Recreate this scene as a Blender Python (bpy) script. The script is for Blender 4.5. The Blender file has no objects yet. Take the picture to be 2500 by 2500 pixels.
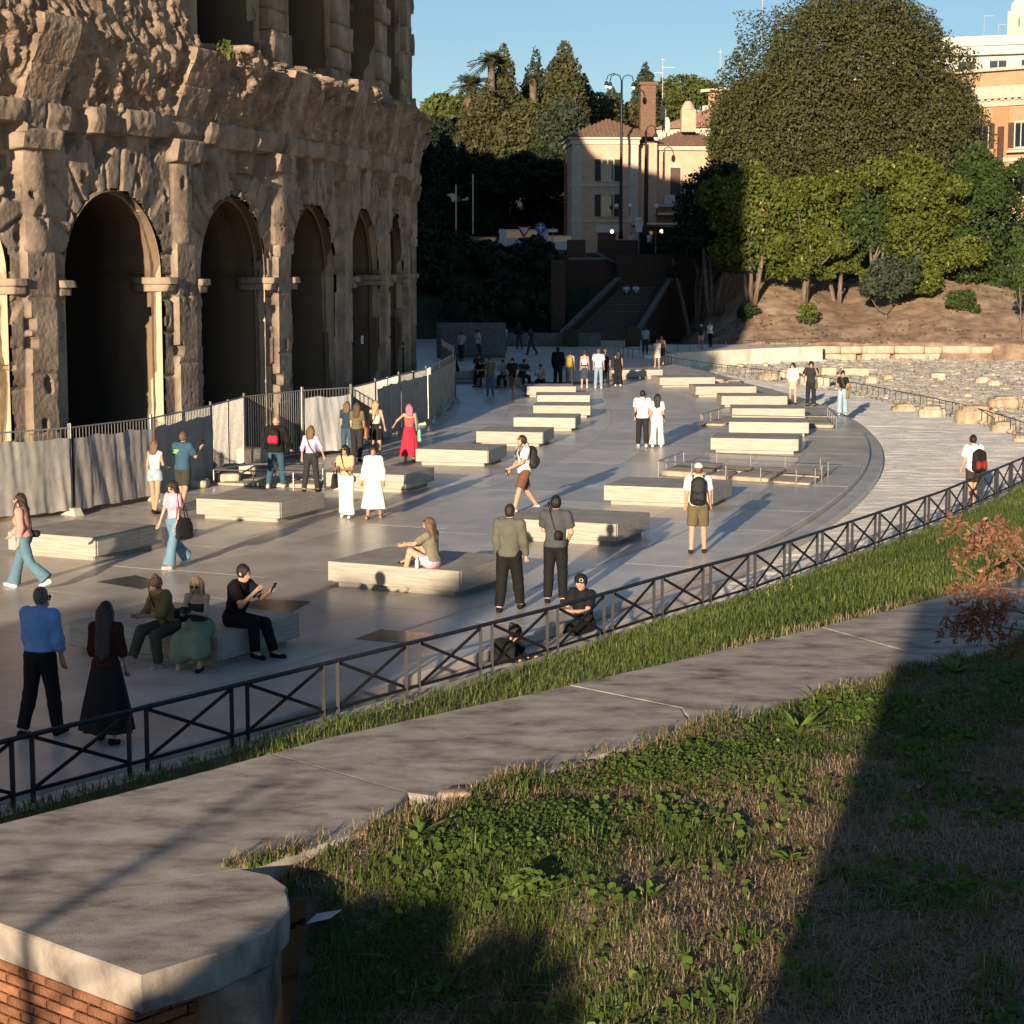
import bpy, bmesh, math, random
import numpy as np
from mathutils import Vector, Matrix
R=math.radians; PI=math.pi
random.seed(7); rng=np.random.default_rng(7)
scn=bpy.context.scene; COL=scn.collection
# ------------------------------------------------------------------ camera
F=4840.0; H=5.5; PITCH=math.atan(600/F)
cd=bpy.data.cameras.new('camera'); cam=bpy.data.objects.new('camera',cd); COL.objects.link(cam)
cd.sensor_width=36; cd.sensor_fit='HORIZONTAL'; cd.lens=36*F/2500; cd.clip_start=.1; cd.clip_end=4000
cam.location=(0,0,H); cam.rotation_euler=(PI/2-PITCH,0,0); scn.camera=cam
# ------------------------------------------------------------------ sky and sun
SUN_AZ=15.0; SUN_EL=9.5
w=bpy.data.worlds.new('World'); scn.world=w; w.use_nodes=True
nt=w.node_tree; bg=nt.nodes['Background']; sky=nt.nodes.new('ShaderNodeTexSky')
sky.sky_type='NISHITA'; sky.sun_disc=False; sky.sun_elevation=R(SUN_EL); sky.sun_rotation=R(180+SUN_AZ)
sky.altitude=50; sky.air_density=.86; sky.dust_density=.15; sky.ozone_density=2.5
nt.links.new(sky.outputs[0],bg.inputs[0]); bg.inputs[1].default_value=.070
sl=bpy.data.lights.new('sun','SUN'); sl.energy=5.0; sl.angle=R(.53); sl.color=(1,.80,.58)
so=bpy.data.objects.new('sun',sl); COL.objects.link(so)
SD=Vector((math.sin(R(SUN_AZ))*math.cos(R(SUN_EL)),math.cos(R(SUN_AZ))*math.cos(R(SUN_EL)),-math.sin(R(SUN_EL))))
so.rotation_euler=SD.to_track_quat('-Z','Y').to_euler(); so.location=(-20,-60,30)
vs=scn.view_settings; vs.view_transform='Standard'; vs.look='None'; vs.gamma=1; vs.exposure=.8; vs.use_curve_mapping=False
scn.render.engine='CYCLES'; scn.cycles.use_denoising=True; scn.cycles.max_bounces=6; scn.cycles.diffuse_bounces=3
scn.cycles.glossy_bounces=3; scn.cycles.transparent_max_bounces=8; scn.cycles.caustics_reflective=False; scn.cycles.caustics_refractive=False

# ------------------------------------------------------------------ photo pixel -> place
CP,SP=math.cos(PITCH),math.sin(PITCH)
def ray(x,y):
    u=(x-1250)/F; v=(1250-y)/F
    return (u,CP+v*SP,-SP+v*CP)
def at(x,y,z=0.):
    r=ray(x,y); t=(z-H)/r[2]; return (r[0]*t,r[1]*t,z)
def atY(x,y,Y):
    r=ray(x,y); t=Y/r[1]; return (r[0]*t,Y,H+r[2]*t)
# ------------------------------------------------------------------ noise
def _h(ix,iy,iz,s):
    n=(ix.astype(np.int64)*374761393+iy.astype(np.int64)*668265263+iz.astype(np.int64)*2147483647+s*974711)&0xffffffff
    n=((n^(n>>13))*1274126177)&0xffffffff; n=n^(n>>16)
    return (n&0xffff)/65535.0
def vnoise(x,y,z=0,s=0):
    x=np.asarray(x,float); y=np.asarray(y,float); z=np.asarray(z,float)+0*x
    ix,iy,iz=np.floor(x),np.floor(y),np.floor(z); fx,fy,fz=x-ix,y-iy,z-iz
    fx=fx*fx*(3-2*fx); fy=fy*fy*(3-2*fy); fz=fz*fz*(3-2*fz); r=0
    for a in (0,1):
        for b in (0,1):
            for c in (0,1):
                r=r+_h(ix+a,iy+b,iz+c,s)*(fx if a else 1-fx)*(fy if b else 1-fy)*(fz if c else 1-fz)
    return r
def fbm(x,y,z=0,s=0,o=4):
    r=0;a=.5;f=1.
    for i in range(o): r=r+a*(vnoise(np.asarray(x)*f,np.asarray(y)*f,np.asarray(z)*f,s+i)-.5)*2; a*=.5; f*=2.03
    return r
# ------------------------------------------------------------------ mesh helpers
class MB:
    def __init__(s): s.v=[]; s.f=[]; s.m=[]; s.cm=0
    def add(s,vs,fs):
        b=len(s.v); s.v+= [tuple(p) for p in vs]; s.f+=[tuple(b+i for i in f) for f in fs]; s.m+=[s.cm]*len(fs); return s
    def box(s,c,d,rz=0,M=None,bev=0):
        hx,hy,hz=d[0]/2,d[1]/2,d[2]/2
        if bev:
            b=min(bev,hx*.9,hy*.9,hz*.9); vs=[]; 
            for z,o in ((-hz,b),(-hz+b,0),(hz-b,0),(hz,b)):
                for sx,sy in ((-1,-1),(1,-1),(1,1),(-1,1)): vs.append(Vector((sx*(hx-o),sy*(hy-o),z)))
            fs=[(3,2,1,0),(12,13,14,15)]
            for k in range(3):
                for j in range(4): fs.append((4*k+j,4*k+(j+1)%4,4*k+4+(j+1)%4,4*k+4+j))
        else:
            vs=[Vector((x*hx,y*hy,z*hz)) for z in (-1,1) for x,y in ((-1,-1),(1,-1),(1,1),(-1,1))]
            fs=[(3,2,1,0),(4,5,6,7),(0,1,5,4),(1,2,6,5),(2,3,7,6),(3,0,4,7)]
        T=Matrix.Translation(c)@(M.to_4x4() if M is not None else Matrix.Rotation(rz,4,'Z'))
        return s.add([T@v for v in vs],fs)
    def bar(s,a,b,wd,hd=None,up=(0,0,1)):
        a=Vector(a);b=Vector(b);d=(b-a);L=d.length
        if L<1e-6: return s
        y=d/L; u=Vector(up)
        if abs(y.dot(u))>.99: u=Vector((1,0,0))
        x=y.cross(u).normalized(); z=x.cross(y)
        M=Matrix((x,y,z)).transposed()
        return s.box((a+b)/2,(wd,L,hd or wd),M=M)
    def tube(s,pts,rad,n=8,cap=True,flat=1.0):
        pts=[Vector(p) for p in pts]; k=len(pts)
        if not hasattr(rad,'__len__'): rad=[rad]*k
        vs=[]; prev=None
        for i,p in enumerate(pts):
            d=(pts[min(i+1,k-1)]-pts[max(i-1,0)])
            d=d.normalized() if d.length>1e-9 else Vector((0,0,1))
            if prev is None:
                u=Vector((0,0,1)) if abs(d.z)<.9 else Vector((1,0,0)); x=d.cross(u).normalized()
            else:
                x=(prev-d*prev.dot(d)); x=x.normalized() if x.length>1e-6 else d.orthogonal().normalized()
            prev=x; y=d.cross(x)
            for j in range(n):
                a=2*PI*j/n; vs.append(p+(x*math.cos(a)+y*math.sin(a)*flat)*rad[i])
        fs=[]
        for i in range(k-1):
            for j in range(n): fs.append((i*n+j,i*n+(j+1)%n,(i+1)*n+(j+1)%n,(i+1)*n+j))
        if cap: fs.append(tuple(range(n-1,-1,-1))); fs.append(tuple((k-1)*n+j for j in range(n)))
        return s.add(vs,fs)
    def lathe(s,prof,n=16,c=(0,0,0),sx=1,sy=1):
        vs=[(c[0]+r*math.cos(2*PI*j/n)*sx,c[1]+r*math.sin(2*PI*j/n)*sy,c[2]+z) for r,z in prof for j in range(n)]
        fs=[(i*n+j,i*n+(j+1)%n,(i+1)*n+(j+1)%n,(i+1)*n+j) for i in range(len(prof)-1) for j in range(n)]
        fs.append(tuple(range(n-1,-1,-1))); fs.append(tuple((len(prof)-1)*n+j for j in range(n)))
        return s.add(vs,fs)
    def ell(s,c,r,n=10,m=7,M=None):
        vs=[];T=M or Matrix.Identity(3); c=Vector(c)
        for i in range(m+1):
            t=PI*i/m
            for j in range(n):
                a=2*PI*j/n; vs.append(c+T@Vector((r[0]*math.sin(t)*math.cos(a),r[1]*math.sin(t)*math.sin(a),r[2]*math.cos(t))))
        fs=[(i*n+j,(i+1)*n+j,(i+1)*n+(j+1)%n,i*n+(j+1)%n) for i in range(m) for j in range(n)]
        return s.add(vs,fs)
    def prism(s,poly,z0,z1):
        n=len(poly); area=sum(poly[i][0]*poly[(i+1)%n][1]-poly[(i+1)%n][0]*poly[i][1] for i in range(n))
        if area<0: poly=poly[::-1]
        vs=[(p[0],p[1],z0) for p in poly]+[(p[0],p[1],z1) for p in poly]
        fs=[tuple(range(n-1,-1,-1)),tuple(range(n,2*n))]+[(i,(i+1)%n,n+(i+1)%n,n+i) for i in range(n)]
        return s.add(vs,fs)
    def build(s,name,mat,parent=None,smooth=False,loc=None,rot=None):
        me=bpy.data.meshes.new(name); me.from_pydata([tuple(v) for v in s.v],[],s.f)
        for m in (mat if isinstance(mat,(list,tuple)) else [mat]): me.materials.append(m)
        if isinstance(mat,(list,tuple)): me.polygons.foreach_set('material_index',np.array(s.m,dtype=np.int32))
        if smooth: me.polygons.foreach_set('use_smooth',np.ones(len(me.polygons),dtype=bool))
        me.update(); o=bpy.data.objects.new(name,me); COL.objects.link(o)
        if parent: o.parent=parent
        if loc is not None: o.location=loc
        if rot is not None: o.rotation_euler=rot
        return o
def np_mesh(name,V,faces,mat,parent=None,smooth=False,col=None):
    """V (n,3); faces: list of int arrays (m,k)"""
    me=bpy.data.meshes.new(name); V=np.asarray(V,dtype=np.float32)
    faces=[np.asarray(f,dtype=np.int32) for f in faces if len(f)]
    nl=sum(f.size for f in faces); npol=sum(len(f) for f in faces)
    me.vertices.add(len(V)); me.vertices.foreach_set('co',V.ravel())
    me.loops.add(nl); me.loops.foreach_set('vertex_index',np.concatenate([f.ravel() for f in faces]))
    me.polygons.add(npol); tot=np.concatenate([np.full(len(f),f.shape[1],dtype=np.int32) for f in faces])
    st=np.concatenate([[0],np.cumsum(tot)[:-1]]).astype(np.int32); me.polygons.foreach_set('loop_start',st); me.polygons.foreach_set('loop_total',tot)
    if smooth: me.polygons.foreach_set('use_smooth',np.ones(npol,dtype=bool))
    if col is not None:
        a=me.color_attributes.new('tint','FLOAT_COLOR','POINT'); c=np.ones((len(V),4),dtype=np.float32); c[:,:3]=np.asarray(col)[:,None] if np.ndim(col)==1 else col
        a.data.foreach_set('color',c.ravel())
    me.update(calc_edges=True); me.validate(verbose=False)
    for m in (mat if isinstance(mat,(list,tuple)) else [mat]): me.materials.append(m)
    o=bpy.data.objects.new(name,me); COL.objects.link(o)
    if parent: o.parent=parent
    return o
def tag(o,label=None,cat=None,group=None,kind=None):
    if label: o['label']=label
    if cat: o['category']=cat
    if group: o['group']=group
    if kind: o['kind']=kind
    return o
def thing(name,label,cat,loc=(0,0,0),rz=0,group=None):
    o=bpy.data.objects.new(name,None); COL.objects.link(o); o.location=loc; o.rotation_euler=(0,0,rz); o.empty_display_size=.2
    return tag(o,label,cat,group)
def inst(src,parent=None,loc=None,rot=None,scale=None):
    o=src.copy(); COL.objects.link(o); o.parent=parent
    if loc is not None: o.location=loc
    if rot is not None: o.rotation_euler=rot
    if scale is not None: o.scale=scale
    return o
# ------------------------------------------------------------------ materials
MATS={}
def mat(name,c1,c2=None,scale=5.,rough=.8,bump=0.,bscale=None,c3=None,spec=.4,metal=0.,stretch=None,tint=False,rnd=0.,detail=6,lo=.35,hi=.65,emis=0,trans=0,rvar=0.,bd=.05):
    if name in MATS: return MATS[name]
    m=bpy.data.materials.new(name); m.use_nodes=True; t=m.node_tree; N=t.nodes; L=t.links
    b=N['Principled BSDF']; b.inputs['Roughness'].default_value=rough; b.inputs['Specular IOR Level'].default_value=spec; b.inputs['Metallic'].default_value=metal
    tc=N.new('ShaderNodeTexCoord'); vec=tc.outputs['Object']
    if stretch:
        mp=N.new('ShaderNodeMapping'); mp.inputs['Scale'].default_value=stretch; L.new(vec,mp.inputs[0]); vec=mp.outputs[0]
    if c2 is not None:
        nz=N.new('ShaderNodeTexNoise'); nz.inputs['Scale'].default_value=scale; nz.inputs['Detail'].default_value=detail; nz.inputs['Roughness'].default_value=.62
        L.new(vec,nz.inputs['Vector']); cr=N.new('ShaderNodeValToRGB'); e=cr.color_ramp.elements
        e[0].position=lo; e[0].color=(*c1,1); e[1].position=hi; e[1].color=(*c2,1)
        if c3 is not None: q=e.new((lo+hi)/2); q.color=(*c3,1)
        fac=nz.outputs['Fac']
        if tint:
            at_=N.new('ShaderNodeAttribute'); at_.attribute_name='tint'; fac=at_.outputs['Fac']; e[0].position=0; e[1].position=1
        L.new(fac,cr.inputs[0]); out=cr.outputs[0]
        if rnd:
            oi=N.new('ShaderNodeObjectInfo'); mr=N.new('ShaderNodeMapRange'); mr.inputs[3].default_value=1-rnd; mr.inputs[4].default_value=1+rnd
            L.new(oi.outputs['Random'],mr.inputs[0]); mx=N.new('ShaderNodeVectorMath'); mx.operation='SCALE'; L.new(out,mx.inputs[0]); L.new(mr.outputs[0],mx.inputs['Scale']); out=mx.outputs[0]
        L.new(out,b.inputs['Base Color'])
        if rvar:
            mr=N.new('ShaderNodeMapRange'); mr.inputs[3].default_value=rough-rvar; mr.inputs[4].default_value=rough+rvar; L.new(nz.outputs['Fac'],mr.inputs[0]); L.new(mr.outputs[0],b.inputs['Roughness'])
    else: b.inputs['Base Color'].default_value=(*c1,1)
    if bump:
        n2=N.new('ShaderNodeTexNoise'); n2.inputs['Scale'].default_value=bscale or scale*4; n2.inputs['Detail'].default_value=5; L.new(vec,n2.inputs['Vector'])
        bp=N.new('ShaderNodeBump'); bp.inputs['Strength'].default_value=bump; bp.inputs['Distance'].default_value=bd; L.new(n2.outputs['Fac'],bp.inputs['Height']); L.new(bp.outputs[0],b.inputs['Normal'])
    if emis: b.inputs['Emission Color'].default_value=(*c1,1); b.inputs['Emission Strength'].default_value=emis
    if trans:
        tr=N.new('ShaderNodeBsdfTranslucent'); mxs=N.new('ShaderNodeMixShader'); mxs.inputs[0].default_value=trans
        if c2 is not None: L.new(out,tr.inputs[0])
        else: tr.inputs[0].default_value=(*c1,1)
        L.new(b.outputs[0],mxs.inputs[1]); L.new(tr.outputs[0],mxs.inputs[2]); L.new(mxs.outputs[0],N['Material Output'].inputs[0])
    MATS[name]=m; return m
TRAV=mat('travertine_bench',(.33,.295,.24),(.47,.435,.37),4,.55,.15,60,stretch=(.6,.6,9),spec=.3,rnd=.07)
PAVE=mat('honed_travertine_paving',(.43,.385,.325),(.62,.565,.485),.9,.33,.03,40,stretch=(1,1,1),spec=.5,rnd=.13,rvar=.07,detail=10)
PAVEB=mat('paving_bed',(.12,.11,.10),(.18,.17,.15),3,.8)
INLAY=mat('pale_inlay',(.5,.48,.43),(.6,.58,.52),3,.5)
DARKSLAB=mat('dark_granite',(.05,.05,.052),(.085,.085,.085),6,.18,spec=.5)
GRAVEL=mat('pale_gravel',(.82,.76,.65),(.95,.90,.80),1.4,.95,.4,60,c3=(.91,.85,.745))
DIRT=mat('dry_earth',(.20,.135,.088),(.44,.32,.215),.9,.95,.6,14,c3=(.31,.215,.14))
EXCAV=mat('excavated_ground',(.62,.53,.41),(.88,.81,.69),.8,.95,.7,9,c3=(.77,.69,.56))
ROCK=mat('boulder_rock',(.27,.20,.13),(.50,.41,.29),1.6,.9,.5,12)
PALEROCK=mat('pale_block',(.36,.29,.21),(.54,.46,.35),2,.85,.4,14)
COLO=mat('old_travertine',(.15,.112,.085),(.44,.35,.26),1.1,.9,.55,7,c3=(.285,.216,.158),lo=.3,hi=.72,detail=10)
COLOJ=mat('sheltered_travertine',(.27,.18,.105),(.56,.45,.31),1.2,.9,.5,7,c3=(.44,.33,.21),detail=10,lo=.3,hi=.7)
SHADEIN=mat('shade_dark_inner_wall',(.035,.026,.019),(.10,.074,.052),.8,.95,.4,6)  # inner stone coloured dark to stand for the unlit depth of the arches
SHADEJ=mat('depth_shaded_travertine',(.045,.033,.023),(.62,.49,.335),1.,.9,.5,7,c3=(.22,.155,.10),tint=True)  # ramp puts passage shade and the sunlit mouth into the stone colour
RUBBLE=mat('roman_concrete',(.16,.11,.075),(.46,.35,.25),1.8,.95,1.,9,c3=(.29,.21,.145),detail=12,lo=.32,hi=.7)
IRON=mat('dark_iron',(.008,.009,.012),(.02,.02,.022),8,.5,spec=.35)
STEEL=mat('brushed_steel',(.28,.27,.26),(.4,.39,.37),10,.35,metal=.8)
GALV=mat('galvanised_steel',(.30,.29,.28),(.42,.41,.39),9,.45,metal=.6)
SHEET=mat('grey_debris_sheet',(.24,.226,.205),(.33,.31,.28),1.5,.75,.25,5)
SHEETL=mat('pale_debris_sheet',(.42,.415,.405),(.52,.51,.495),1.5,.7,.2,5)
CONC=mat('concrete_block',(.42,.38,.32),(.58,.53,.45),5,.9,.3,30)
# ================================================================== SETTING: ground, plaza, excavation
CX,CY=-90.2,77.7
def pol(r,deg,z=0.): return (CX+r*math.cos(R(deg)),CY+r*math.sin(R(deg)),z)
def struct(o): return tag(o,kind='structure')
def sheet(name,poly,z,m,parent=None):
    b=MB(); b.add([(p[0],p[1],z) for p in poly],[tuple(range(len(poly)))]); o=b.build(name,m,parent); return o
g=MB(); g.add([(-900,-300,-1.4),(900,-300,-1.4),(900,1500,-1.4),(-900,1500,-1.4)],[(0,1,2,3)]); struct(g.build('ground',EXCAV))
# far paving in the shade of the amphitheatre
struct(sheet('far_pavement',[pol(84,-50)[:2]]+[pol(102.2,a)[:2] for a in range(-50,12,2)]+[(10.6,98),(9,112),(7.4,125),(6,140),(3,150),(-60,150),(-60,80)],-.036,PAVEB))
struct(sheet('upper_pavement',[(-16,95.2),(11.2,95.2),(10.4,104),(9.2,112),(7.6,124),(6.5,131),(9.5,141),(10,152),(-16,152)],.0,PAVE))
RU,RL=102.6,103.0
b=MB(); A=np.linspace(-50,11,123)
rp=MB(); rp.prism([(4.5,126.5),(8.2,123.2),(11.2,128.2),(16,133.5),(21.6,138.2),(21,141.2),(9.5,141.2),(4.5,141)],-1.2,-.012); struct(rp.build('ramp_path',EXCAV))
# two steps round the plaza rim
for r0,r1,z0,z1 in ((101.4,RU,-.14,-.004),(101.9,RL,-1.35,-.15)):
    n=len(b.v); vs=[]
    for a in A: vs+=[pol(r0,a,z1),pol(r1-.02,a,z1),pol(r1,a,z1-.02),pol(r1,a,z0)]
    fs=[(4*i+k,4*i+k+1,4*i+k+5,4*i+k+4) for i in range(len(A)-1) for k in range(3)]
    b.add(vs,fs)
rim=struct(b.build('plaza_steps',PAVE))
plaza=struct(sheet('plaza_floor',[pol(86.2,a)[:2] for a in range(-50,12,2)]+[pol(102.5,a)[:2] for a in range(10,-52,-2)],-.02,PAVEB))
rows=[86.2,88.1,90.1,92.0,94.0,95.9,97.8,99.4,100.66,100.72,102.58]
slabs=[]
for i in range(len(rows)-1):
    r0,r1=rows[i],rows[i+1]
    if r1-r0<.1: continue
    st=(2.9 if i%2 else 3.3)/94*57.3; off=rng.random()*st; a=-47+off
    while a<9.2:
        a2=a+st*rng.uniform(.8,1.2); c=pol((r0+r1)/2,(a+a2)/2); slabs.append((math.hypot(c[0],c[1]) if c[1]>18 else 200+abs(c[1]),r0,r1,a,a2)); a=a2
slabs.sort()
def slab_mb(b,r0,r1,a,a2,z):
    g=.0024; n=3; vs=[];
    for k in range(n+1):
        t=a+g+(a2-a-2*g)*k/n
        vs+=[pol(r0+.004,t,z),pol(r1-.004,t,z),pol(r1-.004,t,-.03),pol(r0+.004,t,-.03)]
    fs=[]
    for k in range(n):
        p=4*k; fs+=[(p,p+1,p+5,p+4),(p+1,p+2,p+6,p+5),(p+3,p,p+4,p+7)]
    fs+=[(0,3,2,1),(4*n,4*n+1,4*n+2,4*n+3)]; b.add(vs,fs)
rest=MB()
for i,(d,r0,r1,a,a2) in enumerate(slabs):
    z=rng.uniform(-.0008,.0008)
    if i<280: 
        b=MB(); slab_mb(b,r0,r1,a,a2,z); b.build('paving_slab',PAVE,plaza)
    else: slab_mb(rest,r0,r1,a,a2,z)
tag(rest.build('paving_slab',PAVE,plaza),kind='stuff')
b=MB(); vs=[]
for a in A: vs+=[pol(100.665,a,.001),pol(100.715,a,.001)]
b.add(vs,[(2*i,2*i+1,2*i+3,2*i+2) for i in range(len(A)-1)]); b.build('inlay_strip',INLAY,plaza)
for q,nm in (([(865,1559),(930,1536),(1068,1547),(1003,1571)],0),([(235,1420),(330,1404),(392,1422),(345,1438)],1),([(560,1480),(640,1462),(760,1468),(700,1500)],2)):
    sheet('dark_inset_panel',[at(*p,.006)[:2] for p in q],.006,DARKSLAB,plaza)
# railing lines on the right: path edge
RAILB=[at(*p,-.3)[:2] for p in ((1560,880),(1600,886),(1658,898),(1738,911),(1826,923),(1944,938),(2034,952),(2122,970),(2266,1001),(2366,1024),(2484,1061),(2640,1130))]
gp=[pol(102.8,a)[:2] for a in range(-50,12,2)]+RAILB+[(24,40),(10,22),(0,8)]
struct(sheet('gravel_path',gp,-.335,GRAVEL))
# excavation bed with relief
def grid_sheet(name,x0,x1,y0,y1,nx,ny,zf,m,mask=None,smooth=True):
    X,Y=np.meshgrid(np.linspace(x0,x1,nx),np.linspace(y0,y1,ny)); Z=zf(X,Y); V=np.stack([X,Y,Z],-1).reshape(-1,3)
    I=np.arange(nx*ny).reshape(ny,nx); Fq=np.stack([I[:-1,:-1],I[:-1,1:],I[1:,1:],I[1:,:-1]],-1).reshape(-1,4)
    if mask is not None:
        c=V[Fq].mean(1); Fq=Fq[mask(c[:,0],c[:,1])]
    return np_mesh(name,V,[Fq],m,smooth=smooth)
rb=np.array(RAILB)
def rail_x(Y): return np.interp(Y,rb[::-1,1],rb[::-1,0])
def ex_z(X,Y):
    d=X-rail_x(Y); z=-.32-.75*np.clip(d/2.2,0,1)+.16*fbm(X*.5,Y*.3,0,5)+.10*fbm(X*1.7,Y*1.1,0,8)+.07*fbm(X*2.2,Y*2.6,0,9,3)
    return np.where(d<0.05,-.45,z)
struct(grid_sheet('excavation_bed',8,48,40,141,220,1100,ex_z,EXCAV,lambda x,y:x-rail_x(y)>-.2,False))
def pebbles(name,X,Y,Z,sz,m,seed):
    r=np.random.default_rng(seed); n=len(X); s=sz*r.uniform(.6,1.5,n); a=r.uniform(0,6.283,n); V=[]
    for k in range(3): V.append(np.stack([X+s*np.cos(a+k*2.094),Y+s*np.sin(a+k*2.094),Z-.01],1))
    V.append(np.stack([X+s*r.normal(0,.25,n),Y+s*r.normal(0,.25,n),Z+s*r.uniform(.5,1.1,n)],1)); V=np.stack(V,1).reshape(-1,3)
    b=np.arange(n)*4; Fz=np.concatenate([np.stack([b,b+1,b+3],1),np.stack([b+1,b+2,b+3],1),np.stack([b+2,b,b+3],1)])
    o=np_mesh(name,V,[Fz],m); tag(o,kind='stuff'); return o
def path_z(X,Y): return -.30+.034*fbm(X*.9,Y*4.2,0,15,2)+.010*fbm(X*4,Y*9,0,16,2)
def path_ok(x,y): r=np.hypot(x-CX,y-CY); return (r>102.95)&(x<rail_x(y)-.0)&(y<114)&(x<.3*y)
tag(grid_sheet('gravel',3,26,32,114,150,2200,path_z,GRAVEL,path_ok,False),kind='stuff')
_r=np.random.default_rng(77); Ye=_r.uniform(62,141,50000); Xe=rail_x(Ye)+_r.uniform(-.05,34,50000); okk=(Xe/Ye<.27)
okk&=_r.random(len(okk))<.12; pebbles('excavated_rubble',Xe[okk],Ye[okk],ex_z(Xe[okk],Ye[okk]),.10,PALEROCK,2)
# bare hillside behind, rising to the oak
def hill_z(X,Y):
    yb=140.8+1.2*np.sin(X*.12); up=np.clip((Y-yb),0,60); z=.19*up+.0012*up**2
    lump=1.6*np.exp(-((X-19)/5)**2-((Y-158)/9)**2)+1.2*np.exp(-((X-33)/6)**2-((Y-156)/10)**2)-.9*np.exp(-((X-26.5)/3)**2-((Y-160)/10)**2)
    left=np.clip((17.5-X)/4,0,1); z=np.minimum(z,9.5)+lump+.25*fbm(X*.35,Y*.3,0,11)+.06*fbm(X*2,Y*2,0,12)
    return np.where(Y<=yb,-1.2,z)*(1-left)+left*np.minimum(np.where(Y<=yb,-1.2,z),-.8+.02*up)
struct(grid_sheet('hillside',12.5,80,139,235,190,230,hill_z,DIRT))
# ================================================================== rough stone blocks
_cube={}
def cube_topo(n):
    if n in _cube: return _cube[n]
    idx={};P=[];Fs=[]
    def vid(p):
        k=tuple(p)
        if k not in idx: idx[k]=len(P); P.append([c/n for c in k])
        return idx[k]
    for ax in range(3):
        for side in (0,n):
            for i in range(n):
                for j in range(n):
                    q=[]
                    for di,dj in ((0,0),(1,0),(1,1),(0,1)):
                        p=[0,0,0]; p[ax]=side; p[(ax+1)%3]=i+di; p[(ax+2)%3]=j+dj; q.append(vid(p))
                    Fs.append(q if side else q[::-1])
    _cube[n]=(np.array(P),np.array(Fs)); return _cube[n]
def rough(name,corners,m,parent=None,n=6,amp=.03,freq=2.,rnd=.06,seed=0,smooth=False):
    """corners: 8 points, index x+2y+4z"""
    P,Fs=cube_topo(n); c=np.array(corners,float); x,y,z=P[:,0:1],P[:,1:2],P[:,2:3]; V=0
    for i in range(8):
        V=V+c[i]*(x if i&1 else 1-x)*(y if i&2 else 1-y)*(z if i&4 else 1-z)
    ctr=c.mean(0); e=np.abs(P-.5)*2; k=np.sort(e,1); f=1-rnd*(k[:,1]**4)-rnd*.7*(k[:,0]**4)
    V=ctr+(V-ctr)*f[:,None]; d=(V-ctr); d/=np.linalg.norm(d,axis=1,keepdims=True)+1e-9
    V=V+d*(amp*fbm(V[:,0]*freq,V[:,1]*freq,V[:,2]*freq,seed,4))[:,None]
    o0=V.mean(0); o=np_mesh(name,V-o0,[Fs],m,parent,smooth); o.location=o0; return o
def bxc(x0,x1,y0,y1,z0,z1): return [(x,y,z) for z in (z0,z1) for y in (y0,y1) for x in (x0,x1)]
# ================================================================== AMPHITHEATRE
RW=80.0; BAY=4.37; A0=-21.49; HW=2.12; SPR=5.28
amph=thing('amphitheatre','huge ruined stone amphitheatre with tiers of weathered round arches on the left','amphitheatre',(-84.0,77.94,0))
_ta=np.linspace(-45,45,9001); _sA=(A0+BAY)/math.degrees(1/RW)      # plan curve: tighter towards the near end
_phi=np.where(_ta>0,17.12-_ta*.716,17.12-_ta*1.0); _dx=np.sin(np.radians(_phi))*.01; _dy=np.cos(np.radians(_phi))*.01; _i0=4500
_px=np.cumsum(_dx); _py=np.cumsum(_dy); _px+= -7.54+84.0-_px[_i0]; _py+= 54.4-77.94-_py[_i0]
def wp(sdeg,z,n):
    q=np.asarray(sdeg)/math.degrees(1/RW)-_sA; f=np.radians(np.interp(q,_ta,_phi)); return (np.interp(q,_ta,_px)+np.multiply(n,np.cos(f)),np.interp(q,_ta,_py)-np.multiply(n,np.sin(f)),z)
DEG=math.degrees(1/RW)
def wpt(s,z,n): a=wp(s*DEG,z,n); return (float(a[0]),float(a[1]),float(z))   # s metres along the wall, local to amph
S0,S1=-30.0/DEG,5.2/DEG; ds=.052; ns=int((S1-S0)/ds); nz=int(18.6/ds)
S,Z=np.meshgrid(np.linspace(S0,S1,ns),np.linspace(-.2,18.4,nz))
arch=[ (A0+BAY*k)/DEG for k in range(-2,7)]; pier=[(A0+BAY*(k-.5))/DEG for k in range(-2,8)]
bay=BAY/DEG
t=((S-arch[0]+bay/2)%bay)-bay/2; kb=np.floor((S-arch[0]+bay/2)/bay).astype(int)   # bay index 0..8 ; 2 = first whole arch
tp=((S-pier[0]+bay/2)%bay)-bay/2; kp=np.floor((S-pier[0]+bay/2)/bay).astype(int)        # distance from the nearest pilaster axis
def rnd(k,s=0): return _h(k,k*0,k*0,s)
chip=.10*fbm(S*1.3,Z*1.3,0,21)+.09*fbm(S*3.1,Z*3.1,0,22)
hw=HW+np.clip(chip,-.05,.22)*(Z>.2)
low_in=np.where(Z<SPR,np.abs(t)<hw,(t**2+(Z-SPR)**2)<hw**2)
up_base=11.05+.35*fbm(S*.9,kb*3.3,0,31); up_open=(kb>=3)
hw2=2.05+.30*fbm(S*.9,Z*1.1,0,33)+.15*fbm(S*3,Z*3,0,34)
up_in=up_open&(Z>up_base)&np.where(Z<15.3,np.abs(t)<hw2,(t**2+(Z-15.3)**2)<hw2**2)
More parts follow.
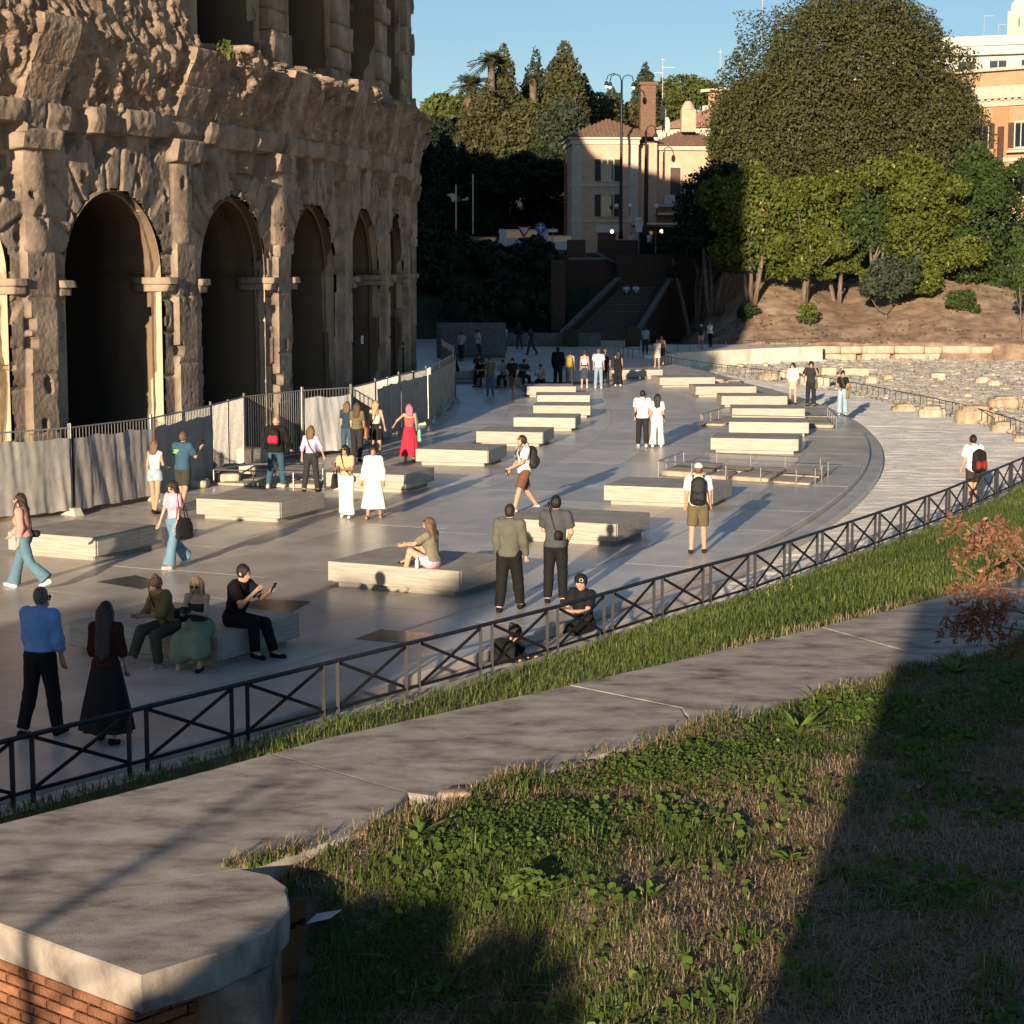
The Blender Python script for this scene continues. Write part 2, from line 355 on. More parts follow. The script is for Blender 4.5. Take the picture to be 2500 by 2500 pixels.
# --- relief: courses of big blocks with fine open joints
def courses(seed,hmin,hmax):
    ch=np.cumsum(np.r_[0,np.random.default_rng(seed).uniform(hmin,hmax,40)])-.3; ci=np.clip(np.searchsorted(ch,Z)-1,0,39)
    return ci,np.minimum(np.abs(Z-ch[ci]),np.abs(Z-ch[np.clip(ci+1,0,40)]))
ci,jz=courses(3,.8,1.35); boff=rnd(ci,77)*3; bl=1.4+1.3*rnd(ci,78); bi=np.floor((S+boff+.12*fbm(Z*2,S*0,0,3))/bl); fx=((S+boff)/bl-bi)*bl; jx=np.minimum(fx,bl-fx)
rad=np.hypot(t,Z-SPR); ang=np.arctan2(Z-SPR,t); vous=(Z>SPR)&(rad<3.25)&(rad>=HW-.1); vi=np.floor(ang/PI*13); jv=np.abs(ang/PI*13-np.round(ang/PI*13))*PI/13*rad      # radial joints of the arch stones
jd=np.where(vous,jv,np.minimum(jz,jx)); bid=np.where(vous,_h((vi+kb*31).astype(int),kb,kb*0,79),_h(bi.astype(int),ci,ci*0,79))
wear=vnoise(S*.7,Z*.7,0,4)
n=.045*(bid-.5)*2+.016*fbm(S*.8,Z*.8,0,1)+.010*fbm(S*5,Z*7,0,2,3)-.09*(jd<.034)*(wear>.36)-.04*np.clip(1-jd/.08,0,1)*np.clip(wear*2-1.1,0,1)
# corners and edges broken off along joints
brk=fbm(S*1.1,Z*1.1,0,41,5)+.35*np.clip(1-jd/.16,0,1)*(vnoise(S*1.7,Z*1.7,0,42)-.3); n-=np.where(brk>.42,.05+.14*np.clip((brk-.42)*3,0,1)+.03*fbm(S*7,Z*7,0,44,2),0)
# pilasters: flat squared shafts, piece on piece, worn to half rounds near the top
pw=.50+.012*fbm(Z*1.4,kp*9.,0,45)-.05*np.clip((fbm(Z*2.2,kp*5.,0,46)-.33)*6,0,1); ci2,jz2=courses(9,1.1,2.1); inp=(np.abs(tp)<pw)&(Z<8.2)
pn=.17+.022*(_h(ci2,kp,kp*0,47)-.5)*2-.05*(jz2<.028)+.008*fbm(S*5,Z*7,0,48,3)+np.where(Z>5.8+1.2*rnd(kp,49),-.16*(tp/.5)**2+.05,0)
pb=fbm(S*1.6,Z*.9,0,50,4); pn-=np.where(pb>.52,.06+.10*np.clip((pb-.52)*4,0,1),0); n=np.where(inp,np.maximum(pn,n-.05),n)
cap_=(np.abs(tp)<.66+.06*fbm(S*3,Z*3,0,60))&(Z>=8.12)&(Z<8.72); n=np.where(cap_,.26+.12*np.clip((Z-8.12)/.5,0,1)+.05*fbm(S*3.3,Z*3.3,0,61,4),n)
# impost mouldings
imp=(np.abs(tp)>=.56)&(np.abs(tp)<bay/2-HW+.05)&(Z>4.86)&(Z<5.2)&(fbm(kp*5.,np.sign(tp)*3,0,62)>-.25); n=np.where(imp&False,.17*np.clip((Z-4.82)/.22,.3,1)+.035*fbm(S*4,Z*5,0,63,3),n)
# frieze zone below the cornice: broken out in teeth
top=np.clip((Z-7.2)/1.2,0,1); teeth=fbm(S*1.5,Z*.55,0,43,4); tm_=(teeth+top*.30-.25)>0; n=np.where(tm_&(Z>7.0)&(Z<8.72)&~inp&~cap_,n-.30-.06*fbm(S*3,Z*3,0,64,3),n)
# holes left by robbed clamps and scaffold beams
hr=np.random.default_rng(11)
for k in range(330):
    s=hr.uniform(S0,S1); z=hr.uniform(.4,8.3); a,bb=hr.uniform(.045,.12),hr.uniform(.05,.17)
    if hr.random()<.2: a*=1.6; bb*=1.8
    i0,i1=max(int((z-bb+.2)/ds),0),int((z+bb+.2)/ds)+2; j0,j1=max(int((s-a-S0)/ds),0),int((s+a-S0)/ds)+2
    sub=(slice(i0,i1),slice(j0,j1)); q=(np.abs(S[sub]-s)/a)**4+(np.abs(Z[sub]-z)/bb)**4+.6*fbm(S[sub]*6,Z[sub]*6,0,k); n[sub]=np.where(q<1,n[sub]-.40,n[sub])
# small pitting
n-=.045*(vnoise(S*12,Z*9,0,65)>.90)*(vnoise(S*1.3,Z*1.3,0,66)>.5)
# --- cornice: single stones, some snapped short
cl_=np.cumsum(np.r_[0,np.random.default_rng(15).choice([.55,.7,.9,1.3,1.9,2.6],70)])+S0; cq=np.clip(np.searchsorted(cl_,S)-1,0,69); cj=np.minimum(np.abs(S-cl_[cq]),np.abs(S-cl_[np.clip(cq+1,0,70)]))
czb=8.72-.14*rnd(cq,67); czt=9.22+.10*(rnd(cq,68)-.5); cn=.30+.22*(rnd(cq,69)-.5)-.22*(rnd(cq,70)>.80)-.12*(cj<.035)+.06*fbm(S*2,Z*2,0,71,4)+.025*fbm(S*7,Z*7,0,72,2)-.10*np.clip((8.9-Z)/.2,0,1)
cor=(Z>czb)&(Z<=czt); n=np.where(cor,np.maximum(cn,-.05),n)
# --- broken vault springing (rough concrete) above the cornice
pr=np.clip((Z-9.2)/1.7,0,1); nmax=np.interp(S,[S0,arch[3],arch[5],S1],[.66,.62,.32,.22]); q1=S*3.1+Z*.9
lumps=.13*fbm(q1,Z*1.7,0,52,4)+.15*np.abs(fbm(S*4.6+Z*2.3,Z*2.4,0,53,3))+.08*(vnoise(S*6+Z*2,Z*4.5,0,73)>.62)-.10*(vnoise(S*5+Z*2,Z*3.5,0,74)>.80)
ru=.10+pr*(nmax-.10)+.22*fbm(S*.8,Z*.55,0,51,3)*np.clip(pr*2,.3,1)+lumps
spk=(np.abs(tp+.05-.10*pr)<.70+.03*fbm(Z*3,kp*5.,0,75))&(Z>9.2)&(Z<10.75+.5*rnd(kp,76)); zj=np.abs(Z-(10.0+.25*rnd(kp,81)))<.03
ru=np.where(spk,.30+pr*(nmax+.02)-.05*zj+.035*fbm(S*6,Z*6,0,77,3)+.02*fbm(S*1.5,Z*1.5,0,78),ru)
over=11.0+.5*fbm(S*.6,0*Z,0,55)+.25*fbm(S*2.2,0*Z,0,56)
high=np.where(kb<3,np.clip(nmax-.08*(Z-11)+.24*fbm(S*.7,Z*.7,0,57,4)+lumps,.1,2),-.15+.10*(bid-.5)+.04*fbm(S*3,Z*3,0,58)-.06*(jd<.03)-.12*(brk>.35))
lum=np.clip((fbm(S*.9,Z*.5,0,59,4)-.12)*2.4,0,.5)*np.clip(1-np.abs(Z-10.9)/1.4,0,1)+(lumps>.12)*.05
n=np.where(Z>czt,np.where((Z<over)|spk,ru,high)+np.where((kb>=3)&~spk,lum,0),n)
n=np.where((np.abs(t)>2.35)&(kb<3)&(kb>1)&(Z>11.3)&(t>0),-.10+.12*(bid-.5)-.06*(jd<.03)+.03*fbm(S*4,Z*4,0,82),n)
V=np.stack(wp(S*DEG,Z,n),-1)
I=np.arange(ns*nz).reshape(nz,ns); Q=np.stack([I[:-1,:-1],I[:-1,1:],I[1:,1:],I[1:,:-1]],-1)
cin=(low_in|up_in); cnt=cin[:-1,:-1].astype(int)+cin[:-1,1:]+cin[1:,1:]+cin[1:,:-1]
keep=cnt<3; V=V.reshape(-1,3); cc=lambda m:m[:-1,:-1]
cls=np.zeros((nz-1,ns-1),int); cls[cc((Z>czt)&((Z<over)|(kb<3)))]=1; cls[cc(inp)]=2; cls[cc(cap_)]=3; cls[cc(imp)]=4; cls[cc(cor)]=5; cls[cc(spk)&cc(Z>czt)]=6; kq=cc(kb); kpp=cc(kp)
for k in range(10):
    for c,nm,ma in ((0,'wall_bay',COLO),(1,'broken_vault_core',RUBBLE),(2,'pilaster',COLO),(3,'capital',COLO),(4,'impost',COLO),(6,'springer_block',RUBBLE)):
        q=Q[keep&(cls==c)&((kpp if c in (2,3,4,6) else kq)==k)]
        if len(q): u,inv=np.unique(q,return_inverse=True); np_mesh(nm,V[u],[inv.reshape(q.shape)],ma,amph)
cqq=cc(cq)
for k in range(70):
    q=Q[keep&(cls==5)&(cqq==k)]
    if len(q): u,inv=np.unique(q,return_inverse=True); np_mesh('cornice_block',V[u],[inv.reshape(q.shape)],COLO,amph)
# --- vaulted passages behind each arch
for k,sc in enumerate(arch):
    for lev in (0,1):
        if lev and k<3: continue
        hwk=HW-.03 if not lev else 2.0; spr=SPR if not lev else 15.3; zb=-.2 if not lev else 11.0
        prof=[(-hwk,z) for z in np.arange(zb,spr,.3)]+[(-hwk*math.cos(a),spr+hwk*math.sin(a)) for a in np.linspace(0,PI,25)]+[(hwk,z) for z in np.arange(spr,zb,-.3)]+[(hwk,zb)]
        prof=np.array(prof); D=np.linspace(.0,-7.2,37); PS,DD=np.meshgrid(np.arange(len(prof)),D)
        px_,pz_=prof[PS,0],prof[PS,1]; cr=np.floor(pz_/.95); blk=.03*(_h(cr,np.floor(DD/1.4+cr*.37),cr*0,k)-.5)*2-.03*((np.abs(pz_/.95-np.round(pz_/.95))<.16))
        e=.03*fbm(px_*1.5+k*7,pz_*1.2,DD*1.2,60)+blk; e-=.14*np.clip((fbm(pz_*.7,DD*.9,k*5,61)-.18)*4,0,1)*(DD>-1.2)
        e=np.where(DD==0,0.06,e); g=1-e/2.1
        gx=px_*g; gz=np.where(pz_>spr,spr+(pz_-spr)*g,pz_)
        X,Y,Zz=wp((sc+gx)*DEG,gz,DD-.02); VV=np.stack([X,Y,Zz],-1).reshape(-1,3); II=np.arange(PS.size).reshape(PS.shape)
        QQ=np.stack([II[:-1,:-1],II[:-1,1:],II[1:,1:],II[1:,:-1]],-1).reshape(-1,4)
        tn_=np.clip(1.22+DD/1.7+.30*fbm(px_*.5+k*3,pz_*.45,DD*.6,66,2)-.25*np.clip((pz_-spr)/2,0,1),0,1)  # painted shade: tint bright at the mouth, darker with depth and towards the crown
        np_mesh('vault_passage',VV,[QQ],SHADEJ,amph,smooth=True,col=tn_.reshape(-1))
        if not lev:   # stone seen where the arch edge has spalled away
            pa=[(-1,z) for z in np.arange(-.2,SPR,.4)]+[(math.pi-a,None) for a in np.linspace(0,PI,25)]+[(1,z) for z in np.arange(SPR,-.3,-.4)]; vs=[]
            for q,z in pa:
                for r_ in (HW-.12,HW+.55): vs.append(wpt(sc+(q*r_ if z is not None else r_*math.cos(q)),z if z is not None else SPR+r_*math.sin(q),-.30))
            b=MB(); b.add(vs,[(2*i,2*i+1,2*i+3,2*i+2) for i in range(len(pa)-1)]); b.build('arch_backing',COLO,amph)
# --- pier backs, inner ring, ceilings, upper ring (closes the body; carries the far skyline)
b=MB()
for s in pier+[pier[-1]+bay]:
    b.add([wpt(s+x,z,nn) for z in (-.2,9.0) for nn in (-7.2,-6.6) for x in (-(bay/2-HW)-.05,(bay/2-HW)+.05)],[(0,1,5,4),(0,4,6,2),(1,3,7,5)])
b.build('pier_back',SHADEIN,amph)
b=MB(); aa=np.linspace(-50,75,126)
def ringwall(b,r,z0f,z1f,aa):
    vs=[]
    for a in aa: vs+=[(r*math.cos(R(a)),r*math.sin(R(a)),z0f(a)),(r*math.cos(R(a)),r*math.sin(R(a)),z1f(a))]
    b.add(vs,[(2*i,2*i+2,2*i+3,2*i+1) for i in range(len(aa)-1)])
ringwall(b,RW-15,lambda a:-.2,lambda a:18,aa)
vs=[]
for a in aa: vs+=[((RW-15.1)*math.cos(R(a)),(RW-15.1)*math.sin(R(a)),8.9),((RW-.6)*math.cos(R(a)),(RW-.6)*math.sin(R(a)),8.9),((RW-15.1)*math.cos(R(a)),(RW-15.1)*math.sin(R(a)),18.3),((RW-.6)*math.cos(R(a)),(RW-.6)*math.sin(R(a)),18.3)]
b.add(vs,[(4*i+k,4*i+k+1,4*i+k+5,4*i+k+4) for i in range(len(aa)-1) for k in (0,2)])
b.build('inner_gallery',SHADEIN,amph)
def ztop(a): return 25.2+(.15*(a-20) if a>20 else .10*(20-a))+(1.6*math.exp(-((a-22.6)/1.1)**2))+.5*math.sin(a*2.1)*(a>26)
b=MB(); a2=np.linspace(-50,75,251)
ringwall(b,RW-.5,lambda a:18.3,ztop,a2); ringwall(b,RW-4,lambda a:18.3,ztop,a2)
vs=[]
for a in a2: vs+=[((RW-.5)*math.cos(R(a)),(RW-.5)*math.sin(R(a)),ztop(a)),((RW-4)*math.cos(R(a)),(RW-4)*math.sin(R(a)),ztop(a))]
b.add(vs,[(2*i,2*i+2,2*i+3,2*i+1) for i in range(len(a2)-1)])
ringwall(b,RW-.3,lambda a:-.2,lambda a:18.4,np.linspace(5.1,75,72)); ringwall(b,RW-.3,lambda a:-.2,lambda a:18.4,np.linspace(-50,-29.9,24))
b.build('upper_ring',COLO,amph)
pr_=np.random.default_rng(5)
for i,s in enumerate(pier):   # projecting ends of the impost mouldings
    for sg in (-1,1):
        if s<S0 or s>S1 or pr_.random()<.12: continue
        e0,e1=sorted((s+sg*.60,s+sg*(bay/2-HW+.16))); dz=pr_.uniform(-.03,.03)
        for z0,z1,n1 in ((4.84,5.02,.17),(5.025,5.2,.27)): rough('impost_stone',[wpt(x,z+dz,nn) for z in (z0,z1) for nn in (-.85,n1+pr_.uniform(-.04,.04)) for x in (e0+(.05 if z0<5 and sg<0 else 0),e1-(.05 if z0<5 and sg>0 else 0))],COLO,amph,6,.03,5,.012,seed=i*5+sg)
for i,s in enumerate(pier):   # ragged stones of the upper arcade piers
    if i<4 or s>S1: continue
    z=11.0
    while z<18:
        h=pr_.uniform(.5,1.1); s0,s1,n1=s-.9+pr_.uniform(-.12,.12),s+.8+pr_.uniform(-.1,.2),.08+pr_.uniform(-.08,.14)
        rough('upper_pier_stone',[wpt(x,zz,nn) for zz in (z,z+h-.01) for nn in (-1.2,n1) for x in (s0,s1)],RUBBLE if z<13 and i==4 else COLO,amph,6,.06,4,.01,seed=int(z*9)+i); z+=h
# stone kerbs and old blocks along the wall foot
for j,(px_,py_,wd,h) in enumerate(((585,1165,.9,.35),(618,1140,1.0,.55),(560,1178,.6,.25),(470,1190,.8,.2))):
    x,y,_=at(px_,py_,0); o=rough('stone_block',bxc(x-wd/2,x+wd/2,y-.3,y+.3,0,h),PALEROCK,None,6,.04,3,.08,seed=j)
    tag(o,['low squared stone block beside the railing of the small opening','taller pale stone block behind the bald man in black','small worn stone lying against the fence foot','flat stone slab at the foot of the second pillar'][j],'stone block')
# ================================================================== BENCHES
def rbox(b,w_,d,h,z0,bev): b.box((0,0,z0+h/2),(w_,d,h),bev=bev)
def bench(A_,ang,w_,dep,label,shade=0):
    t=thing('stone_bench',label,'bench',(0,0,0),R(ang),'low travertine bench blocks marking the lost pillars')
    c=Vector((A_[0],A_[1],0))+Matrix.Rotation(R(ang),3,'Z')@Vector((w_/2,dep/2,0)); t.location=c
    b=MB(); b.box((0,0,.275),(w_-.03,dep-.03,.33),bev=.012); b.build('core',TRAV,t)
    b=MB(); b.box((0,0,.06),(w_-.26,dep-.26,.12)); b.build('plinth',TRAV,t)
    b=MB(); b.box((0,-dep/2+.02,.275),(w_,.05,.352),bev=.008); b.build('front_panel',TRAV,t)
    b=MB(); b.box((0,-dep/2+.16,.056),(w_-.30,.10,.113),bev=.004); b.build('plinth_front',TRAV,t)
    for sx in (-1,1):
        for k in (0,1):
            l=dep*(.62 if k==0 else .38)-.03; y0=-dep/2+.047+(0 if k==0 else dep*.62-.027)
            b=MB(); b.box((sx*(w_/2-.012),y0+l/2,.275),(.05,l-.008,.35),bev=.006); b.build('side_panel',TRAV,t)
    b=MB(); b.box((0,.012,.437),(w_-.002,dep-.03,.026),bev=.006); b.build('top_slab',TRAV,t)
    return t
BW,IW,BD=2.56,2.07,2.05
bl=[((-3.17,33.84),-26.6,BW,'bench block with a seated woman in pink shorts on top'),((-.31,39.76),-22.6,BW,'bench block showing the shadows of two men in grey on its front'),
((2.14,45.78),-19.0,BW,'bench block just behind the man in the white cap'),((5.90,58.60),-11.4,BW,'bench block just beyond the railed opening with pale ruins'),
((7.11,64.68),-7.6,BW,'bench block second beyond the railed opening, largest lit shadow beside it'),((7.90,70.89),-4.0,BW,'bench block seen through the steel railing of the farther opening'),
((8.23,77.66),-.4,BW,'bench block nearest to the feet of the woman in white shirt'),((7.79,83.79),3.6,BW,'bench block third from the far end of the outer row'),((6.77,90.62),7.6,BW,'bench block second from the far end of the outer row'),
((4.9,97.2),11,BW,'half shaded bench block at the far end of the outer row'),
((-9.66,37.68),-26.0,IW,'bench block behind the woman in the pink blouse'),((-6.92,43.18),-22.3,IW,'bench block in front of the bald man in black'),((-4.59,48.71),-18.4,IW,'bench block behind the two women dressed in white'),
((-2.68,55.02),-14.6,IW,'bench block beside the woman in the red skirt'),((-1.10,60.96),-10.8,IW,'bench block behind the head of the man with the chest bag'),((.06,66.63),-7.0,IW,'bench block fifth from the far lit end of the inner row'),
((.79,72.37),-3.2,IW,'bench block third from the far lit end of the inner row'),((1.00,78.16),.4,IW,'bench block second from the far lit end of the inner row'),((.64,83.79),4.0,IW,'farthest sunlit bench block of the inner row'),
((-1.5,90.5),9,IW,'shaded bench block with seated people, nearer of two'),((-3.2,96.5),12,IW,'shaded bench block by the fence end with people sitting low'),
((-6.33,27.97),-26.3,BW,'bench block with three people sitting on it')]
for A_,an,w_,l in bl: bench(A_,an,w_,BD,l)
# ================================================================== FOREGROUND BANK AND STONE PARAPET
FAR=np.array([(-5.6,11.2),(-4.45,12.62),(-3.61,13.59),(-2.65,14.73),(-1.54,16.18),(-.18,17.55),(1.41,19.17),(3.35,21.3),(5.13,23.3),(9.5,28.3)])
NEAR=np.array([(-1.72,12.56),(-1.0,13.45),(-.35,14.25),(.62,15.5),(2.2,17.1),(3.9,18.9),(5.6,20.7),(11,26.6)])
RAILP=np.array([at(*q,.75)[:2] for q in ((-260,1878),(0,1812),(326,1734),(700,1643),(1096,1547),(1385,1475),(1600,1413),(1840,1350),(2066,1277),(2299,1200),(2500,1117),(2640,1060))])
def far_y(x): return np.interp(x,FAR[:,0],FAR[:,1])
def near_y(x): return np.interp(x,NEAR[:,0],NEAR[:,1])
def rail_y(x): return np.interp(x,RAILP[:,0],RAILP[:,1])
def ss(a,b,x): t=np.clip((x-a)/(b-a),0,1); return t*t*(3-2*t)
def near_z(X,Y):
    d=np.hypot(X+1.2,(Y-10.6)*.75); z=1.56-.60*(1-ss(.5,2.2,d))
    z=z-1.25*ss(-1.45,-2.1,X)*ss(4.5,8,Y)
    return z+.06*fbm(X*.7,Y*.7,0,71)+.03*fbm(X*2.2,Y*2.2,0,72)+.35*ss(8.5,2,Y)+1.0*ss(4,-4,Y)
def bank_z(X,Y):
    yf,yr=far_y(X),rail_y(X); u=np.clip((Y-yf)/np.maximum(yr-yf,.1),0,1.3); zb=.12+1.42*ss(-1.2,2.6,X)
    return np.where(u<1,zb*(1-u)+.03,.03-.4*(u-1))+.04*fbm(X,Y,0,73)*(1-np.clip(u,0,1))
SOIL=mat('dark_soil',(.09,.064,.042),(.24,.175,.115),3,.95,.9,22,c3=(.15,.108,.07))
def near_poly(x,y):
    inside=(y<near_y(x)+.10)&(x>-1.70)
    left=(x<=-1.70)&(y<10.4-(x+2.05)*.86-.0)&(x>-6)
    blk=(x<-1.30)&(y>10.4-(x+2.05)*.86)&(y<12.6)
    return ((inside|left)&~blk)|((y<6)&(x>-24))
struct(grid_sheet('bank_soil',-24,13,-12,29,370,520,near_z,SOIL,near_poly))
struct(grid_sheet('grass_bank_soil',-9,15,9,56,240,420,bank_z,SOIL,lambda x,y:(y>far_y(x)-.25)&(y<rail_y(x)+.25)))
PARA=mat('weathered_travertine_coping',(.12,.098,.08),(.52,.46,.385),1.9,.88,.25,90,c3=(.36,.31,.258),bd=.05,stretch=(1,1.7,1),detail=14,lo=.30,hi=.66)
BRICK=mat('orange_brick',(.13,.055,.03),(.34,.15,.075),3,.9,.5,40,rnd=.25)
par=thing('stone_parapet','broad flat stone parapet wall topped with weathered travertine slabs in the foreground','low wall',(-2,11,0))
L_=Vector((-2,11,0))
def coping(poly,z0,z1,sub,seed):
    poly=[Vector((p[0],p[1],0)) for p in poly]; cen=sum(poly,Vector())/len(poly)
    # dense outline with chipped edge
    out=[]
    for i,p in enumerate(poly):
        q=poly[(i+1)%len(poly)]; k=max(2,int((q-p).length/.09))
        for j in range(k): out.append(p+(q-p)*(j/k))
    bm=bmesh.new(); rngl=[(z1,.012),(z1-.012,.0),(z1-.15,.002),(z0,.008)]; loops=[]
    P=np.array([(p.x,p.y) for p in out]); nrm=np.roll(P,-1,0)-np.roll(P,1,0); nrm/=np.linalg.norm(nrm,axis=1,keepdims=True); nrm=np.stack([nrm[:,1],-nrm[:,0]],1)
    for z,ins in rngl:
        e=.006*fbm(P[:,0]*3,P[:,1]*3,z*4,seed,4)-.02*np.clip(fbm(P[:,0]*5,P[:,1]*5,z*3,seed+3,3)-.3,0,1)*3
        Q=P+nrm*(e-ins)[:,None]; loops.append([bm.verts.new((x-L_.x,y-L_.y,z)) for x,y in Q])
    n=len(P)
    for a,b_ in zip(loops[:-1],loops[1:]):
        for i in range(n): bm.faces.new((a[i],b_[i],b_[(i+1)%n],a[(i+1)%n]))
    bm.faces.new(loops[0]); bm.faces.new(loops[-1][::-1]); bmesh.ops.recalc_face_normals(bm,faces=bm.faces)
    me=bpy.data.meshes.new('coping_slab'); bm.to_mesh(me); bm.free(); me.materials.append(PARA); o=bpy.data.objects.new('coping_slab',me); COL.objects.link(o); o.parent=par; return o
g_=.008
coping([(-2.05,10.56),(-1.68,10.93),(-1.43,11.35),(-1.36,11.75),(-1.42,12.15),(-1.56,12.40),(-1.764,12.519),(-3.369,11.698)],1.385,1.607,1,5)
coping([(-3.37,11.70),(-1.766,12.522),(-1.0,13.42),(-.78,14.42),(-1.95,15.62),(-2.65,14.73),(-3.61,13.59),(-4.43,12.60)],1.385,1.602,1,9)
coping([(-1.947,15.627),(-.777,14.428),(-.35,14.22),(.62,15.48),(1.55,16.5),(1.50,17.3),(.53,18.26),(-.18,17.55),(-1.54,16.18)],1.30,1.598,1,13)
coping([(.537,18.268),(1.507,17.304),(1.557,16.506),(2.2,17.1),(3.9,18.9),(4.3,19.35),(3.36,21.28),(1.41,19.17)],1.30,1.60,1,17)
coping([(3.367,21.288),(4.307,19.358),(5.6,20.7),(8.5,23.8),(7.5,26.0),(5.13,23.3)],1.30,1.601,1,21)
# brick courses of the wall end, laid singly
def course(p0,p1,z,nrm,L=.26,h=.055,dep=.12,off=0):
    p0=Vector(p0);p1=Vector(p1);d=(p1-p0);tot=d.length;d/=tot;x=-off
    while x<tot:
        a=max(x,0);c=min(x+L-.012,tot)
        if c-a>.05:
            m=p0+d*((a+c)/2)-Vector(nrm)*(dep/2+random.uniform(-.006,.004)); b=MB(); b.box((0,0,0),(c-a,dep,h),bev=.004)
            o=b.build('brick',BRICK,par,loc=(m.x-L_.x,m.y-L_.y,z)); o.rotation_euler=(0,0,math.atan2(d.y,d.x))
        x+=L
zc=1.35; k=0
e0=(-2.10,10.62,0); e1=(-3.9,12.17,0); nn=Vector((-.652,-.758,0))
while zc>.25:
    course(e1,e0,zc,nn,off=(k%2)*.13); course(e0,(-1.75,11.03,0),zc,Vector((.8,-.6,0)),off=(k%2)*.13)
    zc-=.068; k+=1
b=MB(); b.prism([(p[0]-L_.x,p[1]-L_.y) for p in ((-2.1,10.78),(-1.85,11.08),(-1.6,12.4),(-3.5,13.2),(-4.3,12.72),(-3.95,12.33))],-.3,1.38); b.build('wall_core',BRICK,par)
b=MB(); fp=[(p[0]-L_.x,p[1]-L_.y) for p in FAR[1:]]; npnt=[(p[0]-L_.x,p[1]-L_.y) for p in NEAR]
b.add([(x+.0,y-.06,-.3) for x,y in fp]+[(x,y-.06,1.31) for x,y in fp],[(i,i+1,len(fp)+i+1,len(fp)+i) for i in range(len(fp)-1)]); b.build('wall_back',mat('rubble_wall',(.12,.10,.08),(.22,.18,.14),3,.95,.6,12),par)
rough('broken_stone',bxc(-1.98,-1.44,10.95,12.0,.55,1.38),RUBBLE,par,10,.07,4,.02,seed=3).location-=L_
# ================================================================== X-BRACED IRON FENCE
fen=thing('iron_fence','low dark iron fence of crossed bars running diagonally along the plaza edge','fence',(0,0,0))
seg=np.r_[0,np.cumsum(np.linalg.norm(np.diff(RAILP,axis=0),axis=1))]
def fpt(s,z): return Vector((np.interp(s,seg,RAILP[:,0]),np.interp(s,seg,RAILP[:,1]),z))
PW=1.58; npan=int(seg[-1]/PW)
b=MB(); b.tube([fpt(s,.75) for s in np.arange(0,seg[-1],PW/2)],.028,8); b.build('top_rail',IRON,fen)
b=MB()
for s in np.arange(0,seg[-1]-PW,PW): b.bar(fpt(s,.17),fpt(s+PW,.17),.03,.035)
b.build('bottom_rail',IRON,fen)
for k in range(npan):
    s=k*PW
    for ds in (.13,PW-.13):
        p=fpt(s+ds,0); b=MB(); b.box((0,0,.31),(.045,.045,.86)); b.build('post',IRON,fen,loc=(p.x,p.y,p.z))
    for za,zb in ((.20,.72),(.72,.20)):
        b=MB(); a=fpt(s+.16,za); c=fpt(s+PW-.16,zb); n_=(c-a).cross(Vector((0,0,1))).normalized()*(.012 if za<zb else -.012); b.bar(a+n_,c+n_,.016,.04); b.build('cross_bar',IRON,fen)
b=MB()
for s in np.arange(0,seg[-1]-1,1.0):
    a=fpt(s,0);c=fpt(s+1,0); b.bar((a.x,a.y,-.16),(c.x,c.y,-.16),.34,.40)
b.build('footing',CONC,fen)
# ================================================================== SITE FENCE PANELS ALONG THE AMPHITHEATRE
FP=[(-12.6,40.6),(-9.8,43.8),(-8.5,46.6),(-7.75,50.9),(-7.35,54.3),(-6.05,57.1),(-4.75,58.5),(-4.25,61.6),(-3.74,65.4),(-3.0,69.2),(-2.72,74.1),(-2.38,80.4),(-2.6,88),(-3.4,96)]
kind=['g','g','g','b','b','p','b','g','g','g','g','g','g']
flab=['grey sheeted site fence panel leaving the picture at its left edge','grey sheeted fence panel behind the pair in white tank top and blue tee','short grey sheeted panel ending at the second stone pillar','open barred fence panel before the second arch','wide open barred fence panel behind the bald man in black','site fence panel hung with a pale cloth behind the woman in lilac','open barred fence panel behind the two women with brown hair','grey sheeted fence panel left of the pink haired woman','grey sheeted fence panel just behind the pink haired woman','narrow grey sheeted fence panel right of the pink haired woman','fence panel at the bright end of the sheeting','last fully visible grey sheeted panel by the shaded benches','sheeted fence panel deep in the shade beyond the benches']
fr=np.random.default_rng(4)
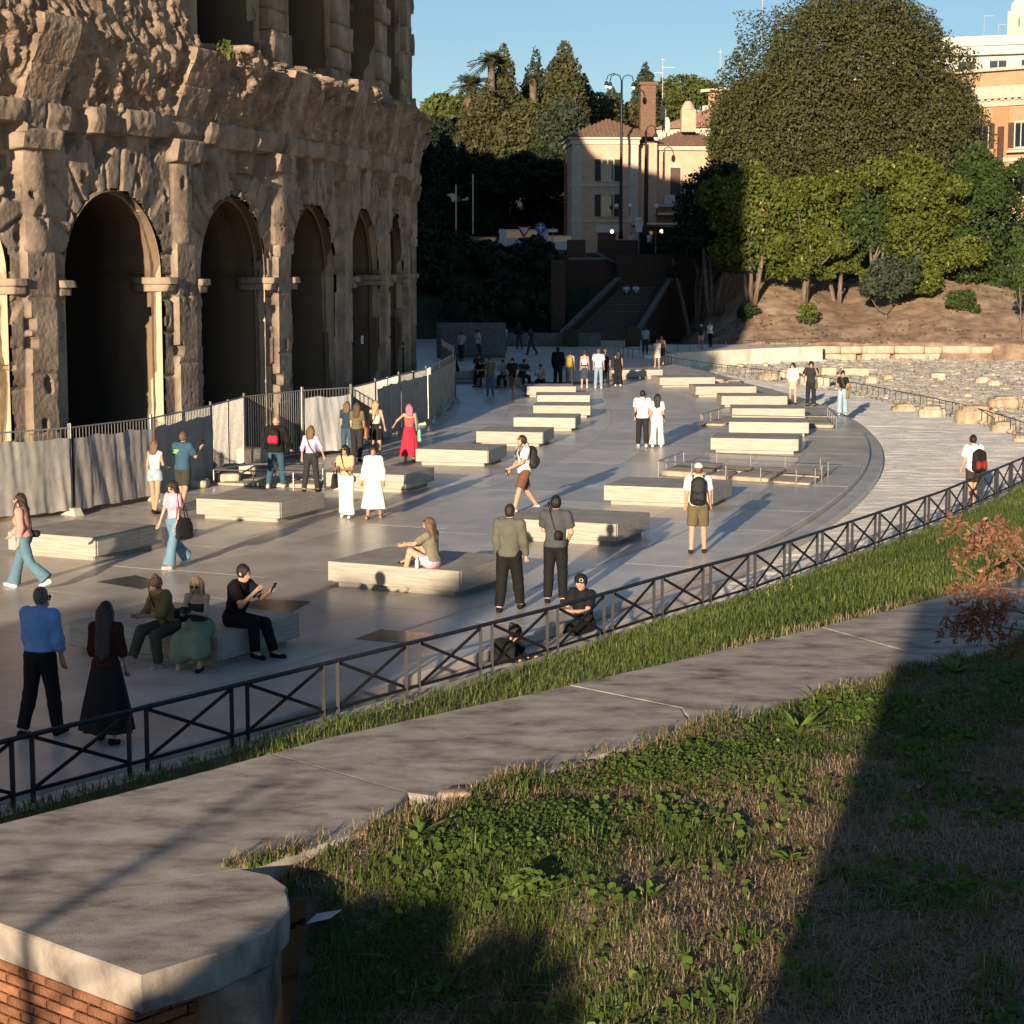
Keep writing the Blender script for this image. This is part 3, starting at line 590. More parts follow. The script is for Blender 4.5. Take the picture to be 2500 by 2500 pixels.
for i,(p,q) in enumerate(zip(FP[:-1],FP[1:])):
    p=Vector((*p,0));q=Vector((*q,0)); d=q-p; Ln=d.length; t=thing('site_fence',flab[i],'fence',p,math.atan2(d.y,d.x),'site fence panels along the amphitheatre')
    for x in (.02,Ln-.03): b=MB(); b.tube([(x,0,.02),(x,0,2.05)],.024,8); b.build('post',GALV,t)
    for z in (.14,1.95): b=MB(); b.tube([(.02,0,z),(Ln-.03,0,z)],.02,6); b.build('frame_rail',GALV,t)
    if Ln>3.4: b=MB(); b.tube([(Ln/2,0,.05),(Ln/2,0,1.98)],.022,6); b.build('post',GALV,t)
    b=MB(); nb=int(Ln/.115)
    for j in range(1,nb): b.bar((j*Ln/nb,0,.14),(j*Ln/nb,0,1.95),.012)
    tag(b.build('vertical_bars',GALV,t),kind='stuff')
    if kind[i]!='b':
        nx,nzz=int(Ln/.05)+2,36; X,Zz=np.meshgrid(np.linspace(.05,Ln-.06,nx),np.linspace(0,1,nzz)); fold=np.cumsum(fr.uniform(.5,1.5,nx))/nx*Ln
        skew=fr.uniform(-.5,.5); Yd=-.06-.032*np.sin((fold[None,:]+skew*Zz)*(9 if kind[i]=='g' else 6))*(.4+.6*vnoise(X*1.3,Zz*0,0,i))*(1-.5*Zz)-.05*np.abs(fbm(X*3.2+Zz*.7,Zz*.7,0,i,3))-.035*fbm(X*8+Zz*1.2,Zz*1.1,0,i+5,3)
        ztop=1.76-.05*np.abs(np.sin(X*2.4+i))+.03*fbm(X*4,X*0,0,i); zlo=.12+.05*fbm(X*2,0*X,0,i+9)
        np_mesh('sheet',np.stack([X,Yd,zlo+(ztop-zlo)*Zz],-1).reshape(-1,3),[(lambda I:np.stack([I[:-1,:-1],I[:-1,1:],I[1:,1:],I[1:,:-1]],-1).reshape(-1,4))(np.arange(nx*nzz).reshape(nzz,nx))],SHEET if kind[i]=='g' else SHEETL,t,True)
    if i in (0,1,2,7,8,9,10):
        o=MB(); o.add([(-.3,-.12,0),(.3,-.12,0),(.3,.12,0),(-.3,.12,0),(-.2,-.09,.17),(.2,-.09,.17),(.2,.09,.17),(-.2,.09,.17)],[(3,2,1,0),(4,5,6,7),(0,1,5,4),(1,2,6,5),(2,3,7,6),(3,0,4,7)])
        f=o.build('fence_foot',CONC,None,loc=(q.x,q.y-.02,0.003),rot=(0,0,math.atan2(d.y,d.x)+PI/2)); tag(f,'concrete foot under the post where '+['','the two left grey sheets meet','the grey sheet meets the stone pillar','','','','','the sheeting begins beside the women','two grey sheets meet by the pink haired woman','the narrow sheeted panel starts','the sheeting turns towards the shade'][i] if i else 'concrete foot under the fence post beside the first pillar','concrete foot','concrete feet of the site fence')
# ================================================================== LOW RAILINGS
def railing(name,label,pts,h,step,m=IRON,rad=.018,tilt=0,cat='railing'):
    t=thing(name,label,cat,(0,0,0)); P=[Vector(p) for p in pts]
    b=MB(); b.tube([p+Vector((0,0,h)) for p in P],rad,6); b.build('handrail',m,t)
    dd=[0]
    for a,c in zip(P[:-1],P[1:]): dd.append(dd[-1]+(c-a).length)
    proto=MB(); proto.tube([(0,0,0),(tilt,0,.10),(0,0,.2),(0,0,h)] if tilt else [(0,0,0),(0,0,h)],rad*.8,5); pm=None
    for s in np.arange(0,dd[-1]+.01,step):
        c=Vector([np.interp(s,dd,[p[k] for p in P]) for k in range(3)])
        if pm is None: pm=proto.build('post',m,t,loc=c)
        else: inst(pm,t,loc=c)
    return t
railing('path_railing','long low dark railing curving along the gravel path edge before the boulders',[(p[0]-.15,p[1],-.31) for p in RAILB[1:]],.56,.8,tilt=-.16)
railing('ramp_railing','low dark railing on the raised path below the bare slope',[at(*q,-.01) for q in ((1560,862),(1663,857),(1740,853),(1830,849),(1998,842))],.5,1.3)
railing('plaza_end_railing','thin dark railing across the shaded far end of the plaza',[at(*q,.0) for q in ((1500,868),(1545,876),(1610,880),(1655,893))],.6,1.1)
O1=[at(*q,0) for q in ((1607,1162),(1980,1187),(2031,1156),(1669,1137))]
O2=[at(*q,0) for q in ((1711,1040),(2042,1047),(2020,1020),(1768,1022))]
O3=[at(*q,0) for q in ((522,1185),(785,1195),(790,1170),(613,1171))]
for q,l,s_ in ((O1,'low steel railing around the railed opening with pale ruins behind the white cap man',1.0),(O2,'low steel railing around the farther opening between two bench blocks',1.2),(O3,'low steel railing around the small opening by the bald man in black',1.1)):
    railing('steel_railing',l,q+[q[0]],.40,s_,STEEL,.02)
def ruin_bed(q,name,label,nx,ny,seed):
    t=thing(name,label,'ruins',(0,0,0)); Q=[Vector(p) for p in q]; rr=np.random.default_rng(seed)
    sheet_=MB(); sheet_.add([p+Vector((0,0,.007)) for p in Q],[(0,1,2,3)]); sheet_.build('pit_bed',PALEROCK,t)
    xs=np.r_[0,np.sort(rr.uniform(.15,.85,nx-1)),1]
    for j in range(ny):
        xs=np.linspace(0,1,nx+1)+np.r_[0,rr.uniform(-.08,.08,nx-1),0]
        for i in range(nx):
            u0,u1=xs[i]+.015,xs[i+1]-.015; v0,v1=j/ny+.02,(j+1)/ny-.02
            def P(u,v): return Q[0]*(1-u)*(1-v)+Q[1]*u*(1-v)+Q[2]*u*v+Q[3]*(1-u)*v
            z1=rr.uniform(.06,.16); c=[tuple(P(u,v)+Vector((0,0,z))) for z in (.0,z1) for v in (v0,v1) for u in (u0,u1)]
            rough('ancient_slab',c,PALEROCK,t,6,.03,2.5,.03,seed=seed+i+9*j)
ruin_bed(O1,'ancient_paving','pale broken ancient slabs inside the large railed opening',4,2,1)
ruin_bed(O2,'ancient_paving','strip of ancient slabs inside the farther railed opening',4,1,2)
ruin_bed(O3,'ancient_paving','small patch of ancient slabs behind the low rails near the bald man',3,2,3)
# ================================================================== BOULDERS, LOW WALL
lw=thing('low_stone_wall','long low pale stone wall at the foot of the bare slope','wall',(0,0,0))
x=20.5; j=0
while x<64:
    for zz in (-1.15,-.62):
        L=rng.uniform(1.1,2.6); rough('wall_stone',bxc(x,x+L-.02,140.0+rng.uniform(-.1,.05),141.4,zz,zz+.52+rng.uniform(-.02,.05)),PALEROCK,lw,4,.05,1.5,.03,seed=j); j+=1
    x+=L
BO=[((1745,905,.9),95,'brown boulder half under the railing near the shaded corner',1.5),((1790,895,.7),96,'dark boulder beside the railing next to the brown boulder',1.1),((1990,876,.9),108,'large pale cut block standing at the excavation back',1.75),((1925,872,.7),118,'brown squat boulder left of the large pale block',1.2),((1950,868,.6),122,'small brown block touching the large pale block',.9),((2023,866,.6),120,'pale rounded stone right of the large pale block',1.0),((2072,866,.6),120,'low pale square stone below the slope wall',1.0),((2103,866,.6),120,'pale square stone paired with the low square one',1.0),((2091,902,.5),95,'lone brown mound stone behind the woman in jeans',.7),((2290,874,.6),116,'small pale cube stone before the low wall',.9),((2455,912,.8),92,'long brown boulder at the right picture edge',1.6),((2380,1000,1.1),74,'big rounded tan boulder just beyond the path railing',1.5),((2275,975,.8),77,'pale rounded boulder behind the path railing',1.1),((2450,1018,.7),70,'orange tinted boulder near the railing corner',.9),((2130,880,.5),112,'flat pale stone in the excavation',.8),((2170,873,.5),116,'small upright stone in front of the low wall',.6),((2400,880,.4),113,'white stone lying near the low wall right part',.9),((2430,884,.4),111,'white flat stone beside the other white stone',.8),((1880,872,.6),115,'stone in the kerb row left of the brown squat boulder',1.3),((2490,1068,.5),66,'tiny tan boulder by the railing end',.5),((2210,965,.6),80,'half buried grey tan boulder behind the railing',1.2),((2420,950,.6),84,'flat tan boulder in the middle of the excavation',1.3),((2340,965,.5),81,'greyish low boulder left of the big tan boulder',1.0)]
for k,((x_,y_,hh),Yd,l,ww) in enumerate(BO):
    X,Y,Zt=atY(x_,y_,Yd); z0=float(ex_z(np.array([X]),np.array([Y]))[0])-.15; h_=max(hh*.72,.25); ww*=.78; pale=('pale' in l or 'white' in l); sq='block' in l or 'square' in l or 'cube' in l
    o=rough('boulder',bxc(X-ww*.62,X+ww*.62,Y-ww*.5,Y+ww*.5,z0,z0+h_+.15),PALEROCK if pale else ROCK,None,8,.10*ww,1.6/ww,.07 if sq else .34,seed=k+300,smooth=True); tag(o,l,'boulder','stones and boulders in the excavation')
rb_=MB(); rr=np.random.default_rng(8)
for k in range(900):
    Y=rr.uniform(66,139); X=rail_x(Y)+rr.uniform(.6,30); 
    if X/Y>.27: continue
    s_=rr.uniform(.06,.22)*(1 if rr.random()<.93 else 2); z0=float(ex_z(np.array([X]),np.array([Y]))[0]); M=Matrix.Rotation(rr.uniform(0,6.3),3,'Z'); rb_.ell((X,Y,z0),(s_,s_*rr.uniform(.6,1),s_*rr.uniform(.3,.7)),5,3,M)
tag(rb_.build('rubble',PALEROCK),kind='stuff')
# ================================================================== VEGETATION HELPERS
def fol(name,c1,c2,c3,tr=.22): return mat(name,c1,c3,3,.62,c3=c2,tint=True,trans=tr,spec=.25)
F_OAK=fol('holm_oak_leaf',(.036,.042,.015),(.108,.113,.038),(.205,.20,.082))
F_LIME=fol('bright_leaf',(.050,.075,.010),(.165,.20,.030),(.33,.34,.08),.3)
F_MID=fol('mid_leaf',(.03,.055,.014),(.065,.10,.022),(.12,.15,.04),.28)
F_CYP=fol('cypress_leaf',(.05,.052,.018),(.09,.09,.034),(.15,.14,.06),.1)
F_CYPD=fol('dark_conifer_leaf',(.03,.042,.022),(.055,.072,.04),(.09,.11,.065),.1)
F_PINE=fol('pine_leaf',(.05,.065,.015),(.10,.12,.028),(.17,.185,.055),.15)
F_DARK=fol('shade_leaf',(.012,.02,.009),(.024,.036,.015),(.045,.06,.024),.15)  # leaf colours darkened to stand for the shade
F_PALM=fol('palm_leaf',(.06,.07,.03),(.12,.125,.06),(.22,.21,.12),.2)
F_DRYP=fol('dry_palm_leaf',(.16,.10,.055),(.26,.17,.10),(.36,.26,.16),.1)
BARK=mat('bark',(.10,.075,.055),(.22,.17,.125),6,.95,.6,18,stretch=(1,1,.2))
DBARK=mat('dark_bark',(.035,.028,.022),(.08,.062,.05),6,.95,.5,18,stretch=(1,1,.2))
def leaves(name,P,Nn,size,m,parent=None,seed=0,asp=1.7,tint=None,droop=0.):
    """P centres, Nn outward normals -> diamond leaves"""
    r=np.random.default_rng(seed); n=len(P); s=size*r.uniform(.6,1.35,n)[:,None]
    d=Nn+r.normal(0,.75,(n,3)); d/=np.linalg.norm(d,axis=1,keepdims=True)+1e-9
    a=r.normal(0,1,(n,3)); a[:,2]-=droop; a-=d*(a*d).sum(1,keepdims=True); a/=np.linalg.norm(a,axis=1,keepdims=True)+1e-9; b=np.cross(d,a)
    V=np.stack([P-a*s*.5*asp,P+b*s*.5,P+a*s*.5*asp,P-b*s*.5],1).reshape(-1,3)
    t=np.clip((tint if tint is not None else 0.5)+r.normal(0,.2,n),0,1); I=np.arange(4*n).reshape(n,4)
    return np_mesh(name,V,[I],m,parent,col=np.repeat(t,4))
def blob(c,rad,n,rr,lo=.72,flat=True,down=.35):
    d=rr.normal(0,1,(n,3)); d/=np.linalg.norm(d,axis=1,keepdims=True)
    if down: d[:,2]=np.where(d[:,2]<-down,-d[:,2],d[:,2])
    q=rr.uniform(lo**3,1,n)**(1/3); rad=np.array(rad); return np.array(c)+d*rad*q[:,None], d/rad*rad.max()
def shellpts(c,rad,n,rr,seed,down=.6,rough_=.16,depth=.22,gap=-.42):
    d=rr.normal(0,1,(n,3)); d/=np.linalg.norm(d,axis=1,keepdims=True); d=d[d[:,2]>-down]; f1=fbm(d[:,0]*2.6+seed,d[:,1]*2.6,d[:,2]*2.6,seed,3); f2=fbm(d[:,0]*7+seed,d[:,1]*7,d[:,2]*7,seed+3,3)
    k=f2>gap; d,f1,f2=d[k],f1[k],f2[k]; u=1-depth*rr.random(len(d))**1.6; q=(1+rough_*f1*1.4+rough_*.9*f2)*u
    t=.47+.26*f2+.9*(u-1)+.10*d[:,2]; rad=np.array(rad); nn=d/rad*rad.min(); return np.array(c)+d*rad*q[:,None],nn,t  # crown shade in the tint: darker with depth, lighter on top
def tree2(name,label,base,height,trunk_r,lobes,size,dens,fm,bm_=BARK,cat='tree',group=None,seed=0,trunks=1,spread=.9,bare=.5,limbs=4,asp=1.9,**kw):
    rr=np.random.default_rng(seed+50); t=thing(name,label,cat,base,0,group); P=[];Nn=[];T=[]
    for i,c in enumerate(lobes):
        a=(c[3]*c[4]+c[3]*c[5]+c[4]*c[5])*4.2
        for k,(sc,dn,dt) in enumerate(((1,dens,0),(.8,dens*.45,-.16))):  # inner shell tinted darker as crown shade
            p,nn,tt=shellpts(c[:3],np.array(c[3:6])*sc,int(a*sc*sc*dn),rr,seed*7+i*3+k,**kw); P.append(p);Nn.append(nn);T.append(tt+dt+rr.normal(0,.05))
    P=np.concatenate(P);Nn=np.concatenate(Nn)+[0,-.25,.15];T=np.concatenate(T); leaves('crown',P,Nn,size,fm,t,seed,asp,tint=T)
    for k in range(trunks):
        b=MB(); a=rr.uniform(0,6.3); off=Vector((math.cos(a),math.sin(a),0))*spread*(k>0)*rr.uniform(.5,1); top=height*bare; pts=[off*.6+Vector((0,0,-.3))]; lean=Vector((rr.normal(0,.10),rr.normal(0,.10),1))+off*.25
        for j in range(1,6): pts.append(off*.6+lean*(top*j/5)+Vector((rr.normal(0,.04),rr.normal(0,.04),0))*top*.15)
        b.tube(pts,[trunk_r*(1.25-.14*j) for j in range(6)],7); b.build('trunk',bm_,t,True)
        if k==0:
            for j in range(limbs):
                c=lobes[rr.integers(len(lobes))]; b=MB(); p0=pts[3]; p2=Vector(c[:3])+Vector((rr.normal(0,.4)*c[3],-.3*c[4],rr.normal(0,.3)*c[5])); b.tube([p0,(p0+p2)/2+Vector((0,0,-.06*height)),p2],[trunk_r*.6,trunk_r*.4,trunk_r*.15],6); b.build('limb',bm_,t,True)
    return t
def tree(name,label,base,height,trunk_r,clumps,size,dens,fm,bm_=BARK,cat='tree',group=None,seed=0,trunks=1,spread=.4,bare=.5,limbs=5,core=None):
    """clumps: list of (cx,cy,cz,rx,ry,rz) relative to the base"""
    rr=np.random.default_rng(seed+50); t=thing(name,label,cat,base,0,group); P=[];Nn=[];T=[]
    for c in clumps:
        area=(c[3]*c[4]+c[3]*c[5]+c[4]*c[5])*4.2; n=max(12,int(area*dens)); p,d=blob(c[:3],c[3:6],n,rr); P.append(p);Nn.append(d)
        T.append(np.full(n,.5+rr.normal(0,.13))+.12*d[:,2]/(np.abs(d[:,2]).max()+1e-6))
    P=np.concatenate(P);Nn=np.concatenate(Nn);T=np.concatenate(T)
    leaves('crown',P,Nn,size,fm,t,seed,tint=T)
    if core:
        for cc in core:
            b=MB(); b.ell(cc[:3],cc[3:6],14,9); me=b.build('dark_crown_core',F_DARK,t,True)  # solid dark core added to stop light passing through the crown
    for k in range(trunks):
        b=MB(); a=rr.uniform(0,6.3); off=Vector((math.cos(a),math.sin(a),0))*spread*(k>0)*rr.uniform(.5,1); top=height*bare
        pts=[off*.6+Vector((0,0,-.3))]; lean=Vector((rr.normal(0,.10),rr.normal(0,.10),1))+off*.25
        for j in range(1,6): pts.append(off*.6+lean*(top*j/5)+Vector((rr.normal(0,.04),rr.normal(0,.04),0))*top*.15)
        b.tube(pts,[trunk_r*(1.25-.14*j) for j in range(6)],7); b.build('trunk',bm_,t,True)
        if k==0:
            for j in range(limbs):
                c=clumps[rr.integers(len(clumps))]; b=MB(); p0=pts[3]; p2=Vector(c[:3]); p1=(p0+p2)/2+Vector((0,0,-.08*height)); b.tube([p0,p1,p2],[trunk_r*.6,trunk_r*.4,trunk_r*.15],6); b.build('limb',bm_,t,True)
    return t
def dome(n,rx,ry,rz,cz,cr,rr,bottom=-.35,jit=.12):
    out=[]
    for i in range(n):
        z=rr.uniform(bottom,1); a=rr.uniform(0,6.283); q=math.sqrt(max(0,1-z*z)); k=rr.uniform(1-jit*2,1); r=cr*rr.uniform(.7,1.25)
        out.append((rx*q*math.cos(a)*k,ry*q*math.sin(a)*k,cz+rz*z*k,r,r,r*.72))
    return out
def conehull(n,r0,h,z0,cr,rr,top=.25,bulge=.35):
    out=[]
    for i in range(n):
        u=rr.uniform(0,1); rad=r0*((1-u)**.8*(1-top)+top)*(1 if u<.93 else .6)*min(1,.6+u/bulge*.4); a=rr.uniform(0,6.283); r=cr*rr.uniform(.7,1.2)*(.55+.45*(1-u))
        out.append((rad*math.cos(a)*.85,rad*math.sin(a)*.85,z0+h*u,r,r,r*1.25))
    return out
def gz(X,Y): return float(hill_z(np.array([float(X)]),np.array([float(Y)]))[0])
rr=np.random.default_rng(21)
# ---- the great holm oak on the bare slope
x,y=28.0,170.0; z=gz(x,y)
zc_=15.6-z+2.2
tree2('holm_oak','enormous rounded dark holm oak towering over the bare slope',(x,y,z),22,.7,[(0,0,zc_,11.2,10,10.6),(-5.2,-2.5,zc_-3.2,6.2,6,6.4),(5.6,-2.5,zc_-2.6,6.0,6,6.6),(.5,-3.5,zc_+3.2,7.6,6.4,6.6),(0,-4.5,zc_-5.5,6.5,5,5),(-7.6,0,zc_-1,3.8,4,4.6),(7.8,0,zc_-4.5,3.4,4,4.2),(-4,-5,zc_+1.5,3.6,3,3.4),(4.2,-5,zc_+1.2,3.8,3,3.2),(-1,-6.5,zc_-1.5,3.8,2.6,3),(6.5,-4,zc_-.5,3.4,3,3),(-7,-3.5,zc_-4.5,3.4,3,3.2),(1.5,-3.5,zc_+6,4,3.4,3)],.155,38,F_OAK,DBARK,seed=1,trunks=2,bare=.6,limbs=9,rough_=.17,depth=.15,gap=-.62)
def bushy(px_,Y,w_,ztop,zbot,label,name='leafy_tree',fm=F_LIME,seed=0,n=60,trunks=4,size=.26,dens=18,cr=1.05,tr=.16,group='leafy trees below the great oak',zb=None,base=None,bare=.45):
    X=(px_-1250)/F*Y; z=gz(X,Y) if zb is None else zb; r2=np.random.default_rng(seed+9)
    zt=H+(650-ztop)*Y/F-z; zl=H+(650-zbot)*Y/F-z; h=(zt-zl)/2; lob=[(0,0,zl+h*1.05,w_*.40,w_*.36,h*.80)]
    for k in range(max(4,int(n/5))):
        a=r2.uniform(0,6.283); q=r2.uniform(.35,1.0)*w_*.5; v=r2.uniform(-.95,.85); r_=r2.uniform(.13,.30)*w_*(1-.2*abs(v)); lob.append((q*math.cos(a)*1.15,q*math.sin(a)*.8-.1*w_,zl+h+v*h*.8,r_,r_*.9,min(r_*.8,h*.5)))
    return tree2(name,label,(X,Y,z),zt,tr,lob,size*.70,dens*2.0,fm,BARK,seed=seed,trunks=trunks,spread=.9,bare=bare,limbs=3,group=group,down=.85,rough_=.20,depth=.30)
bushy(1832,151,6.4,380,728,'leafy bright tree at the shadow edge below the oak, several thin trunks',seed=1,n=62)
bushy(1955,152,5.8,405,722,'leafy bright tree with a fan of pale trunks in the middle of the slope',seed=2,n=60,trunks=5)
bushy(2045,155,5.0,400,712,'leafy tree hanging over the dark hollow left of the round bush',seed=3,n=46,trunks=2)
bushy(2235,153,6.6,350,748,'leafy bright tree right of the dark round bush',seed=4,n=70,trunks=4,bare=.3)
bushy(2370,156,6.6,330,752,'leafy tree with a patch of browned foliage near the ochre building',seed=5,n=70,fm=F_MID,bare=.3)
bushy(2440,160,4.6,380,700,'slender leafy tree in front of the ochre building windows',seed=6,n=40,fm=F_MID)
bushy(2130,154,5.2,430,660,'leafy tree just behind the dark round bush',seed=16,n=44,fm=F_MID)
bushy(1745,153,4.0,375,640,'dark tree in the shadow beside the yellow house',seed=7,n=36,fm=F_DARK,zb=2)
bushy(1700,156,5.0,400,700,'shaded tree filling the corner right of the stairs',seed=8,n=40,fm=F_DARK,zb=0)
bushy(2160,148,3.9,612,757,'round dark green bush on the bare slope','bush',F_CYPD,9,40,1,.22,30,.6,.08,None,bare=.1)
bushy(1973,146,1.6,735,795,'small bright bush at the foot of the fan of trunks','bush',F_LIME,10,14,1,.2,30,.4,.05,None,bare=.1)
bushy(1825,148,2.0,735,775,'low bush beside the leftmost trunks on the slope','bush',F_MID,11,14,1,.2,30,.4,.05,None,bare=.1)
bushy(2335,148,2.4,700,770,'low ivy clad bush at the foot of the right hand trunks','bush',F_MID,12,16,1,.2,28,.45,.05,None,bare=.1)
bushy(2490,140,1.6,560,755,'hanging green creeper at the right picture edge','creeper',F_MID,13,26,1,.2,28,.5,.05,None,bare=.5)
# dry weeds of the slope
P=[];r2=np.random.default_rng(5)
Xs=r2.uniform(15,48,2600);Ys=r2.uniform(141,170,2600); Zs=hill_z(Xs,Ys)+.04; keep_=fbm(Xs*.4,Ys*.4,0,91)>-.02
leaves('dry_weeds',np.stack([Xs,Ys,Zs],1)[keep_],np.tile([0,-.6,.8],(keep_.sum(),1)),.20,fol('dry_weed',(.10,.08,.04),(.2,.15,.08),(.3,.24,.14)),None,3); tag(bpy.data.objects['dry_weeds'],kind='stuff')
# ================================================================== PARK HILL BEHIND
def park_z(X,Y):
    z=np.where(Y<151,-.3,6.3*ss(151,163,Y)); z=z+6.5*ss(186,250,Y)+12*ss(250,420,Y)
    return np.where((Y<162)&(X>2.5),-.3,z)+.2*fbm(X*.2,Y*.2,0,14)*(Y>152)
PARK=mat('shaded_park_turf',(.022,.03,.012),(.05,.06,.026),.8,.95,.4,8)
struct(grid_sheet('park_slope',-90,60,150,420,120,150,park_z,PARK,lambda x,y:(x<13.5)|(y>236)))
ASPH=mat('asphalt',(.04,.04,.042),(.06,.06,.06),8,.85)
struct(sheet('street',[(-40,166),(16,166),(16,182),(-40,182)],6.56,ASPH))
def pz(X,Y): return float(park_z(np.array([float(X)]),np.array([float(Y)]))[0])
def cyp(px_,Y,top,bot,wpx,label,fm=F_CYP,n=70,seed=0,size=.34,dens=13,tp=.25,name='cypress',bulge=.35):
    X=(px_-1250)/F*Y; zt=H+(650-top)*Y/F; zb=H+(650-bot)*Y/F; r0=wpx/2/F*Y*1.08; h=zt-zb; r2=np.random.default_rng(seed+70); lob=[]; m_=9
    for k in range(m_):
        u=(k+.5)/m_; pr=((1-u**2.2)*(1-tp)+tp*(1-u**7))*min(1,.55+1.3*u); lob.append((r2.normal(0,.05)*r0,r2.normal(0,.05)*r0,h*u,r0*pr+.12,r0*pr+.12,h/m_*1.05))
    for k in range(5):
        a=r2.uniform(0,6.283); u=r2.uniform(.15,.8); pr=((1-u**2.2)*(1-tp)+tp*(1-u**7)); lob.append((r0*pr*.6*math.cos(a),r0*pr*.6*math.sin(a)-.2*r0,h*u,r0*pr*.5,r0*pr*.5,h*.10))
    return tree2(name,label,(X,Y,zb),h,.25,lob,size*.66,dens*1.5,fm,DBARK,seed=seed,limbs=0,bare=.5,down=.99,rough_=.12,depth=.3,gap=-.7)
cyp(1228,205,138,430,92,'tall olive green cypress beside the two palms',seed=1,n=90,tp=.55)
cyp(1375,208,132,430,110,'broad blunt topped cypress in the middle of the park trees',seed=2,n=110,tp=.85,bulge=.25)
cyp(1303,212,148,420,78,'thin ragged cypress left of the broad one','cypress' and F_CYPD,seed=3,n=34,tp=.5,dens=9)
cyp(1425,214,205,420,70,'conical dark cypress right of the broad one',F_CYPD,seed=4,n=60,tp=.5)
cyp(1372,190,250,440,150,'bluish green conifer in front of the broad cypress',F_CYPD,seed=5,n=70,tp=.5)
cyp(1185,196,235,440,140,'olive green conifer at the foot of the tall cypress',seed=6,n=70,tp=.55)
cyp(1285,192,262,450,160,'grey green bushy conifer in the park front row',seed=7,n=70,tp=.6)
cyp(1568,238,176,340,72,'dark fir standing behind the brick chimney',F_CYPD,seed=8,n=70,tp=.35)
cyp(1490,232,228,345,70,'dark round topped conifer behind the yellow house roof',F_CYPD,seed=9,n=50,tp=.45)
for i,(p_,Y,tp_,bt,wd,l) in enumerate(((1130,186,360,480,42,'small black cypress in the shade, left of a pair'),(1160,186,372,480,36,'small black cypress in the shade, right of a pair'),(1090,184,330,470,64,'dark shaded cypress near the amphitheatre edge'),(1202,184,395,470,20,'thin shaded cypress pair before the park slope'))):
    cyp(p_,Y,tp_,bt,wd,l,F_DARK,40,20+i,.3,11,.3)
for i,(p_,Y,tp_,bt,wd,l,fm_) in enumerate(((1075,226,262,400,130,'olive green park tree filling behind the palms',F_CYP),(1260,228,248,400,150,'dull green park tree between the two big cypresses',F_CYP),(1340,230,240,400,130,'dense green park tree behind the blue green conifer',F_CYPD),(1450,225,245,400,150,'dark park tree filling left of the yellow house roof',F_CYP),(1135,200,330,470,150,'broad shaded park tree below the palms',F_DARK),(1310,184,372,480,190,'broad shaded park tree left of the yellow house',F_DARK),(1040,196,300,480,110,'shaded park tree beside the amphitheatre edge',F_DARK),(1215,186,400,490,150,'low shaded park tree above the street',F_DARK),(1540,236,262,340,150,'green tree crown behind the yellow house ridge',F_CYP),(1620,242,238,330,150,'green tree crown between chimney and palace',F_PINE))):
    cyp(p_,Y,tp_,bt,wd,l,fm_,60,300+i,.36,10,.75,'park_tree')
def umb(px_,Y,top,bot,wpx,label,seed,fm=F_PINE,n=46):
    X=(px_-1250)/F*Y; zt=H+(650-top)*Y/F; zb=pz(X,Y) if X<13.4 else 9.; h=(bot-top)/2/F*Y; r0=wpx/2/F*Y; c=zt-zb-h
    return tree2('umbrella_pine',label,(X,Y,zb),zt-zb,.35,[(0,0,c,r0,r0*.9,h),(-r0*.5,-.3,c-.1*h,r0*.5,r0*.5,h*.7),(r0*.5,-.3,c+.05*h,r0*.5,r0*.5,h*.75)],.34,11,fm,BARK,seed=seed,bare=.72,limbs=6,down=.5)
umb(1085,215,237,330,110,'umbrella pine with a flat crown left of the palms',31)
umb(1125,222,240,320,90,'second umbrella pine crowded behind the lower palm',32)
umb(1665,260,196,300,170,'wide umbrella pine seen over the rooftops',33,n=70)
umb(1470,262,245,330,90,'bright umbrella pine crown left of the brick chimney',34)
umb(1060,208,290,400,120,'shaded pine crown hugging the amphitheatre edge',35,F_DARK)
def palm(px_,Y,top,crown_y,wpx,label,seed,skirt=True):
    X=(px_-1250)/F*Y; zc=H+(650-crown_y)*Y/F; zb=pz(X,Y); t=thing('palm_tree',label,'palm',(X,Y,zb),0); hc=zc-zb; L=wpx/2/F*Y*1.15; r2=np.random.default_rng(seed)
    b=MB(); b.tube([(0,0,-.3),(.1,0,hc*.5),(0,0,hc)],[.38,.32,.36],8); b.build('trunk',BARK,t,True)
    P=[];Nn=[]
    def frond(m,name,n,e0,e1,droop,ll):
        V=[];I=[];T=[]
        for k in range(n):
            a=r2.uniform(0,6.283); e=r2.uniform(e0,e1); ln=ll*r2.uniform(.8,1.1); dx=Vector((math.cos(a)*math.cos(e),math.sin(a)*math.cos(e),math.sin(e))); side=Vector((-math.sin(a),math.cos(a),0))
            tt=np.clip(.5+r2.normal(0,.2),0,1); pr=None
            for j in range(9):
                u=j/8; c=Vector((0,0,hc))+dx*ln*u+Vector((0,0,-droop*ln*u*u)); 
                if j: 
                    for sg in (-1,1):
                        lw_=ln*.24*(math.sin(PI*min(1,u*.9+.12))); tip=c+side*sg*lw_+dx*ln*.12-Vector((0,0,lw_*.35)); q=len(V); V+= [tuple(pr),tuple(c),tuple(tip)]; I.append((q,q+1,q+2)); T+=[tt]*3
                pr=c
        np_mesh(name,np.array(V),[np.array(I)],m,t,col=np.array(T))
    frond(F_PALM,'fronds',60,-.25,1.35,.55,L)
    if skirt: frond(F_DRYP,'dead_fronds',50,-1.5,-1.0,.15,L*.75)
    return t
palm(1152,197,190,222,112,'palm with a skirt of dead brown fronds, the lower of two',41)
palm(1200,203,130,166,100,'palm rising higher, half hidden behind the tall cypress',42,False)
palm(1300,206,190,205,44,'small fan palm at the left side of the broad cypress',43,False)
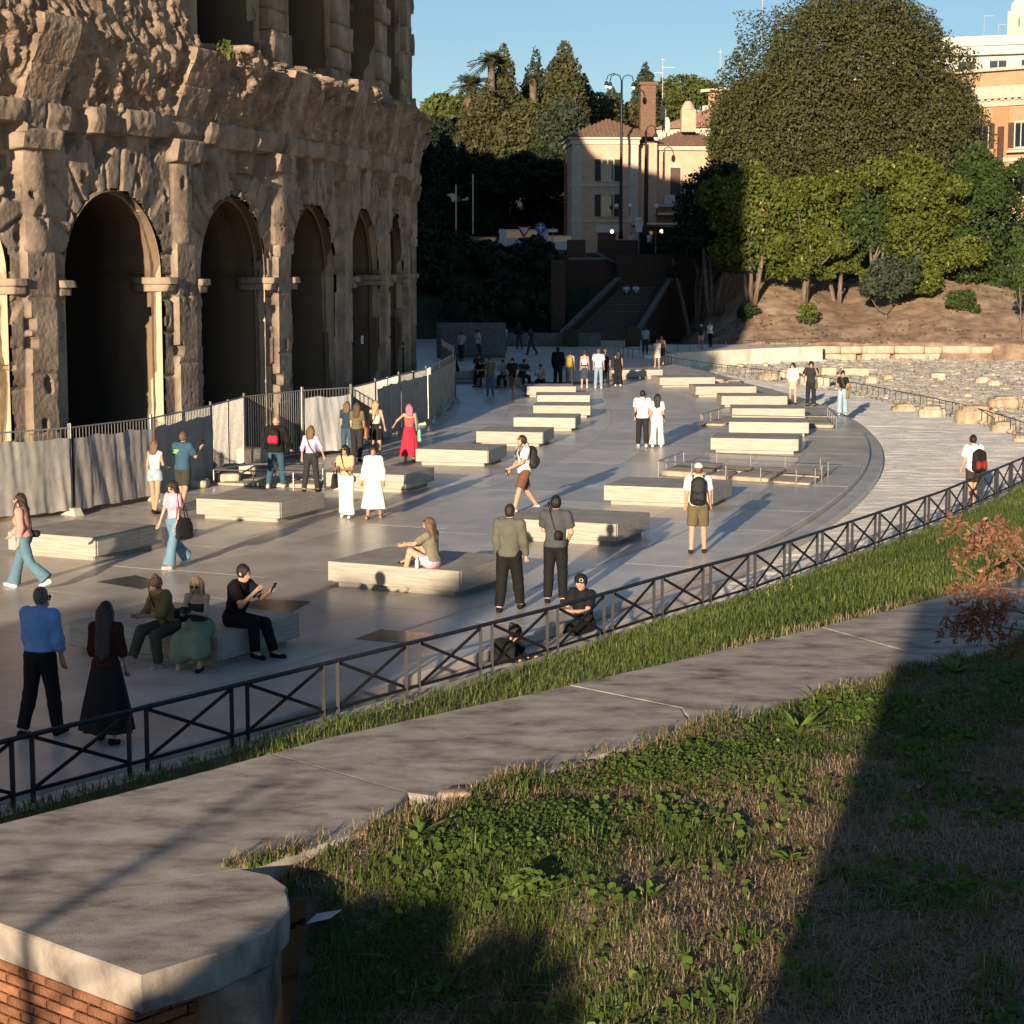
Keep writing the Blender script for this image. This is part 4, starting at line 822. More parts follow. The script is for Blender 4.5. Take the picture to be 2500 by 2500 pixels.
# shaded scrub masses on the bank behind the plaza: every bush its own thing
bl_=np.random.default_rng(61)
_po=['first','second','third','fourth','fifth','sixth','seventh','eighth','ninth','tenth','eleventh','twelfth','thirteenth','fourteenth','fifteenth','sixteenth','seventeenth','eighteenth','nineteenth','twentieth','twenty-first','twenty-second']
shl=['dark shaded shrub on the bank below the street, '+q+' from the amphitheatre' for q in _po]; ptl=['dark shaded park tree behind the street, '+q+' from the amphitheatre' for q in _po]
for i in range(22):
    px_=1015+i*17+bl_.uniform(-6,6); Y=bl_.uniform(151,160); X=(px_-1250)/F*Y
    if X>3.2: continue
    z=pz(X,Y); r2=np.random.default_rng(i); w_=bl_.uniform(1.6,2.6); h_=bl_.uniform(1.5,4.2); cl=dome(12,w_*.7,w_*.7,h_*.45,h_*.5,.8,r2,-.6,.3)
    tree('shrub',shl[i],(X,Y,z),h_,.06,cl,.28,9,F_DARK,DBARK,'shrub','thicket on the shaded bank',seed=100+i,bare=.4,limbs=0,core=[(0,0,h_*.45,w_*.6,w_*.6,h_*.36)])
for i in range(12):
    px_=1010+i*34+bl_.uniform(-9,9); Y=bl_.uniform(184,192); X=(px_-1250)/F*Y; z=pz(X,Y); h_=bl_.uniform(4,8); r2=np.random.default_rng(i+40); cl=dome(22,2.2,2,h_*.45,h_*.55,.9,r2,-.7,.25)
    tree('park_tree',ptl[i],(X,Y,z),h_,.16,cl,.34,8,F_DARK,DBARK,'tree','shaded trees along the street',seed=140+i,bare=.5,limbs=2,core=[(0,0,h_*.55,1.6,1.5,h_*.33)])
# ================================================================== BUILDINGS
PLAS=mat('pink_ochre_plaster',(.50,.345,.235),(.60,.43,.31),1.5,.85,.1,20); PLASW=mat('cream_trim',(.46,.405,.325),(.55,.49,.40),2,.8,.1,20)
OCH=mat('orange_plaster',(.42,.255,.15),(.50,.315,.19),1.2,.85,.1,20); OCHB=mat('brick_pilaster',(.42,.20,.10),(.52,.27,.14),6,.9,.3,30,stretch=(1,1,6)); WHT=mat('white_stucco',(.50,.47,.43),(.58,.55,.5),1.5,.8)
ROOFT=mat('terracotta_tile',(.15,.085,.06),(.32,.19,.13),5,.9,.3,20); GLASS=mat('window_glass',(.02,.025,.03),rough=.08,spec=.8); SHUT=mat('brown_shutter',(.06,.032,.025),(.10,.055,.04),8,.6); SHUTG=mat('dark_green_shutter',(.012,.016,.015),(.024,.03,.028),8,.6)
CHBR=mat('chimney_brick',(.12,.07,.05),(.24,.14,.095),9,.9,.5,30,stretch=(1,1,4)); AWN=mat('pale_awning',(.50,.49,.46),(.6,.58,.55),3,.7)
def slab(b,x0,x1,y0,y1,z0,z1): return b.box(((x0+x1)/2,(y0+y1)/2,(z0+z1)/2),(x1-x0,y1-y0,z1-z0))
def part(name,m,t,*boxes):
    b=MB(); 
    for q in boxes: slab(b,*q)
    return b.build(name,m,t)
def window(t,x,z,w_,h_,y=0,shutters=SHUTG,frame=PLASW,open_=True,lint=True):
    f=part('window',frame,t,(x-w_/2-.12,x+w_/2+.12,y-.10,y+.02,z-.14,z-.003),(x-w_/2-.12,x+w_/2+.12,y-.09,y+.02,z+h_+.003,z+h_+.16),(x-w_/2-.12,x-w_/2,y-.07,y+.02,z,z+h_),(x+w_/2,x+w_/2+.12,y-.07,y+.02,z,z+h_))
    part('pane',GLASS,f,(x-w_/2+.002,x-.05,y-.035,y-.012,z+.06,z+h_-.06),(x+.05,x+w_/2-.002,y-.035,y-.012,z+.06,z+h_-.06))
    part('sash',AWN,f,(x-.048,x+.048,y-.05,y-.008,z+.001,z+h_-.001),(x-w_/2,x-.05,y-.05,y-.008,z+.001,z+.058),(x+.05,x+w_/2,y-.05,y-.008,z+.001,z+.058))
    if shutters:
        for sg in (-1,1):
            xc=x+sg*(w_/2+.12+w_*.27); part('shutter',shutters,t,(xc-w_*.26,xc+w_*.26,y-.11,y-.04,z-.02,z+h_+.02))
def roof_hip(t,x0,x1,y0,y1,z,h,ov=.5,m=ROOFT,name='roof',rows=True):
    x0-=ov;x1+=ov;y0-=ov;y1+=ov; k=min(x1-x0,y1-y0)/2
    if x1-x0>y1-y0: r=[(x0+k,(y0+y1)/2),(x1-k,(y0+y1)/2)]
    else: r=[((x0+x1)/2,y0+k),((x0+x1)/2,y1-k)]
    b=MB(); V=[(x0,y0,z),(x1,y0,z),(x1,y1,z),(x0,y1,z),(r[0][0],r[0][1],z+h),(r[1][0],r[1][1],z+h)]
    fs=[(0,1,5,4),(1,2,5),(2,3,4,5),(3,0,4)] if x1-x0>y1-y0 else [(0,1,4),(1,2,5,4),(2,3,5),(3,0,4,5)]
    b.add(V,fs+[(3,2,1,0)]); rf=b.build(name,m,t)
    b=MB(); n=int((x1-x0)/.35)
    for i in range(n):   # raised cover tiles running down the front slope
        u=(i+.5)/n; xa=x0+(x1-x0)*u; d=min(u,1-u)*(x1-x0); f=min(1,d/k); b.bar((xa,y0-.02,z+.05),(xa,y0+k*f,z+h*f+.05),.13,.07)
    tag(b.build('roof_tile',m,rf),kind='stuff'); return rf
# -- small yellow-pink house above the stairs
HX,HY=5.0,168.0; zb=6.6
hs=thing('yellow_house','small pinkish yellow house with tiled roof and tall brick chimney above the stairs','house',(HX,HY,zb),R(3))
part('wall',PLAS,hs,(0,5.6,0,7,0,9.4)); part('wall',PLAS,hs,(5.61,7.3,1.2,7,0,9.2)); part('wall',PLAS,hs,(7.31,13.6,2.2,8.5,0,9.0))
for z0,z1,o in ((9.0,9.4,.14),(9.41,9.62,.34),(5.5,5.8,.10),(2.55,2.75,.10)): part('cornice',PLASW,hs,(-o,5.6+o*.5,-o,0,z0,z1)) if z0<9 else part('cornice',PLASW,hs,(-o,5.6+o*.5,-o,7.1,z0,z1))
part('cornice',PLASW,hs,(5.65,13.7,1.9,2.19,8.65,9.0))
for x0 in (0,4.75): part('corner_pilaster',PLASW,hs,(x0+.02,x0+.83,-.06,-.004,0,9.0))
roof_hip(hs,0,6.6,0,7,9.63,1.7,.55); roof_hip(hs,6.9,13.6,2.2,8.5,9.05,1.5,.45)
window(hs,3.0,6.0,.9,1.75); window(hs,3.0,3.1,.9,1.75); part('door',SHUT,hs,(2.2,3.7,-.06,.0,0,1.7)); part('shop_sign',AWN,hs,(2.0,4.0,-.12,-.02,1.72,2.3))
for x in (9.0,11.6): window(hs,x,4.6,.85,2.6,2.2,None); part('french_shutter',SHUT,hs,(x-.42,x+.42,2.08,2.12,4.62,7.18))
st=part('chimney',CHBR,hs,(5.9,7.15,1.3,2.6,9.2,14.0)); 
for k in range(16): part('brick_course',CHBR,st,(5.88,7.17,1.28,2.62,9.5+k*.28,9.5+k*.28+.2))
part('chimney_cap',CHBR,st,(5.75,7.3,1.15,2.75,14.01,14.25))
b=MB(); b.box((10.2,3.4,11.2),(1.2,1.0,1.9),bev=.05); b.lathe([(.62,0),(.5,.35),(.25,.7)],10,(10.2,3.4,12.15)); b.build('chimney_pot',PLAS,hs)
dm=part('dormer',PLAS,hs,(13.0,14.4,3.4,5,9.6,11.0)); part('dormer_window',GLASS,dm,(13.4,14.0,3.36,3.398,9.8,10.6)); roof_hip(hs,13.0,14.4,3.4,5,11.01,.5,.2,name='dormer_roof')
part('balcony',PLASW,hs,(7.4,13.4,1.0,2.15,3.9,4.1)); part('awning',AWN,hs,(7.2,14,-.2,2.1,3.2,3.34)); part('cafe_awning',AWN,hs,(5.0,10.4,-1.2,1.15,2.35,2.5)); part('cafe_opening',GLASS,hs,(5.7,7.2,1.14,1.19,0,2.2),(7.4,10.0,2.1,2.18,0,2.2))
b=MB(); b.tube([(6.5,1.1,9.1),(6.5,1.1,5),(6.5,1.1,2.4)],.06,6); b.tube([(5.75,1.12,9.15),(6.2,1.1,9.05),(6.5,1.1,8.7)],.06,6); tag(b.build('drainpipe',IRON,hs))
part('air_conditioner',WHT,hs,(8.0,8.9,1.5,1.9,4.15,4.9))
# -- taller ochre palace behind the oak, cornice dentils and brick pilasters
a0=Vector((20.4,214,0)); a1=Vector((53.5,184,0)); d=a1-a0; pa=thing('ochre_palace','long orange ochre palace with white cornice half hidden by the great oak','building',(a0.x,a0.y,7.2),math.atan2(d.y,d.x)); Ln=d.length
part('wall',OCH,pa,(0,Ln,0,14,-2,14.0)); part('attic_wall',OCH,pa,(.3,Ln,.3,13,15.2,16.6))
for z0,z1,o in ((13.3,13.8,.25),(14.01,14.35,.55),(14.36,15.2,.15),(16.61,16.9,.3),(8.1,8.5,.2),(1.6,2.0,.15)): part('cornice',PLASW,pa,(-o,Ln,-o,.02+(14 if z0>14 else -.03),z0,z1))
for i in range(int(Ln/.7)): part('dentil',PLASW,pa,(i*.7,i*.7+.35,-.45,-.256,13.81,14.0))
for x in (1.4,8,17,26.2,34): part('brick_pilaster',OCHB,pa,(x,x+1.7,-.10,-.004,0,13.3))
for x in (4.5,11,14,21,24,30.5,33,37,40.5,43):
    for z in (9.4,4.8,.4): window(pa,x,z,1.15,2.3,0,SHUT if z>4 else None,WHT)
part('balcony',PLASW,pa,(36.0,41.8,-.9,-.1,8.9,9.1)); part('downpipe',SHUT,pa,(34.7,35.3,-.3,-.12,2.0,11.4))
roof_hip(pa,38,Ln-.2,1,12,16.92,2.6,.2)
# left end gable wing of the palace
ga=thing('gabled_building','plain pale building with a low gable between house and palace','building',(15.0,209,9),R(-30)); part('wall',PLASW,ga,(0,9,0,8,0,10.6)); b=MB(); b.add([(-.4,-.4,10.6),(9.4,-.4,10.6),(9.4,8,10.6),(-.4,8,10.6),(9.4,-.4,13.4),(9.4,8,13.4)],[(0,1,4),(0,4,5,3),(2,3,5),(1,2,5,4)]); b.build('roof',ROOFT,ga)
# -- white flats behind
wf=thing('white_flats','white block of flats with roof terrace rising behind the palace','building',(44,240,9),R(-20)); part('wall',WHT,wf,(0,24,0,12,0,22.0)); part('parapet',WHT,wf,(-.3,24.3,-.35,.0,22.01,23.1)); part('canopy_band',WHT,wf,(-.5,24.4,-.9,-.02,20.9,21.5)); part('roof_house',PLASW,wf,(14,20,3,9,22.1,26.2))
for x in (2.6,6.2,9.8,13.4,17,20.6): window(wf,x,18.3,1.9,2.0,0,None,WHT)
# -- stairs, terrace walls
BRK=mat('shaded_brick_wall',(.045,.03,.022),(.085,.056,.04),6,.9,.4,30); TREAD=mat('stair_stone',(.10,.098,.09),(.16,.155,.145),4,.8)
stt=thing('stone_stairs','broad stone stairs climbing from the shaded plaza to the street','stairs',(4.1,149,0))
for i in range(24):
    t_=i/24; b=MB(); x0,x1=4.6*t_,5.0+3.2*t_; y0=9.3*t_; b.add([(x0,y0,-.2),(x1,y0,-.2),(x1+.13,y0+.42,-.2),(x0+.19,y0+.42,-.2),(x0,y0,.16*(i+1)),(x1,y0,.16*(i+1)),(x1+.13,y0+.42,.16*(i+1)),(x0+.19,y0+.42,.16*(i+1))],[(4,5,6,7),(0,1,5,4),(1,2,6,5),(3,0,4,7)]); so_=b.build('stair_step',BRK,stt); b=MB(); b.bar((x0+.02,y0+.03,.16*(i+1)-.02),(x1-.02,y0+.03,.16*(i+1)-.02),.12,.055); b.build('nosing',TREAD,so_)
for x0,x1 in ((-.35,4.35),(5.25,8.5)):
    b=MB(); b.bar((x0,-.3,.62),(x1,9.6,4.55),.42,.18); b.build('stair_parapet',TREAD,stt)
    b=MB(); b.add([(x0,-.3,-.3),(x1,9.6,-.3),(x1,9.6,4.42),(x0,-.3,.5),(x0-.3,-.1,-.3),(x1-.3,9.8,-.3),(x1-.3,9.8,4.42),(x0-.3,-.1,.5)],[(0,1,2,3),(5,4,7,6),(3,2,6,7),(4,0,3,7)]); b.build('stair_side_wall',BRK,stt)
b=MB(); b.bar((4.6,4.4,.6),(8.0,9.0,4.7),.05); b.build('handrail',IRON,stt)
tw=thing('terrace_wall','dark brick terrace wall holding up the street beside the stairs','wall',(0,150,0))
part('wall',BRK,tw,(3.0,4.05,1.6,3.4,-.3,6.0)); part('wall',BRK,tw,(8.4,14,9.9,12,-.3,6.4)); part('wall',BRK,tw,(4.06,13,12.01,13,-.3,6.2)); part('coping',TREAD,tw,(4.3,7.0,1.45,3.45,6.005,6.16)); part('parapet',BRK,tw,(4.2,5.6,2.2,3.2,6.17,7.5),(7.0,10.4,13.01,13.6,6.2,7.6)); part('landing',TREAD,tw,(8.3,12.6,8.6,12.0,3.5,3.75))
struct(part('street_terrace',ASPH,None,(2.5,40,162.8,172,-.3,6.5)))
b=MB(); b.bar((6.8,162.2,6.6),(11.6,161.2,4.2),.4,.2); tag(b.build('sloping_coping',TREAD),'pale sloping wall coping above the stairs in the shade','wall coping')
# ================================================================== GRASS AND WEEDS OF THE FOREGROUND
GRN=mat('grass_blade',(.05,.08,.016),(.32,.36,.115),3,.5,c3=(.145,.20,.042),tint=True,trans=.3,spec=.3)
LUSH=mat('lush_grass_blade',(.06,.10,.018),(.33,.36,.12),3,.5,c3=(.17,.22,.05),tint=True,trans=.32,spec=.3)
STRAW=mat('dry_grass_blade',(.20,.135,.07),(.66,.55,.37),3,.7,c3=(.42,.32,.19),tint=True,trans=.15,spec=.25)
CLOV=mat('clover_leaf',(.05,.09,.014),(.26,.30,.08),3,.6,c3=(.12,.175,.03),tint=True,trans=.3,spec=.25)
BROWNL=mat('withered_leaf',(.14,.06,.035),(.50,.30,.19),3,.75,c3=(.33,.165,.095),tint=True,trans=.25)
def blades(name,X,Y,Z,h,lean,wd,m,seed,tint=None,flat=False):
    r=np.random.default_rng(seed); n=len(X); a=r.uniform(0,6.283,n) if flat else PI/2+PI*(r.random(n)<.35)+r.normal(0,.85,n); ln=lean*r.uniform(.2,1.6,n); dx,dy=np.cos(a),np.sin(a); px_,py_=-dy,dx
    P=np.stack([X,Y,Z],1); D=np.stack([dx,dy,0*dx],1); S_=np.stack([px_,py_,0*dx],1)*(wd*r.uniform(.6,1.4,n))[:,None]; U=np.array([0,0,1.])
    if flat: m1=P+D*(h*.5)[:,None]+U*(.012+.03*r.random(n))[:,None]; m2=P+D*h[:,None]+U*(.004+.05*r.random(n)**3)[:,None]; P=P+U*.012
    else: m1=P+D*(h*ln*.35)[:,None]+U*(h*.6)[:,None]; m2=P+D*(h*ln)[:,None]+U*(h*np.clip(1-.35*ln,.2,1))[:,None]
    V=np.stack([P-S_,P+S_,m1+S_*.75,m1-S_*.75,m2],1).reshape(-1,3); b=np.arange(n)*5
    t=np.clip((.45 if tint is None else tint)+r.normal(0,.18,n),0,1)
    o=np_mesh(name,V,[np.stack([b,b+1,b+2,b+3],1),np.stack([b+3,b+2,b+4],1)],m,col=np.repeat(t,5)); tag(o,kind='stuff'); return o
gr=np.random.default_rng(31)
def scatter(n,x0,x1,y0,y1,f):
    X=gr.uniform(x0,x1,n);Y=gr.uniform(y0,y1,n); k=f(X,Y); return X[k],Y[k]
def vis(X,Y,m=.285): return (np.abs(X)<m*Y+.2)
def green(X,Y): return fbm(X*.75+3,Y*.75,0,101,4)
def near_ok(X,Y): return near_poly(X,Y)&vis(X,Y)&(Y>9.2)&((X>-1.6))
dcop=lambda X,Y: near_y(X)-Y
# green turf, patchy
X,Y=scatter(330000,-1.7,6.6,9.2,22.5,lambda x,y:near_ok(x,y)&(gr.random(len(x))<np.clip(.30+3.4*green(x,y)-.25*np.exp(-((dcop(x,y)-.4)/.4)**2)-.5*ss(2.2,4.5,x-(y-10)*.28),.03,1)))
g_=green(X,Y); blades('turf_grass',X,Y,near_z(X,Y)-.01,.022+.05*gr.random(len(X))+.11*np.clip(g_,0,1)*gr.random(len(X)),.85,.0042,GRN,1,.5+.45*fbm(X*1.6,Y*1.6,0,103))
# tall tussocks
tc=scatter(160,-1.6,6.4,9.3,21,near_ok); TX=[];TY=[]
for x,y in zip(*tc):
    k=gr.integers(20,60); TX.append(x+gr.normal(0,.07,k)); TY.append(y+gr.normal(0,.07,k))
TX,TY=np.concatenate(TX),np.concatenate(TY); k=near_ok(TX,TY); TX,TY=TX[k],TY[k]
blades('tall_grass',TX,TY,near_z(TX,TY)-.01,.08+.13*gr.random(len(TX)),.8,.004,GRN,2,.6)
# dry grass: standing stubble and flat litter
X,Y=scatter(200000,-1.7,6.6,9.2,22.5,lambda x,y:near_ok(x,y)&(gr.random(len(x))<np.clip(.40-1.6*green(x,y)+.4*(fbm(x*1.2,y*1.2,0,104)),.02,.8)))
blades('dry_stubble',X,Y,near_z(X,Y)-.01,.02+.06*gr.random(len(X))+.05*gr.random(len(X))**4,1.1,.0032,STRAW,3,.5+.3*fbm(X*1.3,Y*1.3,0,113))
X,Y=scatter(110000,-1.7,6.6,9.2,22.5,lambda x,y:near_ok(x,y)&(gr.random(len(x))<np.clip(.40-.8*green(x,y),.1,.8)))
blades('dry_litter',X,Y,near_z(X,Y),.07+.26*gr.random(len(X))**2,.5,.0034,STRAW,4,.52+.3*fbm(X*.9,Y*.9,0,117),True)
# clover carpet beside the coping
X,Y=scatter(110000,-.8,5.2,11.8,20.5,lambda x,y:near_ok(x,y)&(dcop(x,y)>.12)&(gr.random(len(x))<np.exp(-((dcop(x,y)-1.0)/.95)**2)*np.clip(.55+2.2*fbm(x*1.6,y*1.6,0,106),0,1)))
def leaflets(name,X,Y,Z,size,m,seed,tilt=.5):
    r=np.random.default_rng(seed); n=len(X); P=np.stack([X,Y,Z],1); a=r.uniform(0,6.283,n); nn=np.stack([r.normal(0,tilt,n),r.normal(-.35,tilt,n),np.ones(n)],1); nn/=np.linalg.norm(nn,axis=1,keepdims=True)
    t=np.stack([np.cos(a),np.sin(a),0*a],1); t-=nn*(t*nn).sum(1,keepdims=True); t/=np.linalg.norm(t,axis=1,keepdims=True); b=np.cross(nn,t); s=(size*r.uniform(.6,1.4,n))[:,None]; V=[]
    for k in range(6): an=k*PI/3; V.append(P+(t*math.cos(an)+b*math.sin(an))*s)
    V=np.stack(V,1).reshape(-1,3); tt=np.clip(.5+r.normal(0,.2,n),0,1); o=np_mesh(name,V,[np.arange(6*n).reshape(n,6)],m,col=np.repeat(tt,6)); tag(o,kind='stuff')
leaflets('clover',X,Y,near_z(X,Y)+.02+.05*gr.random(len(X)),.012,CLOV,5)
X,Y=scatter(26000,-1.4,6.4,9.3,20.5,lambda x,y:near_ok(x,y)&(gr.random(len(x))<np.clip(3.2*fbm(x*1.9+5,y*1.9,0,119,3)-.35,0,1)))
leaflets('broadleaf_weeds',X,Y,near_z(X,Y)+.02+.05*gr.random(len(X)),.026,CLOV,11,.6)
# ragged fringe hanging over the coping edge
X=gr.uniform(-1.9,6,20000); Y=near_y(X)+gr.normal(-.05,.08,20000)+.22*fbm(X*2.1,X*0,0,107,3); k=vis(X,Y)&(Y<near_y(X)+.22)&(gr.random(len(X))<np.clip(.22+1.9*fbm(X*1.7,0*X,0,108)+.35*(X<.2),.02,1)); X,Y=X[k],Y[k]; Zf=np.where(Y>near_y(X),1.605,near_z(X,Y)-.01)
blades('edge_fringe',X,Y,Zf,.03+.12*gr.random(len(X))**1.7,1.1,.0032,STRAW,6,.55); k=gr.random(len(X))<.55; blades('edge_grass',X[k]+.02,Y[k]-.02,Zf[k]-.01,.04+.10*gr.random(k.sum()),.9,.0036,GRN,7,.6)
# lush bank towards the fence
bank_ok=lambda x,y:(y>far_y(x)+.0)&(y<rail_y(x)-.05)&(np.abs(x)<.29*y+.3)
X,Y=scatter(420000,-6,14,12,52,lambda x,y:bank_ok(x,y)&(gr.random(len(x))<np.clip(1.2-y/60,.3,1)))
u=(Y-far_y(X))/np.maximum(rail_y(X)-far_y(X),.1); hh=(.06+.13*gr.random(len(X)))*(1-.35*(u<.08)); blades('bank_grass',X,Y,bank_z(X,Y)-.02,hh*(1+.35*fbm(X*.8,Y*.8,0,110)),.8,.0055,LUSH,8,.5+.5*fbm(X*.7,Y*.7,0,109)+.15*fbm(X*3,Y*3,0,115))
X,Y=scatter(60000,-4,9,13,30,lambda x,y:bank_ok(x,y)&(y-far_y(x)<.55)); blades('bank_dry_grass',X,Y,bank_z(X,Y)-.02,.06+.12*gr.random(len(X)),.9,.004,STRAW,9,.55)
# ---- single plants
def leafmesh(L,wd,n=5,fold=.25,droop=.3):
    V=[];Fq=[]
    for i in range(n+1):
        u=i/n; w_=wd*math.sin(PI*min(.98,.08+.9*u))**.8; x=L*u; z=.35*L*u-droop*L*u*u; V+=[(x,-w_,z+fold*w_),(x,0,z),(x,w_,z+fold*w_)]
    for i in range(n): Fq+=[(3*i,3*i+3,3*i+4,3*i+1),(3*i+1,3*i+4,3*i+5,3*i+2)]
    return V,Fq
def roundleaf(r):
    V=[(0,0,0)];
    for i in range(14):
        a=.35+(2*PI-.7)*i/13-PI; q=r*(1+.10*math.sin(i*2.6)); V.append((r*.55+q*math.cos(a+PI),q*math.sin(a+PI),.10*r*math.cos(i*2.6)+.12*r))
    return V,[(0,i,i+1) for i in range(1,14)]
PLANTM=mat('broad_weed_leaf',(.075,.125,.018),(.16,.22,.045),9,.55,.2,30,trans=.25)
def rosette(px_,py_,n,L,wd,label,name='weed_plant',rnd_=False,seed=0,up=.5):
    x,y,_=at(px_,py_,1.5); 
    for it in range(3): z=float(near_z(np.array([x]),np.array([y]))[0]); x,y,_=at(px_,py_,z)
    t=thing(name,label,'plant',(x,y,z),0); r=np.random.default_rng(seed); V,Fq=roundleaf(L) if rnd_ else leafmesh(L,wd); b=MB(); b.add(V,Fq); p=None
    for i in range(n):
        a=r.uniform(0,6.283); rr_=r.uniform(0,up)*L*5 if rnd_ else 0; loc=(rr_*math.cos(a)*1.0,rr_*math.sin(a)*.8,r.uniform(.05,.20)-(.12*rr_) if rnd_ else .01)
        rot=(r.normal(.55,.35),r.normal(0,.35),r.uniform(0,6.283)) if rnd_ else (r.normal(0,.15),-r.uniform(.1,.75),a)
        if rnd_: rot=(r.normal(.6,.3),r.normal(0,.3),r.normal(-PI/2,1.2))
        sc=r.uniform(.65,1.15)
        if p is None: p=b.build('leaf',PLANTM,t,loc=loc,rot=rot); p.scale=(sc,)*3
        else: inst(p,t,loc,rot,(sc,)*3)
    if rnd_:
        s=MB()
        for i in range(12): a=r.uniform(0,6.28); q=r.uniform(.05,.3); s.tube([(0,0,0),(q*.5*math.cos(a),q*.4*math.sin(a),.08),(q*math.cos(a),q*.8*math.sin(a),.14)],.003,4)
        tag(s.build('stems',PLANTM,t),kind='stuff')
rosette(1290,2205,52,.055,0,'mallow plant with many round lobed leaves in the turf',rnd_=True,seed=1)
rosette(1950,1800,26,.30,.022,'large rosette of long toothed leaves near the coping edge',seed=2)
rosette(1990,1720,18,.20,.018,'small leafy rosette close against the coping edge',seed=3)
rosette(1925,2110,20,.12,.028,'bright green weed with broad short leaves at the shadow edge',seed=4)
rosette(1795,2085,12,.11,.03,'small broad leaved weed left of the bright green weed',seed=5)
rosette(1900,2020,18,.17,.012,'narrow leaved tuft just left of the broad shadow',seed=6)
rosette(1020,2050,20,.24,.02,'weed with long flat leaves on the left of the turf',seed=7)
rosette(2330,1650,24,.30,.025,'shaded leafy weed below the withered branches',seed=8)
rosette(1590,2195,12,.12,.02,'little weed in the middle of the dry patch',seed=9)
rosette(1060,2270,12,.10,.02,'little weed left of the mallow plant',seed=10)
x,y,_=at(790,2235,1.35); b=MB(); b.add([(-.11,-.05,0),(.05,-.09,.05),(.12,.03,.07),(-.05,.07,.03)],[(0,1,2,3)]); o=b.build('paper_scrap',mat('litter_paper',(.55,.55,.6),(.7,.7,.74),6,.8),None,loc=(x,y,float(near_z(np.array([x]),np.array([y]))[0])+.05)); tag(o,'crumpled pale paper scrap in the grass beside the parapet end','litter')
x,y,_=at(1110,1965,1.55); o=rough('pink_stone',bxc(x-.13,x+.13,y-.08,y+.08,1.5,1.66),mat('pink_brick_stone',(.34,.22,.17),(.45,.31,.25),6,.9,.3,20),None,6,.02,6,.1,seed=2); tag(o,'small pinkish stone lying at the coping edge in dry grass','stone')
for px_,py_,Lh,l in ((2035,2260,.22,'bare pale twig standing in the shaded turf'),(2150,1850,.12,'short pale twig lying inside the broad shadow'),(640,2340,.55,'long dry stalk beside the broken parapet corner')):
    x,y,_=at(px_,py_,1.4); z=float(near_z(np.array([x]),np.array([y]))[0]); b=MB(); b.tube([(0,0,0),(.02,.02,Lh*.5),(.05,.0,Lh)],.0035,5); tag(b.build('twig',STRAW,None,loc=(x,y,z)),l,'twig')
# yellow flowering stalks on the bank
YEL=mat('yellow_flower',(.55,.45,.05)); 
for i,(px_,py_) in enumerate(((1900,1497),(1885,1520),(1868,1560),(1925,1540))):
    x,y,_=at(px_,py_+20,.7); z=float(bank_z(np.array([x]),np.array([y]))[0]); t=thing('flower_stalk',['tallest yellow flowering stalk on the grass bank','shorter yellow flowering stalk left of the tallest','lowest yellow flowering stalk near the shaded grass','thin yellow flowering stalk right of the others'][i],'flower',(x,y,z),0,'yellow flowering stalks'); b=MB(); b.tube([(0,0,0),(.02,0,.25),(.03,0,.5)],.006,5); b.build('stem',LUSH,t); b=MB()
    for k in range(7): b.ell((.03+gr.normal(0,.012),gr.normal(0,.012),.34+.022*k),(.007,.007,.007),6,4)
    tag(b.build('blossoms',YEL,t),kind='stuff')
# ---- withered branch reaching in from the right
br=thing('withered_shrub','withered shrub with rust brown leaf clusters reaching in from the right edge','shrub',(5.9,17.2,1.6)); O_=Vector((5.9,17.2,1.6)); tips=[]
def bp_(x,y,Yd): return Vector(atY(x,y,Yd))-O_
for pts in (((2530,1420,17.2),(2470,1360,17.0),(2400,1310,16.9),(2350,1275,16.8)),((2560,1470,17.2),(2480,1440,16.8),(2410,1430,16.7),(2350,1390,16.6)),((2560,1520,17.2),(2480,1490,16.7),(2400,1495,16.5),(2325,1505,16.4)),((2540,1450,17.3),(2480,1310,17.4),(2440,1285,17.4),(2400,1265,17.3)),((2560,1560,17),(2500,1540,16.6),(2440,1530,16.5),(2380,1470,16.4)),((2560,1400,17.2),(2500,1340,17.2),(2480,1310,17.2))):
    P=[Vector((.4,.2,-.2))]+[bp_(*p) for p in pts]; b=MB(); b.tube(P,[.02,.014,.011,.008,.004][:len(P)],6); b.build('branch',BARK,br,True); tips+= [P[k]+(P[k+1]-P[k])*q for k in range(2,len(P)-1) for q in (.2,.6,1.)]
LP=[];LN=[]
for tp in tips:
    for k in range(3):
        c=np.array(tp)+gr.normal(0,.08,3); n=20; q=np.linspace(0,1,n)[:,None]; dr=np.array([gr.normal(-.3,.5),gr.normal(0,.4),-.9]); LP.append(c+dr*.17*q+gr.normal(0,.014,(n,3))); LN.append(gr.normal(0,1,(n,3))+[0,-1,.3])
leaves('withered_leaves',np.concatenate(LP),np.concatenate(LN),.022,BROWNL,br,77,3.0)
